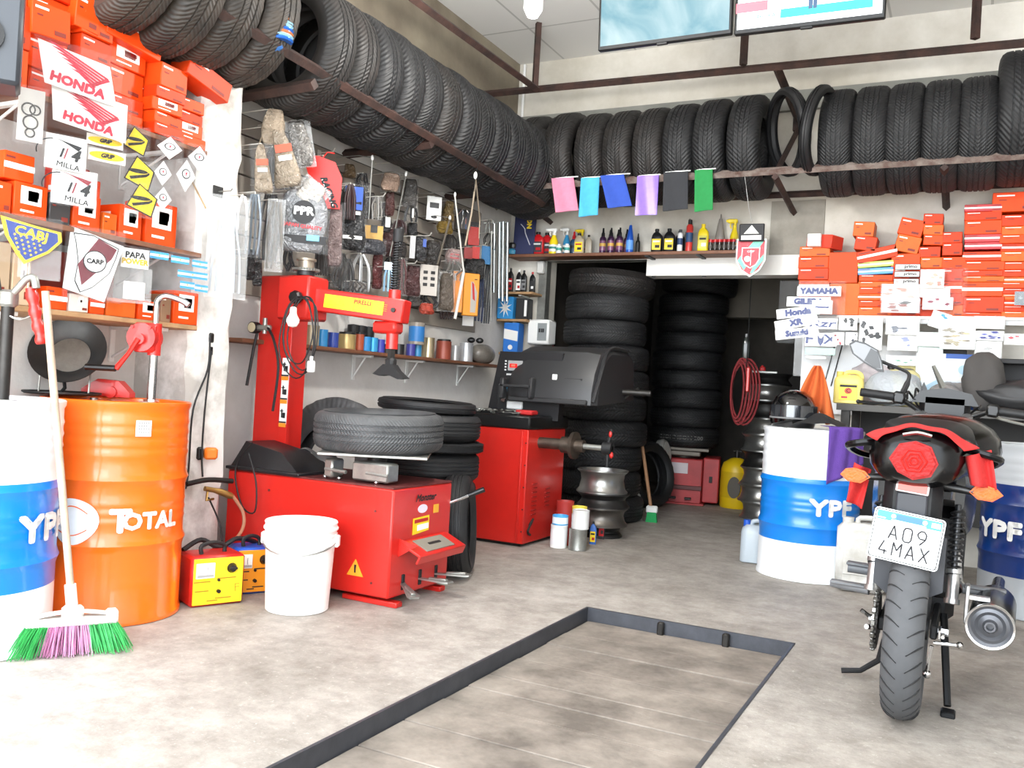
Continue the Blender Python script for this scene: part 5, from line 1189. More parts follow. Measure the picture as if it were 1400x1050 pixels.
def dogs(t, w, h):
    b = B(); b.prism([(0, h * .45), (w * .45, 0), (0, -h * .45), (-w * .45, 0)], .0015, 0, F(0, -.001, 0))
    b.prism([(w * .2 * math.cos(a), h * .05 + h * .14 * math.sin(a)) for a in [2 * PI * i / 14 for i in range(14)]], .001, 1, F(0, -.003, 0)); b.prism([(w * .16 * math.cos(a), h * .05 + h * .11 * math.sin(a)) for a in [2 * PI * i / 14 for i in range(14)]], .001, 0, F(0, -.004, 0)); b.prism([(-w * .04, h * .08), (w * .05, h * .1), (0, -h * .02)], .001, 2, F(0, -.005, 0)); b.obj('sticker', [WH, INK, HRED], t)
for i, (px, l) in enumerate((((214, 185, 250, 220), 'white square sticker set on its corner, right of the yellow warning sign'), ((256, 198, 288, 236), 'white playing-card sticker with black mark near the pilaster'), ((210, 218, 235, 256), 'white and red sticker in a narrow bag, upper of two in a column'), ((210, 254, 235, 290), 'white and red sticker in a narrow bag, lower of two in a column'), ((240, 216, 268, 265), 'white and pink sticker in a bag between the cards'))):
    bag(l, px, 66, x=XF + .02, content=dogs, group=GS)
def rings(t, w, h):
    b = B(); b.prism(rect(w * .8, h * .9), .0015, 0, F(0, -.001, 0))
    for cx, cz, rr in ((-.08, .1, .2), (.12, .1, .16), (.0, -.12, .22), (.0, -.3, .14)):
        b.tube([(w * (cx + rr * math.cos(a)), -.004, h * cz + w * rr * math.sin(a)) for a in [2 * PI * i / 16 for i in range(16)]], .003, 5, 1, closed=True)
    b.obj('sticker', [mat('#c9c5c0', .5), mat('#55524f')], t)
bag('grey line-art sticker in a bag left of the wing stickers', (22, 118, 62, 198), 66, x=XF + .02, content=rings, group=GS)
# club crests
def cabj(t, w, h):
    sh = [(-w * .48, h * .42), (-w * .2, h * .36), (w * .1, h * .3), (w * .48, h * .24), (w * .5, h * .05), (w * .3, -h * .22), (-w * .08, -h * .5), (-w * .22, -h * .3), (-w * .4, h * .05)]
    s2 = [(x * .86 + w * .01, z * .84 - h * .0) for x, z in sh]
    b = B(); b.prism(sh, .0015, 0, F(0, -.001, 0)); b.prism(s2, .001, 1, F(0, -.003, 0))
    b.text('CABJ', h * .25, 0, F(w * .01, -.0045, h * .13) @ TR(rz=-9), bold=.001, sx=1.15)
    for i in range(7):
        for j in range(5):
            x = -w * .25 + i * w * .095 + j * w * .02; z = h * (.08 - .085 * j) - h * .02 * i
            if -w * .36 + (.08 * h - z) * .45 < x < w * .4 - (.08 * h - z) * 1.0: b.prism([(x + w * .026 * math.cos(a) * (1 if k % 2 else .45), z + w * .026 * math.sin(a) * (1 if k % 2 else .45)) for k, a in enumerate([PI / 2 + PI * q / 5 for q in range(10)])], .001, 0, F(0, -.0042, 0))
    b.obj('crest', [mat('#f2cf22', .45), mat('#24408e', .45)], t)
def lower_film(t, w, h): pass
bag('blue and yellow starred club crest sticker hanging at the left edge', (3, 295, 80, 362), 66, x=XF + .04, content=cabj, group=GS)
bag('crinkled clear bag bottom below the blue and yellow crest', (28, 340, 80, 382), 66, x=XF + .03, film=FILM2, group=GS)
def carp(t, w, h):
    b = B(); b.prism([(-w * .42, h * .48), (w * .48, h * .3), (w * .2, -h * .5), (-w * .5, -h * .36)], .0015, 0, F(0, -.001, 0))
    sh = [(-w * .38, h * .4), (-w * .05, h * .4), (w * .4, h * .26), (w * .36, h * .12), (w * .26, -h * .1), (-w * .02, -h * .32), (-w * .22, -h * .4), (-w * .32, -h * .25), (-w * .28, h * .02), (-w * .34, h * .3)]
    b.prism(sh, .001, 1, F(0, -.003, 0)); b.prism([(x * .95, z * .96) for x, z in sh], .001, 0, F(0, -.0042, 0))
    b.prism([(w * .04, h * .36), (w * .36, h * .24), (w * .28, h * .1), (-w * .2, -h * .3), (-w * .28, -h * .02)], .001, 2, F(0, -.0052, 0))
    for r_, mi in ((.2, 1), (.18, 0)): b.prism([(w * .0 + w * r_ * math.cos(a), h * .04 + w * r_ * math.sin(a)) for a in [2 * PI * i / 22 for i in range(22)]], .001, mi, F(0, -.0062 - (.001 if mi == 0 else 0), 0))
    b.text('CARP', w * .115, 1, F(0, -.0082, h * .04), bold=.001); b.obj('crest', [WH, INK, mat('#6e2430')], t)
bag('white shield club crest sticker with dark red sash on the middle shelf', (92, 312, 166, 412), 66, x=XF + .03, content=carp, group=GS)
def power(t, w, h):
    b = B(); b.prism(rect(w * .9, h * .8), .0015, 0, F(0, -.001, 0)); b.text('PAPA', h * .34, 1, F(0, -.003, h * .12), bold=.0008); b.text('POWER', h * .3, 2, F(0, -.003, -h * .15), bold=.001); b.obj('sticker', [WH, INK, mat('#d8b51e')], t)
bag('white sticker with black and yellow lettering right of the red-sash crest', (165, 337, 204, 370), 66, x=XF + .03, content=power, group=GS)
bag('clear bag with white leaflets hanging behind the pump spout', (150, 365, 205, 414), 66, x=XF + .02, content=lambda t, w, h: card(t, rect(w * .5, h * .5, w * .1, -h * .15, .0), WH), film=FILM2, group=GS)
def flags(t, w, h):
    for i, (cx, cz, s) in enumerate(((-.34, .36, .3), (0, .32, .3), (.33, .28, .26), (.22, .0, .5), (.14, -.26, .24), (.38, -.3, .22))):
        b = B(); ww, hh = w * s, h * .17
        b.prism(rect(ww, hh, cx * w, cz * h, .002), .0015, 0, F(0, -.002, 0)); b.prism(rect(ww, hh * .34, cx * w, cz * h, .002), .0015, 1, F(0, -.003, 0)); b.prism([(cx * w + hh * .12 * math.cos(a), cz * h + hh * .12 * math.sin(a)) for a in [2 * PI * k / 8 for k in range(8)]], .001, 2, F(0, -.0045, 0)); b.obj('flag_sticker', [mat('#43a5d8', .45), WH, mat('#c9a94a')], t)
bag('clear bag of small light blue and white flag stickers', (206, 345, 284, 402), 66, x=XF + .03, content=flags, group=GS)
# long clear sleeves hanging at the pilaster
def sleeves(t, w, h):
    for k in range(6):
        x = w * (-.34 + .13 * k); b = B(); b.tube([(x * .35, .004 * (k % 2), h * .46), (x * .6, 0, h * .2), (x, 0, -h * .1), (x * 1.1, 0, -h * .44)], .005, 6, smooth=3); b.obj('sleeve', mat('#c3ccd4', .25), t)
bag('long clear plastic bag of grey spoke covers hanging on the pilaster', (284, 268, 338, 408), 60, x=-3.06, content=sleeves, film=FILM2, name='clear_bag')
bag('narrow clear bag with brown sticks hanging left of the pilaster', (248, 232, 290, 318), 50, x=-3.08, content=lambda t, w, h: B().tube([(-w * .3, 0, h * .4), (w * .3, 0, -h * .1)], .004).obj('stick', mat('#a98a60'), t), film=FILM, name='clear_bag')
t = thing('bag_hook', 'black metal hook plate on the pilaster above the long clear bag', 'hook', W(298, 262, x=-3.145), 90)
B().box((0, 0, 0), (.06, .008, .05), 0, .003).obj('plate', BLACKM, t); B().tube([(0, 0, 0), (0, -.08, 0), (0, -.09, .01)], .003).obj('wire', GALV, t)
# dark speaker/TV corner at the top-left of the photo
p, w_, h_ = pbox(-70, -60, 25, 110, rz=60, x=-2.75)
t = thing('wall_speaker', 'dark grey loudspeaker cabinet cut off at the top left corner', 'speaker', T=Matrix.Translation(p) @ TR(rz=55)); B().box((0, .06, 0), (w_, .16, h_), 0, .012).obj('cabinet', mat('#34383e', .45), t)
B().cyl((-.0, -.03, -.05), (0, -.022, -.05), .06, seg=24).obj('grille', BLACKM, t); B().box((-.05, .3, 0), (.05, .42, .05)).obj('wall_arm', BLACKM, t)
# big foil pack between rack and tyres
p, w_, h_ = pbox(364, -8, 403, 54, rz=35, x=-2.84)
t = thing('foil_pack', 'shiny blue and orange striped pack stuck on the rack before the tyres', 'pack', T=Matrix.Translation(p) @ TR(rz=35)); 
b = B(); n = 14
for k in range(n): z0 = -h_ / 2 + h_ * k / n; b.lathe([(w_ * .42, z0), (w_ * .46, z0 + h_ / n * .5), (w_ * .42, z0 + h_ / n)], 16, mi=[0, 2, 1, 0, 2, 2, 1][k % 7], T=TR(0, .03, 0), cap=(k in (0, n - 1)))
b.obj('bottles', [mat('#2a62b8', .15, .3), mat('#c07850', .2, .4), mat('#9fd3ee', .1, .5)], t)
p, w_, h_ = pbox(346, 46, 388, 72, rz=35, x=-2.9); b = B(); b.sphere((0, 0, 0), (w_ / 2, .03, h_ / 2), 14, 8); b.obj('wrapper', mat('#3f6fae', .15, .4), t, T=Matrix.Translation(Matrix.Rotation(rad(-35), 3, 'Z') @ (p - t.matrix_world.translation)))
# ================= BACK WALL: TVs, CLOTHS, BOTTLES =================
def tvmat(kind):
    m = bpy.data.materials.new('mat_screen'); m.use_nodes = True
    N = m.node_tree.nodes; L = m.node_tree.links; p = N['Principled BSDF']; p.inputs['Roughness'].default_value = .2; p.inputs['Base Color'].default_value = (0, 0, 0, 1)
    tc = N.new('ShaderNodeTexCoord'); n = N.new('ShaderNodeTexNoise'); n.inputs['Scale'].default_value = 3.2; n.inputs['Detail'].default_value = 7; n.inputs['Distortion'].default_value = .8
    L.new(tc.outputs['Object'], n.inputs['Vector']); r = N.new('ShaderNodeValToRGB'); L.new(n.outputs['Fac'], r.inputs['Fac'])
    r.color_ramp.elements[0].position = .3; r.color_ramp.elements[1].position = .7
    r.color_ramp.elements[0].color = lin('#5aa0b4'); r.color_ramp.elements[1].color = lin('#d4ecf0')
    L.new(r.outputs['Color'], p.inputs['Emission Color']); p.inputs['Emission Strength'].default_value = .62
    return m
def tv(label, bl, br, y, top_h, scr, extra=None):
    a = W(*bl, y=y); b_ = W(*br, y=y + .0); w = (b_ - a).length; ang = math.atan2(b_.y - a.y, b_.x - a.x); tz = math.asin((b_.z - a.z) / w)
    T = Matrix.Translation((a + b_) / 2) @ Matrix.Rotation(-tz, 4, 'Y') @ TR(rx=4)
    t = thing('television', label, 'television', T=T)
    h = w * .575; B().box((0, .02, h / 2), (w, .035, h), 0, .006).obj('frame', BLACKP, t)
    B().box((0, .001, h / 2 + .006), (w - .03, .004, h - .036)).obj('screen', scr, t)
    B().box((0, .07, h / 2), (.25, .08, .2), 0, .01).obj('rear_housing', BLACKM, t)
    B().cyl((0, .1, h / 2), (0, .1 + .02, ZC - T.translation.z - .02), .02, seg=10).obj('ceiling_mount', DKMET, t)
    B().box((0, .0, -.006), (.06, .02, .012), 0, .003).obj('sensor_bar', BLACKM, t)
    if extra: extra(t, w, h)
    return t
tv('left television with a cloudy pale blue picture under the ceiling', (817, 70), (1000, 46), 4.6, 0, tvmat(0))
def ex(t, w, h):
    e = lambda c, s=.75: mat(c, .4, emit=s)
    b = B(); b.box((-.0, -.0025, .075), (w - .06, .002, .06), 0); b.box((w * .12, -.0035, .078), (w * .6, .002, .045), 1); b.box((-w * .38, -.0035, .13), (.16, .002, .05), 3)
    b.text('AHORA', .028, 2, F(-w * .28, -.006, .075)); b.box((w * .36, -.0045, .12), (.09, .002, .022), 1)
    b.obj('news_banner', [e('#eef5f4'), e('#1f9a92'), e('#1c6f74'), e('#b0505a')], t)
    b = B(); b.box((w * .02, -.004, .13), (.02, .002, .09), 0); b.box((w * .05, -.004, .13), (.018, .002, .09), 0); b.box((w * .035, -.004, .2), (.05, .002, .07), 1); b.obj('news_figure', [e('#27405c', .4), e('#8a3440', .4)], t)
tv('right television showing a news banner with a standing figure', (1003, 48), (1210, 24), 4.6, 0, mat('#cfd8da', .3, emit=.72), ex)
# ceiling lamp hanging at the top
p = W(729, 10, d=4.3); t = thing('ceiling_lamp', 'white frosted bulb hanging at the top edge, left of the televisions', 'lamp', p)
B().lathe([(0, -.05), (.025, -.045), (.045, -.01), (.046, .05), (.03, .1), (.02, .13), (0, .13)], 24).obj('bulb', mat('#e8ebee', .35, emit=.0), t); B().cyl((0, 0, .12), (0, 0, ZC - p.z), .006).obj('cord', WHITEP, t)
ll = bpy.data.lights.new('bulb_fill', 'POINT'); ll.energy = 55; ll.color = (1, .97, .92); ll.shadow_soft_size = .08; lo_ = bpy.data.objects.new('bulb_fill', ll); C.objects.link(lo_); lo_.location = p - Vector((0, 0, .16))  # fill light added under the bulb to brighten the interior
# cloths on the rear rack bar
GC = 'microfibre cloths hung on the back rack bar'
for (px, lab, col, sk, sh) in (((757, 243, 787, 288), 'pink folded cloth hanging first from the left on the rack bar', '#d2809a', -.05, 0), ((793, 243, 818, 294), 'light blue folded cloth hanging second on the rack bar', '#46a6dc', 0, 0), ((826, 239, 858, 282), 'dark blue folded cloth hanging third on the rack bar', '#2c4ca8', -.07, 0),
        ((870, 240, 899, 294), 'shiny lilac folded cloth hanging in the middle of the rack bar', '#8a6cc8', 0, 1), ((907, 235, 940, 286), 'charcoal folded cloth hanging fifth on the rack bar', '#2b2c30', -.01, 0), ((950, 232, 974, 287), 'green folded cloth hanging last on the rack bar', '#1f7f40', -.015, 0)):
    c, w_, h_ = pbox(*px, rz=2, y=BY - .05)
    t = thing('folded_cloth', lab, 'cloth', T=Matrix.Translation(c) @ TR(rz=2), group=GC)
    b = B(); f = lambda u, v, s=1: Vector(((u - .5) * w_ + sk * (.5 - v) * 1.0 * -1 + sk * 0, s * .006 + .004 * math.sin(8 * u + 2 * v), (v - .5) * h_ - .012 * (1 - u) * (1 if not sh else 0) * (1 - v)))
    b.surf(lambda u, v: f(u, v, -1) + Vector((sk * (v - 1) * 0, 0, 0)), 12, 8); b.surf(lambda u, v: f(u, v, 1), 12, 8); b.obj('cloth', mat(col, .35 if sh else .85, 0, .12, 30), t)
    b = B(); b.tube([(-w_ * .45, .0, h_ / 2), (0, 0, h_ / 2 + .004), (w_ * .45 + .02, 0, h_ / 2 + .004)], .004, 6); b.tube([(0, 0, h_ / 2), (0, .05, h_ / 2 + .01)], .003, 5); b.obj('hanger_tape', WHITEP, t)
# long bottle shelf over the opening
zsh = 2.085 + .0
SX0, SX1 = XL + .1, W(1010, 340, y=6.5).x
zt_ = W(860, 345, y=6.45).z
t = thing('shelf', 'long wooden shelf of cleaning bottles over the doorway', 'shelf', ((SX0 + SX1) / 2, 6.54, zt_ - .025))
B().box((0, 0, .0125), (SX1 - SX0, .22, .025), 0, .003).obj('board', WOODD, t)
for px in (893, 962):
    q = W(px, 350, y=6.6); b = B(); b.box((q.x - (SX0 + SX1) / 2, .1, -.07), (.03, .008, .14)); b.box((q.x - (SX0 + SX1) / 2, 0, -.005), (.03, .2, .01)); b.cyl((q.x - (SX0 + SX1) / 2, .09, -.04), (q.x - (SX0 + SX1) / 2, .098 - .01, -.04), .006, mi=1); b.obj('bracket', [BLACKM, WHITEP], t)
ZSH = zt_ + .0008
GB = 'bottles on the shelf over the doorway'
def sx(px): return W(px, 335, y=6.5).x
def shp(label, px, h, kind, m, capm, labm, rz=5, dy=0, w=.07):
    x = sx(px); y = 6.5 + dy; z = ZSH
    if kind == 'oil': return oilbottle(label, (x, y, z), w, h, m, capm, labm, rz, GB)
    t = thing('spray_bottle' if kind in ('spray', 'trig') else ('bottle' if kind != 'can' else 'aerosol_can'), label, 'bottle' if kind != 'can' else 'can', (x, y, z), rz, GB)
    r = w / 2
    if kind == 'trig':
        b = B(); b.lathe([(0, 0), (r, .003), (r, h * .35), (r * .9, h * .5), (r * .45, h * .68), (r * .4, h * .74), (0, h * .74)], 20); b.obj('body', m, t)
        b = B(); b.cyl((0, 0, h * .72), (0, 0, h * .8), r * .42, seg=12); b.box((-r * .5, 0, h * .92), (r * 2.2, r * .8, h * .12), 0, .006); b.cyl((-r * 1.9, 0, h * .93), (-r * 1.4, 0, h * .93), r * .3, seg=8); b.tube([(-r * .9, 0, h * .88), (-r * 1.0, 0, h * .78), (-r * .7, 0, h * .7)], r * .16, 6); b.box((r * .1, 0, h * .86), (r * .6, r * .6, h * .12), 0, .004); b.obj('trigger', capm, t)
        b = B(); b.lathe([(r * 1.02, h * .1), (r * 1.02, h * .36)], 20, cap=False, mi=0); b.lathe([(r * 1.03, h * .2), (r * 1.03, h * .28)], 20, cap=False, mi=1); b.obj('label', labm, t)
    elif kind == 'flip':
        b = B(); b.lathe([(0, 0), (r, .003), (r, h * .55), (r * .9, h * .62), (r * .5, h * .68), (0, h * .68)], 20); b.obj('body', m, t)
        b = B(); b.lathe([(0, h * .67), (r * .55, h * .67), (r * .5, h * .8), (r * .35, h * .84), (r * .25, h), (0, h)], 14); b.obj('cap', capm, t)
        b = B(); b.lathe([(r * 1.02, h * .12), (r * 1.02, h * .5)], 20, cap=False); b.lathe([(r * 1.03, h * .28), (r * 1.03, h * .4)], 20, cap=False, mi=1); b.obj('label', labm, t)
    elif kind == 'cone':
        b = B(); b.lathe([(0, 0), (r, .003), (r, h * .4), (r * .75, h * .6), (r * .35, h * .88), (0, h * .88)], 20); b.obj('body', m, t)
        b = B(); b.cyl((0, 0, h * .87), (0, 0, h), r * .22, r * .1, seg=10); b.obj('cap', capm, t); b = B(); b.lathe([(r * 1.02, h * .1), (r * 1.02, h * .4)], 20, cap=False); b.obj('label', labm, t)
    elif kind == 'can':
        b = B(); b.lathe([(0, 0), (r, .003), (r, h * .8), (r * .6, h * .86), (0, h * .86)], 20); b.obj('body', m, t); b = B(); b.lathe([(0, h * .84), (r * .6, h * .84), (r * .6, h), (0, h)], 14); b.obj('cap', capm, t); b = B(); b.lathe([(r * 1.02, h * .3), (r * 1.02, h * .6)], 20, cap=False); b.obj('label', labm, t)
LRED = mat('#b81c22', .3); LY = mat('#ecd01e', .35); PUR = mat('#3c2140', .3, .2); TRB = mat('#b9aa90', .3); LBL = [WH, mat('#2e7d73'), INK]; DKL = [mat('#2e2e34'), mat('#c9c9c9'), REDB]
shp('left red oil bottle with dark label beside the spark plug poster', 736, .185, 'oil', LRED, BLACKP, DKL, w=.1)
shp('right red oil bottle behind its twin on the bottle shelf', 743, .19, 'oil', LRED, BLACKP, DKL, dy=.07, w=.1)
shp('yellow trigger spray with green label at the left of the shelf', 757, .215, 'trig', LY, WHITEP, [WH, mat('#2e7d73')], w=.075)
shp('blue trigger spray with white head, second spray on the shelf', 771, .225, 'trig', mat('#3a8fc0', .2), WHITEP, [WH, mat('#2e7d73')], dy=.05, w=.06)
shp('dark bottle with red cap behind the blue spray', 781, .19, 'flip', mat('#27496b', .2), LRED, [mat('#24405c'), INK], dy=.05, w=.06)
shp('yellow headed spray behind the beige oil bottle', 790, .215, 'trig', mat('#b2a78f'), LY, [WH, REDB], dy=.07, w=.06)
for i, px in enumerate((768, 779)): shp('small white tin with teal label, %s of the two in front of the sprays' % ['left', 'right'][i], px, .075, 'can', WHITEP, WHITEP, [mat('#3d9a8d')], dy=-.05, w=.045)
shp('beige oil bottle with yellow label, larger of the two', 792, .165, 'oil', TRB, BLACKP, [LY, REDB, INK], w=.08)
shp('plain beige oil bottle right of the labelled one', 803, .155, 'oil', mat('#a89e8c', .3), BLACKP, None, w=.055, dy=.03)
for i, px in enumerate((824, 835, 847)):
    shp('purple polish bottle, %s in the front row of three' % ['left', 'middle', 'right'][i], px, .2, 'flip', PUR, BLACKP, [mat('#7a4a6a', .3), mat('#c9a04a')], w=.052)
for i, px in enumerate((829, 840, 852)):
    shp('purple polish bottle, %s in the rear row of three' % ['left', 'middle', 'right'][i], px, .2, 'flip', PUR, BLACKP, [mat('#5a3450', .3), mat('#8a6a3a')], w=.05, dy=.075)
shp('tall blue cone-topped polish bottle right of the purple bottles', 861, .245, 'cone', mat('#1c4fae', .3), mat('#b9bcc0'), [mat('#5b93d8')], w=.058)
shp('slim black bottle hidden behind the blue cone-topped bottle', 869, .16, 'flip', BLACKP, BLACKP, [BLACKM, BLACKM], w=.035, dy=.05)
for i, px in enumerate((898, 915)): shp('black oil bottle with yellow label, %s one' % ['left', 'right'][i], px, .18, 'oil', mat('#19191b', .3), BLACKP, [YEL, PAPER, INK], w=.085)
shp('third black oil bottle mostly behind its twins', 925, .175, 'oil', mat('#19191b', .3), BLACKP, None, w=.07, dy=.08)
shp('white aerosol can with red base in front of the tall dark can', 931, .165, 'can', mat('#d9dadc', .3), DKL[0], [mat('#2a3f66')], w=.04, dy=-.03)
shp('tall aerosol can with dark cap and blue label', 942, .24, 'can', mat('#c43a34', .3), BLACKP, [mat('#27476f')], w=.05)
shp('clear ribbed bottle behind the tall aerosol can', 937, .265, 'flip', mat('#7c7670', .25), mat('#6a645c'), [mat('#7c7670'), mat('#6a645c')], w=.06, dy=.08)
shp('yellow oil bottle with white cap right of the aerosol cans', 961, .205, 'oil', LY, LY, [mat('#c9c04a'), INK, PAPER], w=.08)
shp('clear ribbed bottle behind the jars of red lids', 980, .29, 'cone', mat('#86807a', .25), mat('#7a746c'), [mat('#86807a')], w=.07, dy=.075)
shp('yellow trigger spray at the right end of the bottle shelf', 1000, .255, 'trig', LY, LY, [mat('#3a3a3a'), YEL], w=.065, dy=.07)
for k in range(6):
    px = 974 + 6.2 * k; x = sx(px); t = thing('small_jar', 'small dark jar with red lid, %s from the left in the row' % ORD[k], 'jar', (x, 6.45, ZSH), 0, 'red-lidded jars on the bottle shelf')
    B().lathe([(0, 0), (.0155, .002), (.0155, .06), (0, .06)], 14).obj('glass', mat('#2a2420', .2), t); B().cyl((0, 0, .06), (0, 0, .08), .0165, seg=14).obj('lid', LRED, t); B().lathe([(.016, .015), (.016, .04)], 14, cap=False).obj('label', mat('#4a4540'), t)
# corner: poster box and tin at the left end
c, w_, h_ = pbox(704, 280, 732, 344, rz=6, y=6.47)
t = thing('spark_plug_pack', 'dark blue spark plug poster card standing at the shelf corner', 'poster', T=Matrix.Translation((c.x, c.y, ZSH + h_ / 2)) @ TR(rz=10, rx=-3))
B().box((0, 0, 0), (w_, .02, h_), 0, .002).obj('card', mat('#262b4e', .35), t)
b = B(); b.text('NGK', w_ * .3, 0, F(w_ * .22, -.0125, h_ * .2) @ TR(rz=90), bold=.002); b.obj('lettering', YEL, t); b = B(); b.cyl((w_ * .2, -.013, h_ * .4), (w_ * .2, -.01, h_ * .4), w_ * .14); b.obj('red_dot', REDB, t)
b = B(); b.tube([(-w_ * .2, -.012, h_ * .15), (0, -.012, h_ * .05), (w_ * .05, -.012, -h_ * .05), (w_ * .3, -.012, -h_ * .3)], .004, 6, smooth=3); b.tube([(-w_ * .3, -.012, h_ * .4), (-w_ * .25, -.012, h_ * .28)], .003); b.obj('plug_picture', mat('#c9c9cf', .3), t)
for k, (z, m) in enumerate(((0, mat('#2f7ea0')), (.05, BLACKP))):
    tag(B().lathe([(0, 0), (.04, .002), (.042, .03), (.03, .045), (0, .05)], 18).obj('wax_tin', m, loc=(W(702, 338, y=6.47).x, 6.46, ZSH + z)), ['blue wax tin at the left end of the bottle shelf', 'black wax tin stacked on the blue wax tin'][k], 'tin')
# pennant with figure hanging at the shelf end
c, w_, h_ = pbox(1006, 322, 1047, 379, rz=3, y=6.36)
t = thing('club_pennant', 'red and green shield pennant in a bag at the shelf end', 'pennant', T=Matrix.Translation(c) @ TR(rz=3))
sh = [(-w_ * .48, h_ * .42), (w_ * .48, h_ * .42), (w_ * .48, h_ * -.1), (w_ * .3, -h_ * .35), (0, -h_ * .5), (-w_ * .3, -h_ * .35), (-w_ * .48, -h_ * .1)]
b = B(); b.prism(sh, .012, 0, F(0, .006, 0)); b.prism([(x * .9, z * .9) for x, z in sh], .002, 1, F(0, -.0065, 0))
b.prism([(w_ * .1, h_ * .38), (w_ * .42, h_ * .38), (-w_ * .2, -h_ * .34), (-w_ * .42, -h_ * .1), (-w_ * .35, -h_ * .02)], .001, 2, F(0, -.009, 0)); b.prism([(w_ * .42, h_ * .05), (w_ * .42, -h_ * .1), (w_ * .1, -h_ * .4), (-.0, -h_ * .42), (w_ * .1, -h_ * .25)], .001, 2, F(0, -.009, 0))
s2 = [(x * .55, z * .5 - h_ * .02) for x, z in sh]; b.prism([(x * 1.12, z * 1.1) for x, z in s2], .001, 0, F(0, -.0102, 0)); b.prism(s2, .001, 1, F(0, -.0112, 0)); b.cyl((-w_ * .1, -.0125, -.02), (-w_ * .1, -.011, -.02), w_ * .1, mi=0); b.prism([(0, h_ * .15), (w_ * .02, h_ * .15), (w_ * .02, -h_ * .22), (0, -h_ * .22)], .001, 0, F(0, -.0122, 0)); b.text('CARP', .02, 0, F(0, -.0125, h_ * .11)); b.obj('shield', [mat('#d9e2de', .4), mat('#b82c3c', .5), mat('#6fb8a4', .5)], t)
c2, w2, h2 = pbox(1011, 306, 1044, 330, rz=3, y=6.33); lo = c2 - c
b = B(); b.box((lo.x, lo.y, lo.z), (w2, .02, h2), 0, .006); b.box((lo.x, lo.y - .012, lo.z - h2 * .3), (w2 * .8, .004, h2 * .25), 1); b.prism([(-w2 * .3, -.01), (0, .05), (w2 * .3, -.01)], .004, 2, F(lo.x, lo.y - .012, lo.z)); b.obj('badge', [INK, WH, GALV], t)
B().tube([(lo.x, lo.y, lo.z + h2 / 2), (lo.x, -.2, .3), (lo.x, BY - c.y, 2.5 - c.z)], .002, 5).obj('string', WHITEP, t)
B().surf(lambda u, v: Vector(((u - .5) * w_ * 1.08, -.016 - .004 * math.sin(7 * u + 5 * v), (v - .5) * h_ * 1.1 + .0)), 8, 8).obj('film', FILM, t)
# electric box, small switch box on the door frame
p = W(743, 455, y=YB - .04); t = thing('electric_box', 'white electric box on the doorway frame above the balancer', 'electric box', (p.x, YB - .075, p.z), 0)
B().box((0, 0, 0), (.19, .15, .2), 0, .012).obj('case', WHITEP, t); B().box((.04, -.078, 0), (.08, .008, .14), 0, .004).obj('breaker_window', mat('#8b8f90', .25), t)
b = B(); b.box((.02, -.084, .01), (.012, .006, .03)); b.box((.04, -.084, .01), (.012, .006, .03)); b.box((.055, -.084, .01), (.008, .006, .03)); b.obj('breaker', INK, t)
p = W(740, 366, y=YB - .05); tag(B().box((0, 0, 0), (.06, .05, .1), 0, .008).obj('junction_box', mat('#cfcfcb', .5), loc=(p.x, YB - .055, p.z)), 'small white junction box at the top of the door frame', 'box')
tag(B().cyl((0, 0, 0), (0, 0, .28), .035, seg=16).obj('fire_extinguisher', REDM, loc=(W(752, 468, y=7.0).x, 7.0, W(752, 474, y=7.0).z - .1)), 'red cylinder standing in the dark just inside the door frame', 'extinguisher')
q = W(752, 474, y=7.0); tag(B().box((0, 0, (q.z - .101) / 2), (.14, .16, q.z - .101)).obj('post', DKMET, loc=(q.x, 7.0, 0)), 'narrow dark pedestal just inside the door frame under the red cylinder', 'pedestal')
# corner shelves left of the opening
for k, (px, py, lab) in enumerate(((712, 400, 'small corner shelf with dark bottles, upper of the two below the bottle shelf'), (704, 437, 'small corner shelf with the blue and white pack, lower of the two'))):
    q = W(px, py, y=6.5); t = thing('corner_shelf', lab, 'shelf', (q.x, 6.54, q.z - .02)); B().box((0, 0, .01), (.27, .21, .02), 0, .003).obj('board', WOOD, t)
    b = B(); b.box((0, .1, -.04), (.02, .008, .08)); b.box((0, .02, -.005), (.02, .16, .01)); b.obj('bracket', WHITEP, t)
    z0 = q.z + .0008
    if k == 0:
        for i in range(4):
            oilbottle('dark bottle with %s label, %s on the upper corner shelf' % (['red', 'white', 'grey', 'black'][i], ORD[i]), (q.x - .1 + .062 * i, 6.5 + (i % 2) * .03, z0), .05, .2 - .01 * i, BLACKP, [BLACKP, WHITEP, BLACKP, LRED][i], [[REDB, PAPER, INK], [PAPER, INK, REDB], [mat('#777'), INK, INK], [INK, INK, PAPER]][i], 5, 'dark bottles on the corner shelf')
    else:
        t = thing('boxed_pack', 'blue and white starburst carton on the lower corner shelf', 'box', (q.x - .07, 6.5, z0), 5); B().box((0, 0, .09), (.14, .12, .18), 0, .004).obj('carton', mat('#2f86c4', .4), t)
        b = B(); b.prism([((.062 if i % 2 else .02) * math.cos(i * PI / 9), .09 + (.08 if i % 2 else .025) * math.sin(i * PI / 9)) for i in range(18)], .002, 0, F(0, -.061, 0)); b.obj('starburst', WH, t)
        t = thing('boxed_pack', 'black carton standing right of the starburst carton', 'box', (q.x + .07, 6.52, z0), 5); B().box((0, 0, .085), (.11, .1, .17), 0, .004).obj('carton', INK, t); B().box((.03, -.0515, .09), (.02, .003, .13)).obj('printed_stripe', PAPER, t)
q = W(702, 462, y=6.5)
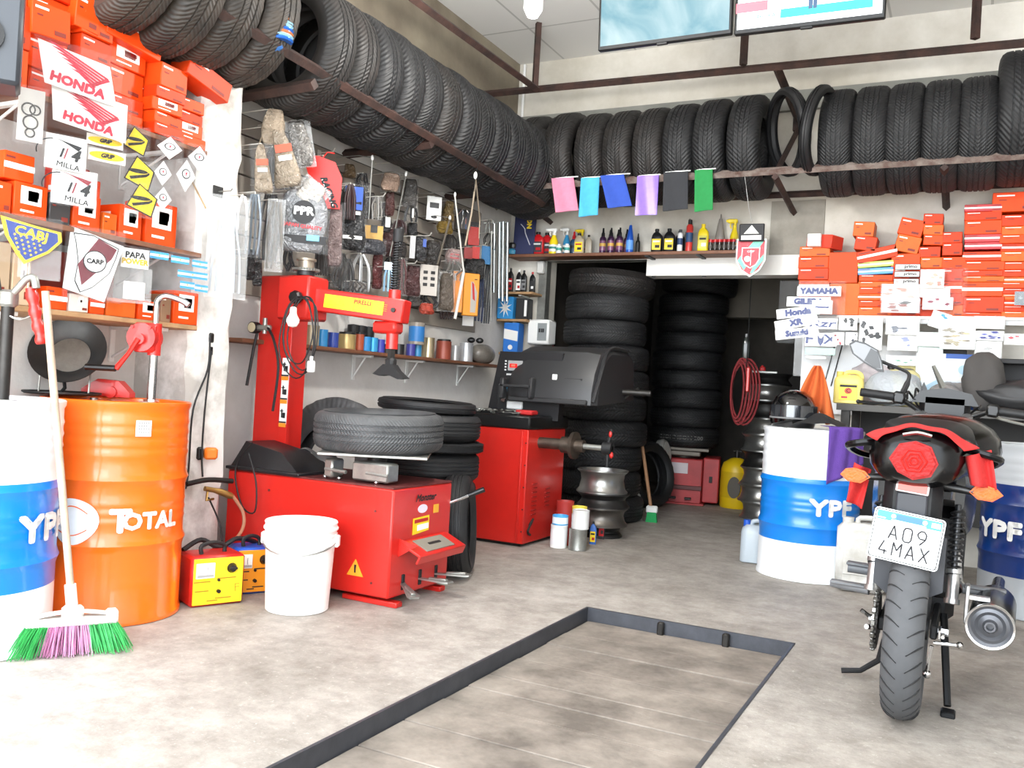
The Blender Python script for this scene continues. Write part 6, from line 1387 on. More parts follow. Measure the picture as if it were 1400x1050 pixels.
t = thing('boxed_pack', 'blue and white carton stack below the lower corner shelf', 'box', (q.x, 6.5, q.z - .0), 5); B().box((0, 0, .0), (.13, .12, .24), 0, .004).obj('carton', mat('#2b6fc0', .4), t); b = B(); b.prism([(-.06, -.03), (.06, -.05), (.06, .03), (-.06, .05)], .002, 0, F(0, -.061, .02)); b.cyl((0, -.063, -.08), (0, -.061, -.08), .02); b.obj('print', WH, t)
tag(B().box((0, 0, 0), (.2, .2, .02), 0, .003).obj('corner_ledge', WOOD, loc=(q.x, 6.54, q.z - .131)), 'wooden ledge under the blue carton behind the balancer console', 'ledge')
t = thing('steel_bracket', 'dark flat bracket sticking from the corner under the rack bar', 'bracket', (0, 0, 0)); b = B(); bar(b, W(686, 277, y=6.55), W(724, 271, y=6.3), .035); b.obj('bar', DKMET, t)
# ================= SLATWALL AND ITS GOODS (left wall) =================
XW = XL + .022
GHK = 'goods on the left slatwall'
# panel with horizontal grooves
zs = []; y0s, y1s = 3.42, 6.1
zt0 = W(560, 232, x=XW).z; zb0 = 1.42
prof = []; z = zb0; k = 0
b = B(); n = int((zt0 - zb0) / .105)
for i in range(n):
    za = zb0 + i * .105; b.box((XL + .013, (y0s + y1s) / 2, za + .048), (.022, y1s - y0s, .096), 0, .002)
    b.box((XL + .006, (y0s + y1s) / 2, za + .1), (.008, y1s - y0s, .012), 1)
tag(b.obj('slatwall_panel', [mat('#8f877d', .6, 0, .15, 3), mat('#3d3833', .8)]), 'beige slatwall panel behind the hanging motorcycle parts on the left wall', 'panel')
ZTOP = zb0 + n * .105
def hook(label_i, px, py, L=.2, rz=0):
    p = W(px, py, x=XL + .022 + L)
    b = B(); p.x = XL + .022; b.tube([(p.x, p.y, p.z), (p.x + L * .9, p.y, p.z), (p.x + L, p.y, p.z + .02)], .0038, 6); b.box((p.x + .004, p.y, p.z), (.006, .03, .03))
    return tag(b.obj('display_hook', mat('#cfcbc2', .4, .2)), label_i, 'hook', 'bare display hooks on the slatwall')
for i, (px, py, l) in enumerate(((458, 207, 'white wire hook above the red racing bag'), (540, 222, 'upper white wire hook at the top of the slatwall, left of the brackets'), (575, 240, 'double white hook holding the brown flat pack'), (527, 268, 'white hook above the dark levers'), (590, 322, 'white hook above the rubber boots pack in the middle of the slatwall'), (570, 360, 'white hook above the grey card with nine holes'), (618, 378, 'low white hook left of the orange oil pack'), (665, 335, 'long white hook carrying the red sachets near the corner'))):
    hook(l, px, py, .16 if i else .12)
def at_px(px, py, x): return W(px, py, x=x)
def hang(label, px, content, film=None, rz=45, x=None, off=.16, tilt=0, cat='pack', name='blister_pack', header=None):
    t = bag(label, px, rz=rz, x=(XW + off) if x is None else x, film=film, content=content, tilt=tilt, cat=cat, name=name, header=header, group=GHK)
    p = t.matrix_basis.translation; h = pbox(*px, rz=rz, x=p.x)[2]; q = t.matrix_basis.inverted() @ Vector((XW - .01, p.y, p.z + h / 2 - .004))
    B().tube([(0, 0, h * .44), (0, .002, h / 2), q], .003, 5).obj('hook_wire', mat('#cfcbc2', .4, .2), t); return t
def wrapm(m):
    if m.name + '_w' in bpy.data.materials: return bpy.data.materials[m.name + '_w']
    c = m.copy(); c.name = m.name + '_w'; N = c.node_tree.nodes; L = c.node_tree.links; p = N['Principled BSDF']; p.inputs['Coat Weight'].default_value = .7; p.inputs['Coat Roughness'].default_value = .12
    n = N.new('ShaderNodeTexNoise'); n.inputs['Scale'].default_value = 26; n.inputs['Distortion'].default_value = 2.5; n.inputs['Detail'].default_value = 3; tc = N.new('ShaderNodeTexCoord'); L.new(tc.outputs['Object'], n.inputs['Vector'])
    b = N.new('ShaderNodeBump'); b.inputs['Strength'].default_value = 1; b.inputs['Distance'].default_value = .02; L.new(n.outputs['Fac'], b.inputs['Height']); L.new(b.outputs['Normal'], p.inputs['Normal']); L.new(b.outputs['Normal'], p.inputs['Coat Normal']); return c
def body(m, kind='pillow', taper=None, **k):
    def f(t, w, h):
        b = B()
        if kind == 'pillow':
            rr = random.Random(int(w * 1e5 + h * 1e4)); p1, p2, p3 = rr.uniform(0, 6), rr.uniform(0, 6), taper or rr.uniform(.7, 1.0); dp = min(.03, w * .28)
            def sg(a, e): return math.copysign(abs(a) ** e, a)
            def fn(u, v):
                a = 2 * PI * u; e_ = PI * v; s_ = math.sin(e_); zz = -sg(math.cos(e_), .55)
                ww = (1 - (1 - p3) * (zz * .5 + .5)) * (1 + .05 * math.sin(4 * zz + p1))
                return Vector((w * .46 * sg(math.cos(a), .3) * ww * s_ ** .22 + .03 * w * math.sin(3 * zz + p2), dp * sg(math.sin(a), .8) * s_ ** .4 * (1 + .3 * math.sin(5 * zz + p1 + 3 * math.cos(a))), h * .47 * zz * (1 + .03 * math.sin(3 * a + p1))))
            b.surf(fn, 20, 14, wrapu=True)
        elif kind == 'card': b.box((0, 0, 0), (w * .95, .006, h * .96), 0, .002)
        elif kind == 'box': b.box((0, 0, 0), (w * .95, min(.05, w * .5), h * .96), 0, .004)
        b.obj('contents', wrapm(m) if kind == 'pillow' else m, t)
    return f
def tubes(m, nn=4, r=.007, wav=.1, loop=False, mi_cap=None):
    def f(t, w, h):
        rr = random.Random(int(w * 9999))
        for k in range(nn):
            x = w * (-.38 + .76 * k / max(1, nn - 1)); b = B()
            if loop: b.tube([(x * .3, 0, h * .46), (x, -.01, h * .1), (x * 1.05 + .004, 0, -h * .42), (x * 1.0 + w * .1, .01, -h * .42), (x + w * .08, .01, h * .1), (x * .3 + .005, .005, h * .46)], r, 6, smooth=4)
            else: b.tube([(x * .5, 0, h * .46), (x + rr.uniform(-wav, wav) * w, rr.uniform(-.01, .01), h * .1), (x, 0, -h * .2), (x + rr.uniform(-wav, wav) * w, 0, -h * .46)], r, 6, smooth=4)
            b.obj('strand', m, t)
    return f
def combo(*fs):
    def f(t, w, h):
        for q in fs: q(t, w, h)
    return f
def printed(txt, size, col, cz=0, sx=1, rzt=0, bold=.0005, y=-.008):
    def f(t, w, h): B().text(txt, size * h, 0, F(0, y, cz * h) @ TR(rz=rzt), bold=bold, sx=sx).obj('print', mat(col, .5), t)
    return f
def patch(w0, h0, cx, cz, m, y=-.008, shape='rect'):
    def f(t, w, h):
        poly = rect(w * w0, h * h0, cx * w, cz * h) if shape == 'rect' else [(cx * w + w * w0 / 2 * math.cos(a), cz * h + h * h0 / 2 * math.sin(a)) for a in [2 * PI * i / 24 for i in range(24)]]
        B().prism(poly, .0015, 0, F(0, y, 0)).obj('print_patch', m, t)
    return f
GREYC = mat('#8e8a85', .3, .4, .2, 20); DARK = mat('#242325', .45, 0, .2, 20); BEIG = mat('#9d8e7a', .6, 0, .35, 12)
# cluster near the pilaster (closer to the camera)
X1_ = -3.12
bbg = combo(body(BEIG, taper=.35), patch(.5, .12, .05, .1, mat('#d3543a', .6), -.035), patch(.4, .08, .05, -.05, PAPER, -.035))
hang('beige grip bag with orange tag hanging highest beside the pilaster', (366, 170, 410, 258), bbg, FILM, x=X1_, tilt=-14, rz=35, name='grip_bag', cat='bag')
hang('beige grip bag with orange tag hanging lower, against the pilaster', (343, 196, 374, 266), bbg, FILM, x=X1_, tilt=-6, rz=35, name='grip_bag', cat='bag')
hang('tangled beige string bundle at the top hook beside the pilaster', (356, 148, 392, 200), combo(body(mat('#a08f7a', .8, 0, .3, 20)), tubes(mat('#8d7d68', .8), 5, .004, .4)), None, x=X1_ - .05, rz=35, name='string_bundle', cat='bundle')
hang('clear crinkled pouch with grey part above the red racing bag', (392, 164, 428, 230), combo(body(GREYC)), FILM2, x=X1_ - .06, tilt=-12, rz=35, name='clear_pouch', cat='bag')
def redbag(t, w, h):
    b = B(); poly = [(-w * .48, h * .46), (-w * .1, h * .47), (w * .3, h * .38), (w * .48, h * .1), (w * .46, -h * .48), (-w * .1, -h * .48), (-w * .28, 0)]
    b.prism(poly, .02, 0, F(0, .01, 0)); b.obj('pouch', mat('#d8241a', .4, 0, .1, 6), t)
    b = B(); b.text('RACING', h * .16, 1, F(w * .18, -.0125, -h * .18) @ TR(rz=-66), bold=.002, shear=.3); b.prism([(-w * .02, h * .06), (w * .02, h * .06), (w * .34, -h * .46), (w * .3, -h * .46)], .001, 0, F(0, -.0115, 0)); b.obj('lettering', [PAPER, INK], t)
    B().tube([(0, 0, h * .46), (.02, 0, h * .56), (.06, 0, h * .55)], .004).obj('hanger', REDM, t)
hang('bright red pouch with black lettering near the top of the slatwall', (412, 212, 468, 286), redbag, None, x=X1_ - .06, rz=35, name='red_pouch', cat='pouch')
hang('grey cable sleeves bunch hanging against the pilaster edge', (335, 262, 358, 352), tubes(mat('#7f8890', .25, .3), 4, .006, .08), FILM, x=X1_ + .02, rz=40, name='cable_bunch', cat='bundle')
hang('white chain loop pack hanging on the pilaster corner', (324, 266, 338, 314), tubes(WHITEP, 2, .004, .2, loop=True), None, x=X1_ + .06, rz=50, name='cable_loop_pack', cat='pack')
hang('dark rubber hose bunch behind the grey cable sleeves', (352, 262, 384, 360), tubes(DARK, 5, .008, .12), FILMD, x=X1_ - .06, rz=40, name='hose_bunch', cat='bundle')
hang('long clear sleeve of grey tubes left of the big silver pack', (364, 272, 388, 372), tubes(GREYC, 3, .008, .1), FILM2, x=X1_ + .02, rz=40, name='tube_sleeve', cat='pack')
big = combo(body(mat('#8f9194', .28, .3, .2, 14)), patch(.44, .36, .0, .12, INK, -.036, 'disc'), printed('PPR', .17, '#f0f0ee', .13, 1.1, 0, .002, -.04), printed('JAPAN QUALITY', .075, '#b8323a', -.1, 1.05, -4, .0008, -.034), patch(.9, .12, 0, -.3, INK, -.03), patch(.24, .09, .2, -.27, mat('#63b4dc', .4), -.034))
hang('big silver pack with round black emblem above the red column', (380, 258, 450, 346), big, FILM, x=X1_ + .04, rz=38, name='parts_pack', cat='pack')
hang('clear pouch with pale strips crossing above the silver pack', (404, 246, 446, 284), body(mat('#b9b4ae', .4)), FILM2, x=X1_ + .06, tilt=35, rz=38, name='clear_pouch', cat='bag')
hang('pinkish clear pouch of small parts right of the silver pack', (446, 276, 470, 366), combo(body(mat('#7d6a68', .4, 0, .3, 20))), FILM, x=X1_ - .02, rz=40, name='clear_pouch', cat='bag')
glv = combo(body(mat('#17181b', .5)), patch(.6, .34, 0, .28, mat('#1f4fae', .5), -.034), patch(.5, .05, 0, .06, PAPER, -.036), patch(.3, .05, -.15, -.3, PAPER, -.034), patch(.3, .05, .2, -.3, PAPER, -.034))
hang('blue and black gloves pack hanging above the arm of the changer', (462, 252, 502, 344), glv, FILM, x=X1_ - .18, rz=40, name='glove_pack', cat='gloves')
# gear cluster on the column top
t = thing('sprocket_stack', 'steel sprocket and bearing stack standing on the red column top', 'sprocket', W(418, 377, y=3.56), 0)
b = B(); b.cyl((0, 0, 0), (0, 0, .02), .045, seg=24); b.obj('base', DARK, t)
b = B(); 
for k in range(26): a = 2 * PI * k / 26; b.box((.062 * math.cos(a), .062 * math.sin(a), .03), (.012, .008, .01), 0, 0)
b.cyl((0, 0, .022), (0, 0, .036), .058, seg=26); b.obj('toothed_ring', GALV, t)
b = B(); b.cyl((0, 0, .036), (0, 0, .075), .04, seg=20); b.cyl((0, 0, .075), (0, 0, .085), .05, seg=20); b.obj('bearing', mat('#9a8f80', .4, .7), t)
# middle of the slatwall
items = [
 ('brown chain coil pack on the top hook of the slatwall', (468, 224, 488, 244), combo(body(mat('#5b4527', .5, .3, .4, 30))), None, .1),
 ('beige flat clip pack under the top double hook', (520, 236, 548, 262), combo(body(mat('#a08572', .6, 0, .3, 20))), FILM, .14),
 ('dark red and black part under the beige clip pack', (526, 262, 540, 296), body(mat('#4e2a26', .5)), None, .08),
 ('steel lever blister hanging left of the long antenna rod', (508, 268, 524, 302), tubes(GREYC, 4, .005), FILM, .16),
 ('black bracket with white tag below the steel lever blister', (520, 296, 536, 318), combo(body(DARK), patch(.4, .6, .1, .1, PAPER, -.03)), None, .16),
 ('yellow card pack with black part at the middle left', (498, 308, 524, 334), combo(body(mat('#b58c2e', .5), 'card'), patch(.35, .4, 0, .3, INK, -.006)), FILM, .16),
 ('dark red brake shoe pack behind the yellow card', (522, 312, 546, 352), body(mat('#3c1c1c', .5)), FILMD, .1),
 ('grey black textured grip pack under the right top hook', (550, 244, 572, 284), combo(body(mat('#4a4744', .6, 0, .3, 30))), FILMD, .12),
 ('black lever pair pack under the textured grips', (552, 280, 572, 304), combo(tubes(DARK, 3, .008), patch(.12, .5, .1, 0, PAPER, -.02)), FILM, .12),
 ('white card with a black clip and ring, top middle of the slatwall', (583, 268, 604, 302), combo(body(WH, 'card'), patch(.6, .22, 0, .12, DARK, -.006), patch(.4, .12, 0, -.35, INK, -.006, 'disc')), FILM, .14),
 ('gold chain coil pack right of the white clip card', (604, 274, 622, 304), body(mat('#7a6232', .4, .3, .4, 30)), FILM, .12),
 ('loose gold chain pile pack below the gold coil', (596, 302, 620, 320), body(mat('#8f7224', .45, .3, .4, 30)), FILM, .14),
 ('tray of six steel sockets on a card near the right', (624, 286, 644, 314), combo(body(mat('#3a3a3c', .5), 'card'), tubes(CHROME, 4, .006)), None, .12),
 ('red handled tool pack hanging on a string', (640, 304, 656, 336), combo(body(mat('#a3221c', .5), 'card'), patch(.9, .2, 0, .4, DARK, -.006)), FILM, .14),
 ('black rubber boots pack in the middle of the slatwall', (566, 322, 584, 358), combo(body(DARK), patch(.25, .3, .2, .2, mat('#3452a0', .5), -.03)), None, .16),
 ('two large black rubber grips side by side in the middle', (580, 328, 604, 364), combo(body(mat('#2b2623', .6)), tubes(mat('#2b2623', .6), 3, .012)), None, .14),
 ('slim silver card pack left of the black boots', (560, 322, 568, 354), body(mat('#b9b9bb', .4), 'card'), None, .14),
 ('pink and white spark plug pack right of the black grips', (608, 340, 632, 362), combo(body(mat('#a58d88', .5)), patch(.5, .3, 0, 0, mat('#c05a60', .5), -.03)), FILM, .12),
 ('silver lever and clamps pack below the spark plug pack', (606, 356, 634, 384), tubes(GREYC, 4, .007, .3), FILM, .14),
 ('dark oily glove bundle near the right of the slatwall', (632, 352, 664, 382), body(mat('#1c1a1a', .6, 0, .3, 30)), None, .12),
 ('row of red sachets hanging on the long hook, left one', (634, 338, 646, 354), body(mat('#8c2422', .4), 'card'), FILM, .16),
 ('row of red sachets hanging on the long hook, middle one', (645, 337, 656, 354), body(mat('#b8302c', .4), 'card'), FILM, .16),
 ('blue sachet at the end of the long hook near the corner', (658, 336, 672, 362), combo(body(mat('#2b6f9e', .4), 'card')), FILM, .16),
 ('red black brake pad pack behind the grey card', (552, 362, 576, 406), body(mat('#4a2222', .5, 0, .3, 14)), FILMD, .08),
 ('dark cable bundle right of the shock spring', (540, 352, 556, 404), tubes(mat('#5b2c2e', .5), 4, .006), FILMD, .08),
 ('black and red small lever pack under the grey card', (576, 396, 602, 424), tubes(DARK, 5, .007, .4), None, .12),
 ('orange red clip hanging lowest in the middle of the slatwall', (572, 414, 594, 430), body(mat('#b0402c', .5)), None, .12),
 ('brown clear bag of parts left of the orange oil pack', (598, 372, 622, 426), body(mat('#6e6256', .5, 0, .3, 14)), FILM2, .12),
 ('tall navy tube pack right of the orange oil pack', (650, 372, 662, 442), tubes(mat('#1d2a4c', .35), 3, .008, .05), FILM, .14),
 ('tall black and blue cable pack beside the chrome tubes', (660, 354, 672, 446), tubes(mat('#1e2024', .35), 4, .006, .08), FILM, .14),
 ('white price card peeping below the orange oil pack', (632, 424, 648, 446), body(WH, 'card'), None, .1),
 ('black zip tie bunch upper right near the corner tubes', (660, 318, 680, 342), tubes(DARK, 6, .004, .1), None, .1),
 ('steel ring spanner set hanging highest near the corner', (662, 300, 682, 320), tubes(GALV, 4, .004, .05), None, .1),
 ('black cable bundle hanging left behind the red arm', (452, 344, 476, 394), tubes(DARK, 5, .006, .2), FILMD, .1),
 ('silver and black hose pack above the yellow sticker arm', (478, 346, 506, 398), combo(tubes(mat('#a9a9a9', .3, .5), 3, .006, .3, loop=True)), FILM, .16),
 ('black hose pack left of the silver hose pack', (462, 352, 484, 398), tubes(DARK, 4, .007, .2, loop=True), FILMD, .12),
 ('dark red tube pack right of the silver hose pack', (508, 344, 524, 396), body(mat('#5a1c1c', .5)), FILM, .12),
 ('dark belt pack above the spring shaft of the changer', (486, 326, 528, 348), body(mat('#33343a', .5)), FILM, .14)]
fill = random.Random(5)
adj = ['black cable set', 'dark brake line set', 'brown rubber pad', 'grey cable set', 'dark red fuel line set', 'black footrest rubber', 'black lever set', 'dark gasket pack']
spots = [(344, 352, 360, 392, 'just above the left of the red column'), (362, 200, 380, 250, 'behind the highest beige grip bag'), (384, 232, 404, 262, 'between the beige grips and the silver pack'), (396, 262, 420, 300, 'behind the top of the silver pack'), (384, 340, 404, 372, 'left of the sprocket stack'), (430, 330, 450, 376, 'right of the sprocket stack'), (446, 244, 464, 290, 'behind the bottom of the red pouch'), (470, 250, 486, 300, 'behind the blue gloves'), (486, 236, 506, 262, 'left of the beige clip pack'), (498, 262, 512, 300, 'left of the steel lever blister'), (484, 300, 500, 330, 'right of the gloves pack'), (536, 300, 556, 318, 'above the shock spring'), (556, 304, 572, 324, 'left of the middle white hook'), (604, 320, 626, 342, 'behind the white knob rod'), (584, 364, 604, 398, 'right of the slotted grey card'), (602, 384, 620, 412, 'left of the narrow orange pack'), (524, 350, 544, 372, 'above the blue tube pack'), (624, 318, 640, 340, 'left of the red handled tool'), (556, 400, 576, 420, 'below the brake pad pack'), (650, 380, 664, 420, 'right edge of the orange oil pack'), (520, 276, 532, 300, 'left of the dark red part'), (540, 330, 556, 356, 'behind the shock spring'), (470, 384, 500, 400, 'just above the arm sticker'), (600, 420, 622, 436, 'below the brown parts bag'), (336, 340, 350, 384, 'lowest against the pilaster edge')]
for i, (x0, y0, x1, y1, where) in enumerate(spots):
    m_ = [DARK, mat('#2a2320', .5, 0, .3, 20), mat('#4a4440', .5, 0, .3, 20), mat('#3a2022', .45, 0, .2, 20)][i % 4]
    items.append(('%s hanging %s' % (adj[i % 8], where), (x0, y0, x1, y1), tubes(m_, 4 + i % 3, .006, .25, loop=bool(i % 2)) if i % 3 else body(m_), [None, FILM, FILMD][i % 3], .05 if x0 > 480 else .2))
for lab, px, ct_, flm, off in items:
    hang(lab, px, ct_, flm, off=off, rz=40 if px[0] < 560 else 48)
def holes(t, w, h):
    b = B(); b.box((0, 0, 0), (w, .005, h), 0, .002)
    for i in range(2):
        for j in range(3): b.box((w * (-.2 + .42 * i), -.004, h * (.25 - .2 * j)), (w * .24, .004, h * .1), 1)
    b.obj('card', [mat('#b9b2aa', .6), INK], t)
hang('grey card with two rows of black slots at the slatwall centre', (574, 362, 598, 404), holes, None, name='slotted_card', cat='card')
def oilpk(t, w, h):
    b = B(); b.box((0, 0, 0), (w * .98, .05, h), 0, .006); b.prism([(-w * .02, -h * .42), (w * .3, -h * .42), (w * .36, h * .05), (w * .1, h * .3), (-w * .05, h * .3)], .002, 1, F(0, -.026, 0)); b.prism([(w * .0, h * .3), (w * .14, h * .24), (w * .24, -h * .15), (w * .1, -h * .1)], .002, 2, F(0, -.0285, 0)); b.box((w * .24, -.028, h * .36), (w * .16, .002, h * .02), 3); b.obj('pack', [mat('#e0902a', .4), mat('#a9a39b', .4), REDB, INK], t)
hang('orange oil pack with grey and red print near the corner', (632, 374, 654, 432), oilpk, FILM, off=.18, name='oil_pack', cat='pack')
hang('narrow orange pack left of the printed orange oil pack', (618, 370, 633, 428), body(mat('#d98a2c', .4), 'card'), FILM, off=.14, name='oil_pack', cat='pack')
# tube-light-like blue silver tubes pack next to the spring
hang('blue and silver tube pack left of the black spring', (524, 364, 538, 400), combo(tubes(mat('#9fc4dc', .2, .4), 3, .007, .02), patch(1.0, .3, 0, .5, mat('#c9dbe6', .4))), FILM, off=.22, name='tube_pack', cat='pack')
# motorcycle shock spring hanging
a = W(548, 318, x=-3.2); b2 = W(540, 396, x=-3.2); L = (a - b2).length
t = thing('shock_absorber', 'black coil spring shock absorber hanging beside the red arm end', 'shock absorber', a)
b = B(); dv = b2 - a; q = dv.to_track_quat('Z', 'Y').to_matrix().to_4x4(); b.cyl((0, 0, 0), (0, 0, L), .006, seg=8, T=q); b.obj('rod', CHROME, t)
b = B(); b.tube([q @ Vector((.016 * math.cos(u), .016 * math.sin(u), .05 + (L - .06) * u / (2 * PI * 15))) for u in [2 * PI * i / 8 for i in range(121)]], .0034, 5); b.obj('spring', DARK, t)
b = B(); b.cyl((0, 0, -.03), (0, 0, .05), .02, seg=14, T=q); b.obj('collar', DARK, t)
# long thin rods: antennas with hanging cords
for lab, pts, r_, m_ in (('thin steel rod hanging in front of the left slatwall', [(509, 218), (504, 300)], .004, GALV), ('long steel rod hanging left of the black grips pack', [(555, 240), (533, 350)], .004, GALV), ('brown rod hanging right behind the black grips', [(615, 300), (598, 362)], .007, mat('#5b5348', .5)),
                        ('white rod with knob hanging from the hook in front of the orange oil pack', [(622, 268), (634, 372), (622, 436)], .006, mat('#cfcac0', .4))):
    P_ = [W(*q, x=-3.2 if len(pts) == 2 else -3.14) for q in pts]
    t = thing('hanging_rod', lab, 'rod', P_[0]); b = B()
    for i in range(len(P_) - 1): b.cyl(P_[i] - P_[0], P_[i + 1] - P_[0], r_ * (1 + i * .8), r_ * (1 + i * .8), seg=8)
    b.obj('rod', m_, t); b = B(); b.sphere((0, 0, .01), (.009, .009, .018), 10, 8); b.obj('knob', WHITEP, t)
    B().tube([(0, 0, .01), (-.1, 0, .03), (XL + .03 - P_[0].x, 0, .03)], .003, 5).obj('hook_wire', GALV, t)
# cord and strap with white plastic hook hanging from the rack bar
P_ = [W(*q, x=BX + .03) for q in ((655, 218), (650, 240), (648, 262))]; Q = [W(*q, x=-3.0) for q in ((650, 250), (645, 290), (636, 336))]
t = thing('hanging_strap', 'white plastic hook with beige strap hanging from the left rack bar', 'strap', P_[0]); b = B(); b.tube([p - P_[0] for p in P_], .003, 6); b.obj('wire', DKMET, t); B().sphere(P_[1] - P_[0], (.012, .012, .025), 10, 8).obj('plastic_hook', WHITEP, t)
b = B(); b.tube([P_[1] - P_[0]] + [p - P_[0] for p in Q], .006, 6); b.tube([P_[1] - P_[0], W(656, 300, x=-3.0) - P_[0], W(655, 326, x=-3.0) - P_[0]], .004, 6); b.obj('strap', mat('#9d8f7c', .8), t)
# chrome tubes standing/hanging in the corner
for i, (px, y0_, y1_) in enumerate(((676, 306, 400), (683, 304, 408), (688, 303, 412), (694, 304, 412), (672, 316, 440))):
    a = W(px, y0_, x=-3.36 + .02 * i); c_ = W(px - 1, y1_, x=-3.36 + .02 * i)
    tag(B().cyl(c_ - a, (0, 0, 0), .012 if i != 4 else .007, seg=12).obj('chrome_tube', mat('#b4bcbe', .18, .9) if i != 4 else GALV, loc=a), 'chrome tube hanging in the rear corner, %s from the left' % ['second', 'third', 'fourth', 'fifth', 'first and thinnest'][i], 'tube', 'chrome tubes in the corner')
t = thing('tube_holder', 'thin white wire rail holding the chrome tubes in the corner', 'rail', W(684, 304, x=-3.35)); B().tube([(-.12, 0, 0), (.06, 0, 0)], .004).obj('rail', WHITEP, t); B().tube([(-.12, -.0, 0), (-.145, 0, 0)], .006).obj('mount', WHITEP, t)
# ---- lower shelf with cans along the left wall ----
ZL = W(600, 490, x=-3.28).z
XS = XL + .2
sh_ = shelf('long narrow wooden shelf of cans below the slatwall', XL + .001, XS, 3.42, 6.3, ZL, m=WOODD, brackets=(3.9, 4.6, 5.2, 5.9))
def sp_(px, off=-.06): q = W(px, 470, x=XS + off); return (q.x, q.y, ZL + .0008)
cans = [(424, .05, .115, mat('#b3a68c', .35, .5), 'large silver tin behind the coiled cable on the can shelf', None), (440, .033, .1, mat('#2b7fb8', .3), 'blue can seen through the coiled cable', None), (455, .033, .09, mat('#2a3f8e', .3), 'dark blue and purple can right of the coiled cable', None),
        (474, .055, .09, mat('#b8a06c', .3, .5), 'round gold tin on the can shelf', BLACKP), (491, .03, .1, mat('#a0482c', .4), 'brown orange bottle right of the gold tin', BLACKP), (500, .03, .09, mat('#2f86c4', .3), 'bright blue can, first of three under the arm', None), (510, .032, .09, mat('#3a9ad4', .25, .3), 'light blue can, second of three under the arm', None), (520, .03, .085, mat('#3a3f9e', .3), 'purple blue can, third of three under the arm', None), (529, .02, .06, mat('#333'), 'small black tin left of the vertical shaft', None),
        (546, .035, .07, mat('#1b1b1d', .3), 'black round tin right of the vertical shaft', None), (562, .032, .08, mat('#3b3a86', .3), 'purple blue short can right of the shaft', None), (571, .03, .08, mat('#2f7fae', .3), 'blue short can right of the purple one', None), (586, .042, .14, mat('#b0a184', .25, .7), 'shiny gold tin in the middle of the can shelf', None), (607, .055, .13, mat('#8e4434', .4, .1), 'rusty red can with dark lid', BLACKP), (623, .03, .11, mat('#b9b9b9', .3, .5), 'narrow silver can right of the rusty red can', None), (638, .052, .14, mat('#c4c6ca', .25, .6), 'wide silver can near the end of the can shelf', None)]
for px, r_, h_, m_, lab, ld in cans:
    can('tin_can', lab, 'can', sp_(px, -.07), r_, h_, m_, mat('#e0e0e0', .4) if False else None, lid=(ld, .012) if ld else None, group='cans on the long left shelf')
for i, (px, py) in enumerate(((482, 448), (492, 446), (503, 450))):
    q = sp_(px, -.14); tag(B().lathe([(0, 0), (.035, .002), (.037, .02), (.037, .16), (0, .165)], 18).obj('spray_can', BLACKM, loc=q), 'black can in the back row of the can shelf, %s of three' % ['left', 'middle', 'right'][i], 'can')
q = sp_(562, -.07); can('glass_jar', 'clear jar with blue label stacked on the short blue cans', 'jar', (q[0], q[1] + .06, q[2] + .0805), .055, .15, mat('#8b8378', .2), mat('#2a6fae', .4), group=None)
q = sp_(577, -.07); can('tin_can', 'slim silver can stacked behind beside the clear jar', 'can', (q[0] - .06, q[1] + .05, q[2]), .03, .24, mat('#b4b0a8', .25, .6))
q = sp_(660, -.07); tag(B().sphere((0, 0, .07), (.09, .14, .08), 16, 12).obj('plastic_bag', mat('#7d776f', .3, 0, .5, 14, .8, 12), loc=q), 'crumpled grey plastic bag at the end of the can shelf', 'bag')
q = sp_(645, -.12); t = thing('goggles', 'pair of black round lenses lying above the grey bag', 'goggles', (q[0], q[1] + .05, q[2] + .165), 30); B().sphere((-.03, 0, .01), (.03, .015, .022), 12, 8).obj('lens', BLACKP, t); B().sphere((.035, 0, .01), (.03, .015, .022), 12, 8).obj('lens', BLACKP, t)
# ================= RIGHT SHELF OF ORANGE BOXES =================
YR = YB - .30
ZR = W(1250, 432, y=YR).z
RX0, RX1 = W(1093, 433, y=YR).x, 1.1
t = thing('shelf', 'white shelf carrying the orange box stacks on the right back wall', 'shelf', ((RX0 + RX1) / 2, YR + .149, ZR - .025))
B().box((0, 0, .0125), (RX1 - RX0, .298, .025), 0, .003).obj('board', mat('#d8d6d0', .5), t)
B().box((0, -.145, -.01), (RX1 - RX0, .008, .03)).obj('price_rail', mat('#b9bcbc', .4), t)
GR = 'orange boxes on the right wall shelf'
def bcol(px0, px1, ys, nm, off=0, m=None, st=None, dd=.22):
    r = random.Random(int(px0)); yy_ = YR + .02 + off; z = ZR + .001
    for k in range(len(ys) - 1):
        c = W((px0 + px1) / 2, (ys[k] + ys[k + 1]) / 2, y=yy_); w_ = (px1 - px0) * depth(c) / FPX / .97; h_ = (ys[k] - ys[k + 1]) * depth(c) / FPX
        mm = (m or [ORB, ORB2, ORB, ORB3, ORB2])[(k + int(px0)) % len(m or [1] * 5)]
        carton('orange box, %s from the bottom, %s' % (ORD[k], nm), (c.x + r.uniform(-.006, .006), yy_ + dd / 2 + r.uniform(-.004, .008), z + h_ / 2), (w_ * .985, dd, h_ * .985), (st or ['line', 'line', 'stripe', 'line'])[k % len(st or [1] * 4)], mm, rz=r.uniform(-1.5, 1.5), face='y', group=GR); z += h_
    return z
bcol(1093, 1132, [432, 416, 400, 384, 368, 352, 338], 'first column, at the left end of the right shelf')
bcol(1134, 1172, [432, 388, 345], 'rounded wrapped pair right of the first column', m=[ORB3, mat('#c4481c', .5, spec=.2)], st=['none'])
bcol(1175, 1218, [432, 420, 411, 402, 393, 385, 376], 'second column, under the blue and green strips', m=[ORB, ORB3])
bcol(1221, 1257, [432, 416, 400, 384, 366, 346], 'third column, behind the three striped stickers')
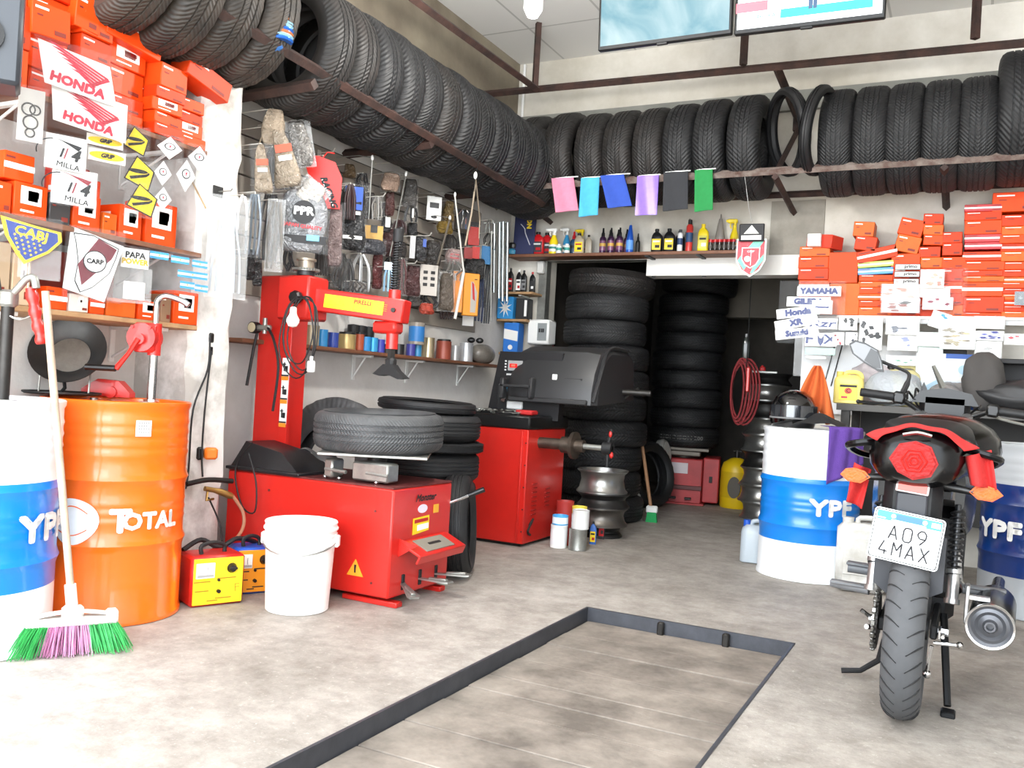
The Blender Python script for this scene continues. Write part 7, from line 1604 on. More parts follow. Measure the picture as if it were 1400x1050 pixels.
bcol(1259, 1286, [432, 418, 402, 384, 366, 351, 336], 'fourth column, topped by small loose boxes')
bcol(1288, 1317, [432, 416, 400, 384, 366, 350], 'fifth column behind the crinkled clear bag')
bcol(1320, 1369, [432, 426, 404, 384, 376, 368, 355, 342], 'sixth tall column, lower half')
z = bcol(1372, 1428, [432, 424, 416, 408, 400, 392, 384, 376, 366, 355, 341, 330, 318, 306, 290], 'last column at the right edge', m=[ORB, ORB3, ORB2])
def rb(lab, px0, py0, px1, py1, m, st='line', ry=0, rz=0, dy=0, dd=.15, g=GR, col3=REDB):
    c = W((px0 + px1) / 2, (py0 + py1) / 2, y=YR + .02); w_ = (px1 - px0) * depth(c) / FPX / .97; h_ = (py1 - py0) * depth(c) / FPX
    return carton(lab, (c.x, c.y + dd / 2 + dy, c.z), (w_, dd, h_), st, m, ry=ry, rz=rz, face='y', group=g, col3=col3)
rb('white ended red box lying on top of the first right shelf column', 1107, 320, 1144, 338, mat('#d8402c', .45), 'none', ry=6, rz=-22)
rb('small white box end facing out on the first right shelf column', 1106, 321, 1123, 338, WH, 'none', dy=-.05, dd=.05)
rb('orange curled box, upper one leaning above the blue and green strips', 1168, 303, 1194, 323, ORB3, 'line', ry=4)
rb('orange curled box, lower one leaning above the blue and green strips', 1170, 323, 1197, 342, ORB2, 'line', ry=8)
rb('slanting orange box lying above the blue and green strips', 1174, 339, 1224, 356, ORB2, 'stripe', ry=-12)
rb('blue and green striped packet strip, upper of two', 1175, 357, 1219, 365, mat('#b8cf5a', .4), 'stripe', ry=-4); rb('blue and green striped packet strip, lower of two', 1175, 366, 1219, 375, mat('#4a8fd0', .4), 'stripe', ry=-3)
rb('tilted orange box, upper of the leaning pair', 1231, 299, 1261, 322, ORB, 'line', ry=14); rb('tilted orange box, lower of the leaning pair', 1226, 322, 1256, 345, ORB3, 'line', ry=14)
for i, (y0_, y1_) in enumerate(((292, 307), (307, 321), (321, 335))): rb('small orange box standing %s of three above the fourth column' % ['highest', 'second', 'lowest'][i], 1264, y0_, 1288, y1_, [ORB2, ORB3, ORB][i], 'line', ry=3)
for i, (y0_, y1_) in enumerate(((317, 332), (332, 349))): rb('small orange box %s on the fifth column' % ['on top', 'second from the top'][i], 1290, y0_, 1314, y1_, ORB2, 'line')
for i, (y0_, y1_, m, l) in enumerate(((279, 289, REDB, 'crimson box at the very top of the sixth column'), (289, 301, ORB2, 'orange box with white rocket mark near the top of the sixth column'), (301, 320, ORB, 'tall orange box in the upper part of the sixth column'), (320, 331, REDB, 'upper crimson and black box in the middle of the sixth column'), (331, 341, REDB, 'lower crimson and white box in the middle of the sixth column'))): rb(l, 1322, y0_, 1366, y1_, m, 'stripe' if m is REDB else 'line', dd=.22)
rb('long orange box crowning the last column under the big tyre', 1362, 262, 1424, 289, ORB, 'line', dd=.2)
# primo stickers
GT = 'stickers hung in front of the right shelf'
def primo(t, w, h):
    b = B(); b.prism(rect(w, h), .0015, 0, F(0, -.001, 0)); b.prism(rect(w * .95, h * .82), .001, 1, F(0, -.003, 0)); b.text('primo', h * .75, 0, F(w * .12, -.0045, h * .06), bold=.0008, sx=1.1); b.cyl((-w * .36, -.005, 0), (-w * .36, -.0035, 0), h * .28, mi=2); b.obj('sticker', [INK, WH, mat('#c9a9a6')], t)
for i in range(3): bag('black-framed primo-lettered strip sticker, %s of three' % ['top', 'middle', 'bottom'][i], (1225 - i, 361 + 10 * i, 1257 - i, 369 + 10 * i), 3, y=YR - .02, film=None, content=primo, group=GT, name='strip_sticker', cat='sticker')
NAVY = mat('#27356e', .45)
def words(txts):
    def f(t, w, h):
        n_ = len(txts)
        for i, (tx, dx, rt_) in enumerate(txts):
            z = h * (.42 - .84 * (i + .5) / n_ + .0); hh = h * .62 / n_
            b = B(); M_ = F(w * dx, -.001, z) @ TR(rz=rt_); b.prism(rect(w * .66, hh * 1.25), .0015, 0, M_); sz = min(hh * 1.05, w * .58 / (len(tx) * .8)); b.text(tx, sz, 1, M_ @ TR(z=.0018), bold=sz * .08, sx=1.12); b.obj('sticker', [WH, NAVY], t)
    return f
bag('clear bag of navy word stickers hanging over the doorway corner', (1066, 384, 1152, 470), 3, y=YR - .05, content=words([('YAMAHA', .1, 0), ('GILERA', -.05, 0), ('Honda', -.2, 8), ('XR', -.22, 12), ('Suzuki', -.2, 8)]), group=GT, tilt=0)
bag('clear bag with navy word sticker right of the word sticker bag', (1104, 408, 1144, 432), 3, y=YR - .06, content=words([('Motomel', 0, 0)]), group=GT)
def fox(t, w, h):
    b = B(); b.prism(rect(w * .95, h * .2, 0, h * .12), .0015, 0, F(0, -.001, 0)); b.text('F  X', h * .19, 1, F(0, -.003, h * .12), bold=.0015, sx=1.4); b.prism([(-w * .1, h * .2), (-w * .03, h * .14), (w * .03, h * .14), (w * .1, h * .2), (w * .08, h * .08), (0, h * .02), (-w * .08, h * .08)], .001, 1, F(0, -.0035, 0)); b.prism(rect(w * .95, h * .16, 0, h * .36), .0015, 0, F(0, -.001, 0)); b.text('Rzr', h * .15, 1, F(0, -.003, h * .36), bold=.001, sx=1.8, shear=.2); b.prism(rect(w * .9, h * .1, 0, -h * .06), .0015, 2, F(0, -.001, 0)); b.obj('sticker', [WH, NAVY, mat('#a9d4c4', .5)], t)
bag('clear bag with fox-lettered white sticker below the left end of the right shelf', (1100, 430, 1143, 520), 3, y=YR - .04, content=fox, group=GT)
bag('long rolled clear bag hanging left of the fox-lettered bag', (1086, 455, 1098, 514), 3, y=YR - .08, film=FILM2, group=GT, name='clear_bag')
tag(B().box((0, 0, 0), (.13, .02, .022), 0, .005).obj('plastic_rail', WHITEP, loc=W(1116, 489, y=YR - .035)), 'short white plastic strip at the bottom of the fox-lettered bag', 'strip')
def sheet(n_, cols, bgc=WH, sd=0):
    def f(t, w, h):
        r = random.Random(sd); b = B(); b.prism(rect(w * .94, h * .94), .0015, 0, F(0, -.001, 0))
        for k in range(n_):
            cx, cz = r.uniform(-.34, .34) * w, r.uniform(-.34, .34) * h; a = r.uniform(.08, .2) * w; c_ = r.uniform(.05, .14) * h; mi = 1 + r.randrange(len(cols)); p0 = r.uniform(0, 6)
            b.prism([(cx + a * math.cos(q + p0) * (1 if i % 2 else .45), cz + c_ * math.sin(q + p0)) for i, q in enumerate([2 * PI * i / 8 for i in range(8)])], .001, mi, F(0, -.003 - .0006 * k, 0))
        b.obj('sticker', [bgc] + [mat(c, .5) for c in cols], t)
    return f
GB_ = 'sticker sheets hanging in front of the right shelf'
R2 = [('white sticker with small dark lettering above the red square sticker', (1147, 432, 1172, 452), 8, ['#222', '#444']), ('small red and white square sticker left of the dark square', (1138, 454, 1154, 472), 3, ['#b23040', '#8a2030']), ('dark square sticker with white flash beside the red one', (1156, 454, 1172, 472), 2, ['#262a3c', '#3a3f55']),
      ('white sheet of black figure shapes left of the mirror', (1175, 432, 1206, 480), 7, ['#1e1e20', '#3a3a3c']), ('white folded leaflet bag right of the black figure sheet', (1212, 432, 1256, 458), 4, ['#8a90a0', '#4a5060']), ('white sheet with blue outline drawing above the white bracket', (1214, 456, 1254, 480), 2, ['#8a90b0']),
      ('blue and white tilted packet hanging from the shelf edge', (1272, 426, 1298, 450), 2, ['#3a94cc', '#2a6fa0']), ('white label strip under the shelf edge, above the beige one', (1298, 432, 1332, 448), 3, ['#c9c9c4']), ('beige patterned strip, upper of the two under the shelf', (1284, 447, 1332, 464), 9, ['#8f8878', '#c0b090']), ('beige patterned strip, lower of the two under the shelf', (1286, 462, 1332, 478), 9, ['#a89f88', '#807868']),
      ('blue and white lettered strip under the shelf right side', (1333, 452, 1371, 466), 8, ['#3a3f8e', '#6a6fae']), ('grey clear bag hanging under the blue lettered strip', (1334, 466, 1368, 490), 2, ['#a9a9a6']), ('white crumpled bag above the blue lettered strip', (1334, 432, 1372, 450), 3, ['#c4c4c0']), ('white sheet with red leaf shape near the right edge', (1374, 456, 1400, 472), 2, ['#b8404a', '#a03040']),
      ('mint green crumpled bag, upper of the two right of the white bracket', (1254, 454, 1288, 474), 1, ['#c9ded4']), ('mint green crumpled bag, lower of the two right of the white bracket', (1256, 474, 1288, 496), 1, ['#c4dccf']), ('white wall sheet with green pattern behind the mirror arm', (1212, 486, 1252, 500), 3, ['#8ab89c', '#6a9a80']),
      ('white crinkled bag on the third column of boxes', (1206, 388, 1256, 412), 6, ['#e8a8a0', '#d88070']), ('white sticker sheet with black script under the crinkled bag', (1206, 408, 1256, 428), 6, ['#3a3a3c', '#8a4a40']), ('striped white bag hanging on the fourth column of boxes', (1259, 368, 1290, 394), 6, ['#d07058', '#e09a84']), ('plain white sticker on the fourth and fifth columns', (1258, 393, 1298, 407), 1, ['#f0f0ee']), ('white sheet with dark red cap drawing below the plain sticker', (1262, 406, 1302, 424), 3, ['#8a4050', '#5a3a40'])]
for i, (l, px, n_, cols) in enumerate(R2):
    bg = WH if 'mint' not in l else mat('#dcebe3', .4)
    bag(l, px, 3, y=YR - .025 - .012 * (i % 5), content=sheet(n_, cols, bg, i), film=FILM2 if ('bag' in l) else FILM, group=GB_, tilt=18 if 'tilted' in l else 0)
bag('large clear crinkled bag wrapping the fifth column of boxes', (1290, 366, 1320, 430), 3, y=YR - .02, film=FILM, group=GB_, name='clear_bag')
bag('grey blister with round window at the right edge of the shelf', (1388, 398, 1412, 418), 3, y=YR - .04, content=sheet(1, ['#9aa4a8'], mat('#7d8488', .4), 3), group=GB_)
# white back panel, rods on the wall, lower counter
tag(box(W(1097, 480, y=YB - .04).x, W(1182, 480, y=YB - .04).x, YB - .05, YB - .005, W(1140, 566, y=YB - .05).z, ZR - .04).obj('white_board', mat('#dfe0e0', .4)), 'plain white board on the wall behind the orange rag', 'board')
for i, px in enumerate((1140, 1150)):
    a = W(px + 2, 470, y=YB - .06); c_ = W(px - 14, 528, y=YB - .06); cable('dark cord running down the white board, %s one' % ['left', 'right'][i], [a, (a + c_) / 2, c_], .004)
# counter behind the drum and the bike
CZ = W(1300, 560, y=5.95).z
ct_ = thing('workbench', 'low grey bench behind the motorcycle covered with parts', 'bench', (0, 0, 0))
bx0, bx1 = W(1150, 560, y=6.1).x, 1.6
b = box(bx0, bx1, 5.86, 6.6, CZ - .04, CZ); b.obj('top', mat('#4a4845', .6), ct_)
for x in (bx0 + .05, bx1 - .05): 
    for y_ in (5.92, 6.5): B().box((x, y_, (CZ - .04) / 2), (.05, .05, CZ - .04)).obj('leg', DKMET, ct_)
b = box(bx0 + .1, bx1 - .1, 6.3, 6.34, .3, CZ - .04); b.obj('back_panel', mat('#2a2928', .7), ct_)
# items on the bench
def on(px, y_): return W(px, 560, y=y_).x
def pbz(px0, px1, ytop, y_): a = W((px0 + px1) / 2, ytop, y=y_); return a.x, (px1 - px0) * depth(a) / FPX / .95, a.z - CZ
x, w_, h_ = pbz(1141, 1178, 532, 5.93)
jug('yellow oil jug with round red label behind the purple towel', (x, 5.96, CZ + .001), w_, .1, max(h_, .2), mat('#e2cf72', .4, 0, .08, 5), mat('#d9c460'), 4, lab=[mat('#ecd94a', .5), INK, mat('#d8523c', .5), mat('#c03a4a')], name='oil_jug')
x, w_, h_ = pbz(1210, 1256, 500, 6.3)
jug('beige canister with round spout lying behind the mirror', (x, 6.35, CZ + .001), w_, .16, h_, mat('#cfc48c', .5, 0, .1, 6), DKMET, 4, name='canister', cat='canister')
b = B(); b.cyl((x + w_ * .32, 6.26, CZ + h_ * .6), (x + w_ * .32, 6.272, CZ + h_ * .6), .026, seg=18); tag(b.obj('spout_ring', mat('#7a6a2c', .5)), 'brown round spout mouth on the beige canister', 'spout')
x, w_, h_ = pbz(1258, 1328, 484, 6.35)
t = thing('battery_box', 'white and blue battery carton leaning at the back of the bench', 'box', (x, 6.4, CZ + .001), 2)
B().box((0, 0, h_ / 2), (w_, .14, h_), 0, .004).obj('carton', mat('#dfe8ee', .4, 0, .1, 6), t); b = B(); b.box((0, -.0715, .02), (w_, .003, .03)); b.box((w_ * .25, -.0715, h_ - .015), (w_ * .5, .003, .03)); b.prism([(-w_ * .48, h_ * .3), (-w_ * .1, h_ * .55), (w_ * .1, h_ * .4), (-w_ * .2, h_ * .28)], .002, 1, F(0, -.0725, 0)); b.box((w_ * .15, -.0725, h_ * .55), (w_ * .3, .002, .03), 2); b.cyl((w_ * .3, -.074, h_ * .72), (w_ * .3, -.072, h_ * .72), .03, mi=1); b.obj('print', [mat('#1f4f9e'), mat('#a9c8dc'), WH], t)
tag(B().box((0, 0, 0), (.2, .03, .03), 0, .004).obj('black_tray', INK, loc=(x + .02, 6.42, CZ + h_ + .018)), 'black strip lying on top of the battery carton', 'strip')
def blob(name, lab, cat, x, y_, z, sx_, sy_, sz_, m, seed=0, amp=.25):
    r = random.Random(seed); ph = [r.uniform(0, 6) for _ in range(6)]; b = B()
    def f(u, v):
        a = 2 * PI * u; e = PI * v; q = 1 + amp * (math.sin(3 * a + ph[0]) * math.sin(2 * e + ph[1]) * .5 + math.sin(5 * a + ph[2] + 3 * e) * .3 + math.sin(9 * e + ph[3] + 2 * a) * .2) * math.sin(e)
        return Vector((x + sx_ * q * math.sin(e) * math.cos(a), y_ + sy_ * q * math.sin(e) * math.sin(a), max(z + .001, z + sz_ * (1 - math.cos(e)) * .5 * q * 1.0)))
    b.surf(f, 28, 16, wrapu=True); return tag(b.obj(name, m, sharp=60), lab, cat)
blob('grey_rag', 'pale grey pink rag heap left of the beige canister', 'rag', W(1190, 540, y=6.25).x, 6.3, CZ, .14, .1, .28, mat('#b9b0b2', .9, 0, .2, 12), 1)
blob('clear_bag', 'large clear bag of bottles under the handlebar grip', 'bag', W(1218, 575, y=5.97).x, 5.99, CZ, .17, .09, .22, plastic_film(a=.5, tint='#c6ccd0'), 2, .12)
blob('crumpled_bag', 'crumpled grey clear bag right of the red scraper', 'bag', W(1300, 545, y=6.2).x, 6.2, CZ, .14, .1, .17, mat('#8e8a88', .35, 0, .3, 12), 3)
blob('dark_rag', 'dark grey cloth draped over the parts right of the battery carton', 'rag', W(1345, 530, y=6.1).x, 6.12, CZ, .12, .1, .36, mat('#4b4846', .9), 4, .15)
blob('dark_parts_pile', 'black heap of engine parts at the right end of the bench', 'parts pile', W(1400, 560, y=6.05).x + .05, 6.1, CZ, .28, .14, .2, mat('#2a2a2b', .5), 5)
x, w_, h_ = pbz(1330, 1362, 490, 6.45); tag(B().box((x, 6.45, CZ + h_ / 2), (w_, .12, h_), 0, .006).obj('cardboard_box', mat('#8a5f28', .7)), 'brown cardboard box behind the dark grey cloth', 'box')
tag(B().cyl((x + .06, 6.35, CZ + h_ * .6), (x + .06, 6.35, CZ + h_ * .9), .022, seg=12).cyl((x + .06, 6.35, CZ), (x + .06, 6.35, CZ + h_ * .6), .02, seg=12).obj('amber_bottle', mat('#c9951e', .3)), 'amber yellow bottle beside the brown cardboard box', 'bottle')
x, w_, h_ = pbz(1360, 1412, 492, 6.3); tag(B().box((x, 6.3, CZ + h_ - .015), (w_, .2, .03), 0, .004).box((x, 6.38, (CZ + CZ + h_ - .03) / 2), (w_ * .9, .04, h_ - .03), 0).obj('dark_case', INK), 'flat black case raised at the right edge below the stickers', 'case')
# red scraper
a = W(1276, 500, y=5.98); c_ = W(1296, 545, y=5.95); t = thing('hand_saw', 'grey blade with red handle standing among the bags', 'saw', a)
b = B(); q = (c_ - a); b.cyl((0, 0, 0), q * .72, .012, .02, seg=4); b.obj('blade', GALV, t); b = B(); b.cyl(q * .7, q * 1.0, .016, .02, seg=10); b.obj('handle', REDM, t); B().cyl(q * 1.0, Vector((q.x * 1.02, 0.0, CZ - a.z + .0)), .008, seg=6).obj('tang', DKMET, t)
tag(B().prism([(0, 0), (.04, 0), (.03, .12), (.012, .16), (0, .12)], .03, 0, F(W(1258, 560, y=6).x, 6.03, CZ + .001)).obj('black_spout', BLACKP), 'black pointed bottle tip left of the red handled saw', 'bottle')
# white bracket shelf panel behind the mirror
p = W(1228, 492, y=6.55); tag(B().box((0, 0, 0), (.28, .03, .2), 0, .006).obj('white_panel', mat('#eceeee', .35), loc=(p.x, YB - .03, p.z)), 'small white panel on the wall behind the motorcycle mirror', 'panel')
# ================= MOTORCYCLE (seen from behind) =================
bk = thing('motorcycle', 'black motorcycle seen from behind with red tail light and white number plate', 'motorcycle', T=Matrix.Translation((-.155, 3.23, 0)) @ TR(ry=1.5))
GB1 = mat('#040405', .22, spec=.3); GB2 = mat('#101113', .5, spec=.3); PLG = mat('#2c2e33', .55); ALU = mat('#b5b5b4', .3, .85)
def mtyre(name, yc, R, wd, parent, tread=True):
    rr = wd / 2; prof = []
    for i in range(13):
        a = rad(-105 + 210 * i / 12); prof.append((R - rr * .92 + rr * .92 * math.cos(a), rr * math.sin(a)))
    prof += [(R - rr * 1.5, rr * .75), (R - rr * 1.7, rr * .6), (R - rr * 1.7, -rr * .6), (R - rr * 1.5, -rr * .75)]
    b = B(); b.lathe(prof, 56, closed=True)
    if tread:
        n = 34
        for k in range(n):
            for s in (1, -1):
                pts = []
                for j in range(6):
                    ph = rad(12 + 62 * j / 5); a0 = 2 * PI * (k + (.0 if s > 0 else .5)) / n - .10 * math.sin(j / 5 * PI * .5) * 1.0
                    rad_ = R - rr * .92 + (rr * .92 + .0003) * math.cos(ph); pts.append((rad_ * math.cos(a0), rad_ * math.sin(a0), s * rr * 1.003 * math.sin(ph)))
                b.tube(pts, [.0016, .003, .0034, .003, .0016], 4, 1)
    T = Matrix.Translation((0, yc, R)) @ Matrix.Rotation(rad(90), 4, 'Y')
    t_ = b.obj('tyre', [mat('#4c4d4f', .75, 0, .15, 14), mat('#1b1b1c', .8)], parent, T=T)
    b = B(); b.lathe([(R - rr * 1.75, rr * .6), (R - rr * 1.6, rr * .62), (R - rr * 1.95, .01), (R - rr * 1.6, -rr * .62), (R - rr * 1.75, -rr * .6), (R - rr * 2.2, -.012), (R - rr * 2.2, .012)], 40, closed=True)
    for k in range(5): b.box(((R - rr * 2.1) * .5, 0, 0), (R - rr * 2.3, .03, .02), 0, .005, TR(rz=72 * k))
    b.cyl((0, 0, -.06), (0, 0, .06), .035, seg=16); b.obj('rim', GB2, parent, T=T)
mtyre('rear', 0, .298, .118, bk); mtyre('front', 1.28, .29, .09, bk, False)
# chain and sprocket on the left
b = B(); b.cyl((-.098, 0, .298), (-.088, 0, .298), .085, seg=30)
for k in range(30): a = 2 * PI * k / 30; b.box((-.093, .088 * math.cos(a), .298 + .088 * math.sin(a)), (.008, .008, .008))
b.obj('rear_sprocket', DKMET, bk)
b = B(); pts = [(0 + .095 * math.cos(rad(a)), .298 + .095 * math.sin(rad(a))) for a in range(90, 271, 12)] + [(.06 + .4 * i / 20 , .203 + .06 * i / 20) for i in range(1, 20)]
pts += [(.45 + .05 * math.cos(rad(a)), .3 + .05 * math.sin(rad(a))) for a in range(-80, 81, 20)] + [(.44 - .44 * i / 20, .352 + .041 * i / 20) for i in range(1, 20)]
for i, (y, z) in enumerate(pts):
    y2, z2 = pts[(i + 1) % len(pts)]; an = math.atan2(z2 - z, y2 - y); b.box((0, 0, 0), (.014 if i % 2 else .009, .017, .011), 0, .002, Matrix.Translation((-.1, y, z)) @ Matrix.Rotation(an, 4, 'X'))
b.obj('chain', mat('#8b8a86', .35, .9, .2, 30), bk)
b = B(); 
for s in (-1, 1): b.box((s * .078, .2, .3), (.022, .5, .045), 0, .006)
b.box((0, .42, .32), (.18, .05, .06), 0, .01); b.obj('swingarm', GB2, bk)
for s in (-1, 1):
    b = B(); b.cyl((s * .07, 0, .298), (s * .12, 0, .298), .013, seg=6); b.box((s * .095, -.02, .298), (.008, .07, .03), 0, .003); b.cyl((s * .105, -.045, .29), (s * .105, -.015, .29), .006, seg=8); b.obj('axle_nut', CHROME, bk)
# shocks
for s in (-1, 1):
    sh_t = Vector((s * .118, .12, .70)); sh_b = Vector((s * .122, .04, .385)); d = sh_b - sh_t; q = d.to_track_quat('Z', 'Y').to_matrix().to_4x4(); L = d.length; T = Matrix.Translation(sh_t) @ q
    b = B(); b.cyl((0, 0, 0), (0, 0, L * .75), .01, seg=10, T=T); b.tube([(.02 * math.cos(u), .02 * math.sin(u), .02 + L * .68 * u / (2 * PI * 12)) for u in [2 * PI * i / 10 for i in range(121)]], .004, 5, 0, T)
    so = b.obj('shock_spring', mat('#3a3b3d', .3, .6), bk)
    b = B(); b.cyl((0, 0, L * .68), (0, 0, L * .97), .019, seg=16, T=T); b.cyl((0, 0, L * .95), (0, 0, L * 1.0), .024, seg=16, T=T); b.cyl((0, 0, L * .66), (0, 0, L * .7), .025, seg=16, T=T); b.obj('shock_body', ALU, bk)
# exhaust on the right
eT = Matrix.Translation((.235, -.02, .345)) @ Matrix.Rotation(rad(-90), 4, 'X') @ Matrix.Rotation(rad(3), 4, 'Y')
b = B(); b.lathe([(.066, .0), (.068, .01), (.068, .4), (.05, .46), (.025, .5), (.022, .9)], 32, T=eT, cap=False); ex_ = b.obj('exhaust_can', GB1, bk)
b = B(); b.lathe([(.064, -.004), (.07, -.006), (.072, 0), (.07, .012), (.064, .01)], 36, T=eT, closed=True); b.obj('chrome_ring', CHROME, bk)
b = B(); b.lathe([(.065, 0), (.055, .006), (.045, .002), (.035, .01), (.022, .004), (.016, -.012), (.011, -.012), (.011, .02), (0, .02)], 32, T=eT, cap=False); b.obj('end_cap', mat('#55565a', .35, .5), bk)
b = B(); b.box((.165, .02, .40), (.012, .06, .12), 0, .004); b.box((.2, .03, .42), (.06, .03, .012)); b.obj('exhaust_bracket', ALU, bk)
# foot pegs and brackets
for s, yy_, zz_ in ((-1, .3, .335), (1, .3, .395)):
    b = B(); b.cyl((s * .15, yy_, zz_), (s * .285, yy_ + .02, zz_ - .0), .017, .015, seg=12); b.box((s * .22, yy_, zz_ + .012), (.13, .04, .012), 0, .004); b.obj('foot_peg', mat('#6b6c6e', .5), bk)
    b = B(); b.tube([(s * .13, yy_ + .06, zz_ + .1), (s * .14, yy_ + .02, zz_ + .02), (s * .16, yy_, zz_)], .011, 8); b.box((s * .13, yy_ + .05, zz_ + .06), (.012, .06, .12), 0, .004); b.obj('peg_bracket', ALU, bk)
b = B(); b.cyl((-.15, .22, .42), (-.22, .22, .42), .018, seg=10); b.box((-.18, .22, .437), (.09, .045, .01), 0, .003); b.obj('passenger_peg', mat('#55585c', .5), bk)
b = B(); b.tube([(-.1, .06, .3), (-.12, -.01, .31), (-.145, -.015, .325)], .007, 6); b.tube([(-.1, .05, .26), (-.125, 0, .27)], .009, 8); b.obj('chain_adjuster', CHROME, bk)
b = B(); b.tube([(.075, -.01, .25), (.07, -.01, .2), (.068, -.005, .165)], .007, 8); b.sphere((.068, -.008, .155), (.014, .012, .014), 10, 8); b.cyl((.08, -.02, .262), (.15, -.02, .268), .006, seg=8); b.sphere((.155, -.02, .27), .011, 10, 8); b.obj('brake_rod', CHROME, bk)
# centre stand legs / side stand
b = B(); b.tube([(.1, .28, .3), (.115, .22, .18), (.135, .12, .03)], [.013, .013, .012], 8); b.box((.138, .1, .012), (.045, .06, .02), 0, .006); b.obj('stand_leg', GB2, bk)
b = B(); b.tube([(-.07, .36, .25), (-.1, .34, .08), (-.16, .34, .028), (-.225, .33, .016)], [.012, .012, .01, .01], 8); b.obj('stand_leg', GB2, bk)
# rear inner mudguard + number plate hanger
b = B()
def mud(u, v):
    a = rad(60 + 75 * v); ww = .085 * (1 - .25 * v); x = (u - .5) * 2 * ww; rr = .335 - .03 * abs(u - .5) * 2
    return Vector((x, -rr * math.cos(a) * .55 - .03, .298 + rr * math.sin(a) ))
b.add([(-.105, -.16, .62), (.095, -.16, .62), (.095, -.15, .45), (.0, -.14, .392), (-.03, -.14, .392), (-.105, -.15, .45), (-.105, -.12, .62), (.095, -.12, .62), (.095, -.11, .45), (0, -.1, .392), (-.03, -.1, .392), (-.105, -.11, .45)],
      [(5, 4, 3, 2, 1, 0), (6, 7, 8, 9, 10, 11), (0, 1, 7, 6), (1, 2, 8, 7), (2, 3, 9, 8), (3, 4, 10, 9), (4, 5, 11, 10), (5, 0, 6, 11)]); b.obj('mudguard', PLG, bk, sharp=20)
b = B(); b.box((-.012, -.05, .70), (.17, .2, .2), 0, .03); b.box((-.012, .1, .62), (.16, .35, .25), 0, .04); b.box((-.012, -.155, .695), (.09, .02, .1), 1, .008); b.obj('tail_underside', [GB2, PLG], bk)
PT = Matrix.Translation((-.018, -.2, .607)) @ TR(ry=5.5, rx=-6) @ Matrix.Diagonal((.9, 1, .92, 1))
b = B(); b.box((0, 0, 0), (.212, .004, .16), 0, .002); np_ = b.obj('number_plate', mat('#e9eaeb', .3), bk, T=PT)
b = B(); rp = lambda w, h, r: [((w / 2 - r) * sx_ + r * math.cos(rad(a)), (h / 2 - r) * sy_ + r * math.sin(rad(a))) for (sx_, sy_, a0) in ((1, 1, 0), (-1, 1, 90), (-1, -1, 180), (1, -1, 270)) for a in (a0, a0 + 30, a0 + 60, a0 + 90)]
b.prism(rp(.226, .172, .012), .004, 0, F(0, .001, 0)); b.prism(rp(.218, .165, .01), .001, 1, F(0, -.0035, 0)); b.prism(rp(.212, .159, .009), .001, 0, F(0, -.0047, 0))
b.prism(rect(.206, .03, 0, .062), .001, 2, F(0, -.006, 0)); b.box((.0, -.0078, .064), (.08, .001, .018), 3); b.cyl((-.05, -.012, .064), (-.05, -.006, .064), .008, seg=10, mi=4); b.cyl((.05, -.012, .064), (.05, -.006, .064), .008, seg=10, mi=4); b.box((.085, -.0078, .062), (.028, .001, .016), 0); b.box((0, -.0078, .051), (.11, .001, .004), 0)
b.box((-.088, -.0078, .053), (.028, .001, .003), 0)
GL = {'A': [[(0, 0), (.5, 1.4), (1, 0)], [(.2, .45), (.8, .45)]], '0': [[(.2, 0), (0, .25), (0, 1.15), (.2, 1.4), (.8, 1.4), (1, 1.15), (1, .25), (.8, 0), (.2, 0)]], '9': [[(.35, 0), (.95, .6), (1, 1.1), (.7, 1.4), (.3, 1.4), (0, 1.1), (0, .9), (.3, .62), (.9, .62)]], '4': [[(.7, 0), (.7, .5)], [(.5, 1.4), (0, .35), (1, .35)]], 'M': [[(0, 0), (0, 1.4), (.5, .6), (1, 1.4), (1, 0)]], 'X': [[(0, 0), (1, 1.4)], [(0, 1.4), (1, 0)]]}
for txt, x0, z0 in (('A09', -.055, -.012), ('4MAX', -.078, -.067)):
    for k, ch in enumerate(txt):
        for st in GL[ch]:
            pt = [(x0 + (.045 if len(txt) == 3 else .043) * k + .027 * x, -.0075, z0 + .033 * z) for x, z in st]
            for q in range(len(pt) - 1): b.tube(pt[q:q + 2], .0027, 6, 5)
b.obj('plate_face', [mat('#eceded', .35), INK, mat('#2a7fcc', .4), mat('#1f5fae', .4), GALV, mat('#26262a', .5)], np_)
b = B(); b.box((0, .03, .0), (.06, .06, .04), 0, .005); b.obj('plate_bracket', GB2, np_)
b = B(); b.box((0, 0, 0), (.096, .012, .04), 0, .006); b.box((0, -.0065, 0), (.084, .003, .03), 1, .001); b.obj('reflector', [mat('#bdb4b4', .3), mat('#c8554c', .3)], bk, T=Matrix.Translation((-.012, -.17, .765)) @ TR(ry=4))
# tail cowl : lofted
def loft(secs, m, name, n=20, cap=True, e=.8, parent=None):
    vs = []
    for (y, cx, cz, w, h) in secs:
        for i in range(n):
            a = 2 * PI * i / n; c, s = math.cos(a), math.sin(a); vs.append((cx + w / 2 * math.copysign(abs(c) ** e, c), y, cz + h / 2 * math.copysign(abs(s) ** e, s)))
    m_ = len(secs); fs = [(j * n + i, j * n + (i + 1) % n, (j + 1) * n + (i + 1) % n, (j + 1) * n + i) for j in range(m_ - 1) for i in range(n)]
    if cap: fs += [list(range(n))[::-1], [(m_ - 1) * n + i for i in range(n)]]
    b = B(); b.add(vs, fs); return b.obj(name, m, parent or bk, sharp=50)
loft([(-.2, -.01, .845, .17, .13), (-.17, -.01, .85, .24, .17), (-.08, -.01, .86, .29, .18), (.1, 0, .86, .32, .17), (.3, .01, .84, .32, .17), (.45, .02, .8, .3, .18)], GB1, 'tail_cowl', e=.75)
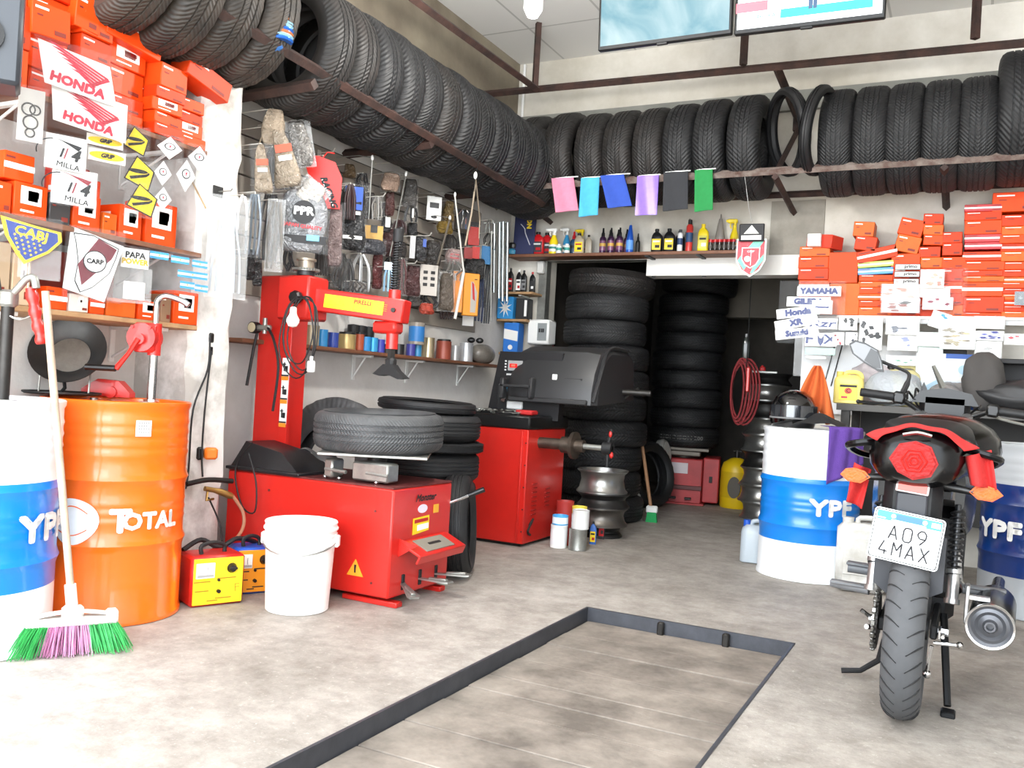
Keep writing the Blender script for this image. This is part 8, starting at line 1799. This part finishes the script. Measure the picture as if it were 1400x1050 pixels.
# tail light hexagonal lens
b = B(); hx_ = [(-.072, .0), (-.045, .048), (-.0, .06), (.045, .046), (.068, -.004), (.05, -.045), (.0, -.06), (-.045, -.04)]
b.prism(hx_, .03, 0, F(-.012, -.19, .85)); b.prism([(x * .88, z * .88) for x, z in hx_], .012, 0, F(-.012, -.218, .85))
tl = b.obj('tail_light', mat('#8e0402', .35, bump=.3, bs=90, spec=.2), bk)
b = B()
for k, r_ in enumerate((.012, .024, .036)):
    b.tube([(-.012 + r_ * math.cos(2 * PI * i / 6), -.233, .85 + r_ * math.sin(2 * PI * i / 6)) for i in range(6)], .0035, 6, closed=True)
b.obj('lens_facets', mat('#c01008', .3, spec=.3), tl)
b = B(); b.tube([(-.05, -.2, .925), (-.01, -.205, .935), (.03, -.2, .928)], .006, 6, smooth=3); b.obj('chrome_accent', CHROME, bk)
# seat, tank
loft([(-.12, -.0, .925, .16, .05), (-.02, .0, .94, .24, .08), (.2, .01, .93, .27, .1), (.4, .02, .9, .27, .12), (.5, .02, .88, .22, .1)], GB2, 'seat', e=.7)
loft([(.42, .03, .86, .28, .2), (.5, .03, .87, .4, .24), (.65, .03, .87, .44, .26), (.82, .03, .86, .4, .24), (.95, .03, .84, .26, .16)], GB1, 'fuel_tank', e=.85)
b = B(); b.box((.02, .5, .5), (.26, .36, .34), 0, .04); b.cyl((.02, .6, .33), (.02, .86, .5), .09, seg=20); b.box((.02, .5, .33), (.22, .3, .16), 0, .03); b.obj('engine', mat('#2b2b2d', .45, .5, .2, 12), bk)
for s in (-1, 1):
    loft([(.12, s * .12, .74, .03, .14), (.3, s * .14, .7, .05, .24), (.5, s * .15, .7, .05, .26), (.62, s * .14, .74, .03, .16)], GB1, 'side_panel')
for s in (-1, 1):
    b = B(); b.tube([(s * .1, -.08, .9), (s * .2, -.1, .88), (s * .225, -.02, .865), (s * .2, .12, .84), (s * .14, .2, .83)], .012, 8, smooth=4); b.obj('grab_rail', GB1, bk)
# indicators
ORI = mat('#d65203', .3, bump=.2, bs=120, spec=.3)
def indicator(x, y, z, s, parent=bk, lens=ORI):
    b = B(); b.cyl((s * .06, y + .02, z + .01), (x - s * .03, y, z), .015, .01, seg=12); st = b.obj('indicator_stem', BLACKP, parent)
    b = B(); b.prism([(-.045, 0), (-.03, .02), (0, .026), (.03, .018), (.048, 0), (.02, -.022), (-.02, -.02)], .02, 0, F(0, .012, 0)); b.prism([(-.036, 0), (-.024, .015), (0, .02), (.024, .013), (.038, 0), (.016, -.016), (-.016, -.015)], .008, 0, F(0, -.006, 0)); b.obj('indicator_lens', lens, st, T=Matrix.Translation((x, y, z)))
indicator(-.19, -.1, .775, -1); indicator(.19, -.1, .765, 1)
# handlebar area
b = B(); 
HT = Matrix.Translation((.03, .98, 1.01)) @ TR(ry=4, rz=0)
b.tube([(-.33, -.03, .03), (-.2, 0, .03), (-.12, .03, .0), (-.05, .04, -.04), (.05, .04, -.04), (.12, .03, .0), (.2, 0, .03), (.33, -.03, .03)], .011, 10, 0, HT, smooth=4); b.obj('handlebar', BLACKP, bk)
for s in (-1, 1):
    b = B(); b.cyl((s * .205, 0, .031), (s * .335, -.032, .031), .0185, .018, seg=16, T=HT); b.obj('grip', BLACKM, bk)
    b = B(); b.box((s * .18, 0, .03), (.05, .05, .055), 0, .01, HT); b.cyl((s * .18, -.03, .03), (s * .18, .03, .03), .018, seg=12, T=HT); b.obj('switch_block', BLACKP, bk)
    b = B(); b.tube([(s * .17, .03, .02), (s * .22, .055, .0), (s * .34, .03, -.012)], [.007, .006, .008], 8, 0, HT, smooth=3); b.sphere((s * .345, .03, -.012), .01, 8, 6, 0, HT); b.obj('lever', BLACKP if s < 0 else GALV, bk)
b = B(); b.sphere((.345, .03, -.012), .011, 8, 6, 0, HT); b.obj('red_lever_end', REDM, bk)
b = B(); b.tube([(-.17, .0, .05), (-.155, .0, .11), (-.16, .0, .14), (-.2, .0, .155), (-.29, .0, .18)], [.012, .008, .007, .007, .009], 8, 0, HT, smooth=4); b.obj('mirror_stem', BLACKP, bk)
mo = [(-.075, .012), (-.06, .032), (-.02, .036), (.03, .028), (.062, -.01), (.08, -.04), (.06, -.045), (.0, -.034), (-.05, -.018)]
MT = HT @ Matrix.Translation((-.335, -.01, .2)) @ Matrix.Diagonal((1.15, 1, 1.2, 1)) @ TR(ry=14)
b = B(); b.prism(mo, .025, 0, MT @ F(0, .02, 0)); mh = b.obj('mirror_housing', BLACKP, bk)
b = B(); b.prism([(x * .9 - .003, z * .82) for x, z in mo[:4] + mo[6:]] if False else [(x * .9, z * .82 + .0) for x, z in mo], .002, 0, MT @ F(0, -.0055, 0)); b.obj('mirror_glass', mat('#6a6b6d', .35, .3), mh)
b = B(); b.box((.03, 1.06, 1.03), (.2, .1, .12), 0, .04); b.prism([(-.13, -.02), (.13, -.02), (.1, .03), (0, .05), (-.1, .03)], .03, 0, F(.03, 1.04, 1.06)); b.obj('instrument_cluster', BLACKP, bk)
b = B(); b.sphere((.03, 1.16, .95), (.1, .1, .1), 16, 10); b.obj('headlight_shell', GB1, bk)
b = B(); 
for k, (x, l_) in enumerate(((-.12, 1), (-.15, 1), (.13, 1), (.17, 1))): b.tube([(x, .03, .03), (x * 1.0, .1, .08 - .02 * k), (x * .5, .13, -.05), (x * .2, .1, -.2)], .005, 6, 0, HT, smooth=5)
b.obj('control_cables', BLACKM, bk)
for s in (-1, 1):
    b = B(); b.cyl((s * .09 + .03, 1.0, 1.0), (s * .08 + .01, 1.27, .3), .022, seg=14); b.obj('fork_leg', ALU, bk)
    b = B(); b.cyl((s * .08 + .03, 1.12, .92), (s * .13 + .03, 1.12, .925), .01, seg=8); b.sphere((s * .165 + .03, 1.12, .925), (.045, .02, .02), 12, 8); b.obj('front_indicator', GB1, bk)
b = B(); b.surf(lambda u, v: Vector(((u - .5) * .12, 1.28 - .32 * math.cos(rad(20 + 120 * v)), .29 + .32 * math.sin(rad(20 + 120 * v)) - .02 * abs(u - .5))), 4, 14); b.obj('front_mudguard', GB1, bk)
# red cloth stuffed round the tail
def rc(u, v):
    a = rad(-62 + 130 * u); wdt = .05 + .05 * abs(u - .5) * 2
    k = 1 + (.1 + .22 * abs(2 * u - 1) ** 3) * v; return Vector((-.005 + .138 * k * math.sin(a), -.175 + .06 * v - .008 * math.sin(11 * u + 3 * v), .852 + .1 * k * math.cos(a) + .003 * math.sin(20 * u)))
cloth('red_rag', 'red cloth wrapped over the motorcycle tail behind the light', 'rag', lambda u, v: Vector((-.155, 3.23, 0)) + TR(ry=1.5).to_3x3() @ rc(u, v), mat('#b0201e', .85, bump=.3, bs=160), 40, 6)
def rc2(u, v): return Vector((.15 + .07 * u + .02 * v, -.1 - .03 * math.sin(6 * u) - .02 * v, .87 + .035 * u * (1 - v) - .085 * v - .01 * u))
b = B(); b.surf(lambda u, v: Vector((-.155, 3.23, 0)) + rc2(u, v), 12, 12); o = b.obj('red_rag', mat('#b0201e', .85, bump=.3, bs=160), sharp=180); md = o.modifiers.new('s', 'SOLIDIFY'); md.thickness = .004; tag(o, 'red cloth corner hanging at the right side of the motorcycle tail', 'rag')
b = B(); b.surf(lambda u, v: Vector((-.155, 3.23, 0)) + Vector((-.175 - .02 * v + .05 * u, -.06 - .02 * math.sin(5 * u + 2 * v), .82 - .13 * v - .02 * u)), 10, 12); o = b.obj('red_rag', mat('#b0201e', .85, bump=.3, bs=160), sharp=180); md = o.modifiers.new('s', 'SOLIDIFY'); md.thickness = .004; tag(o, 'red cloth end hanging below the left orange indicator', 'rag')
b = B(); b.prism([(.005, .024), (.03, .02), (.054, -.01), (.066, -.032), (.05, -.036), (.0, -.026)], .002, 0, MT @ F(0, -.0078, 0)); b.obj('mirror_reflection', mat('#222324', .3), mh)
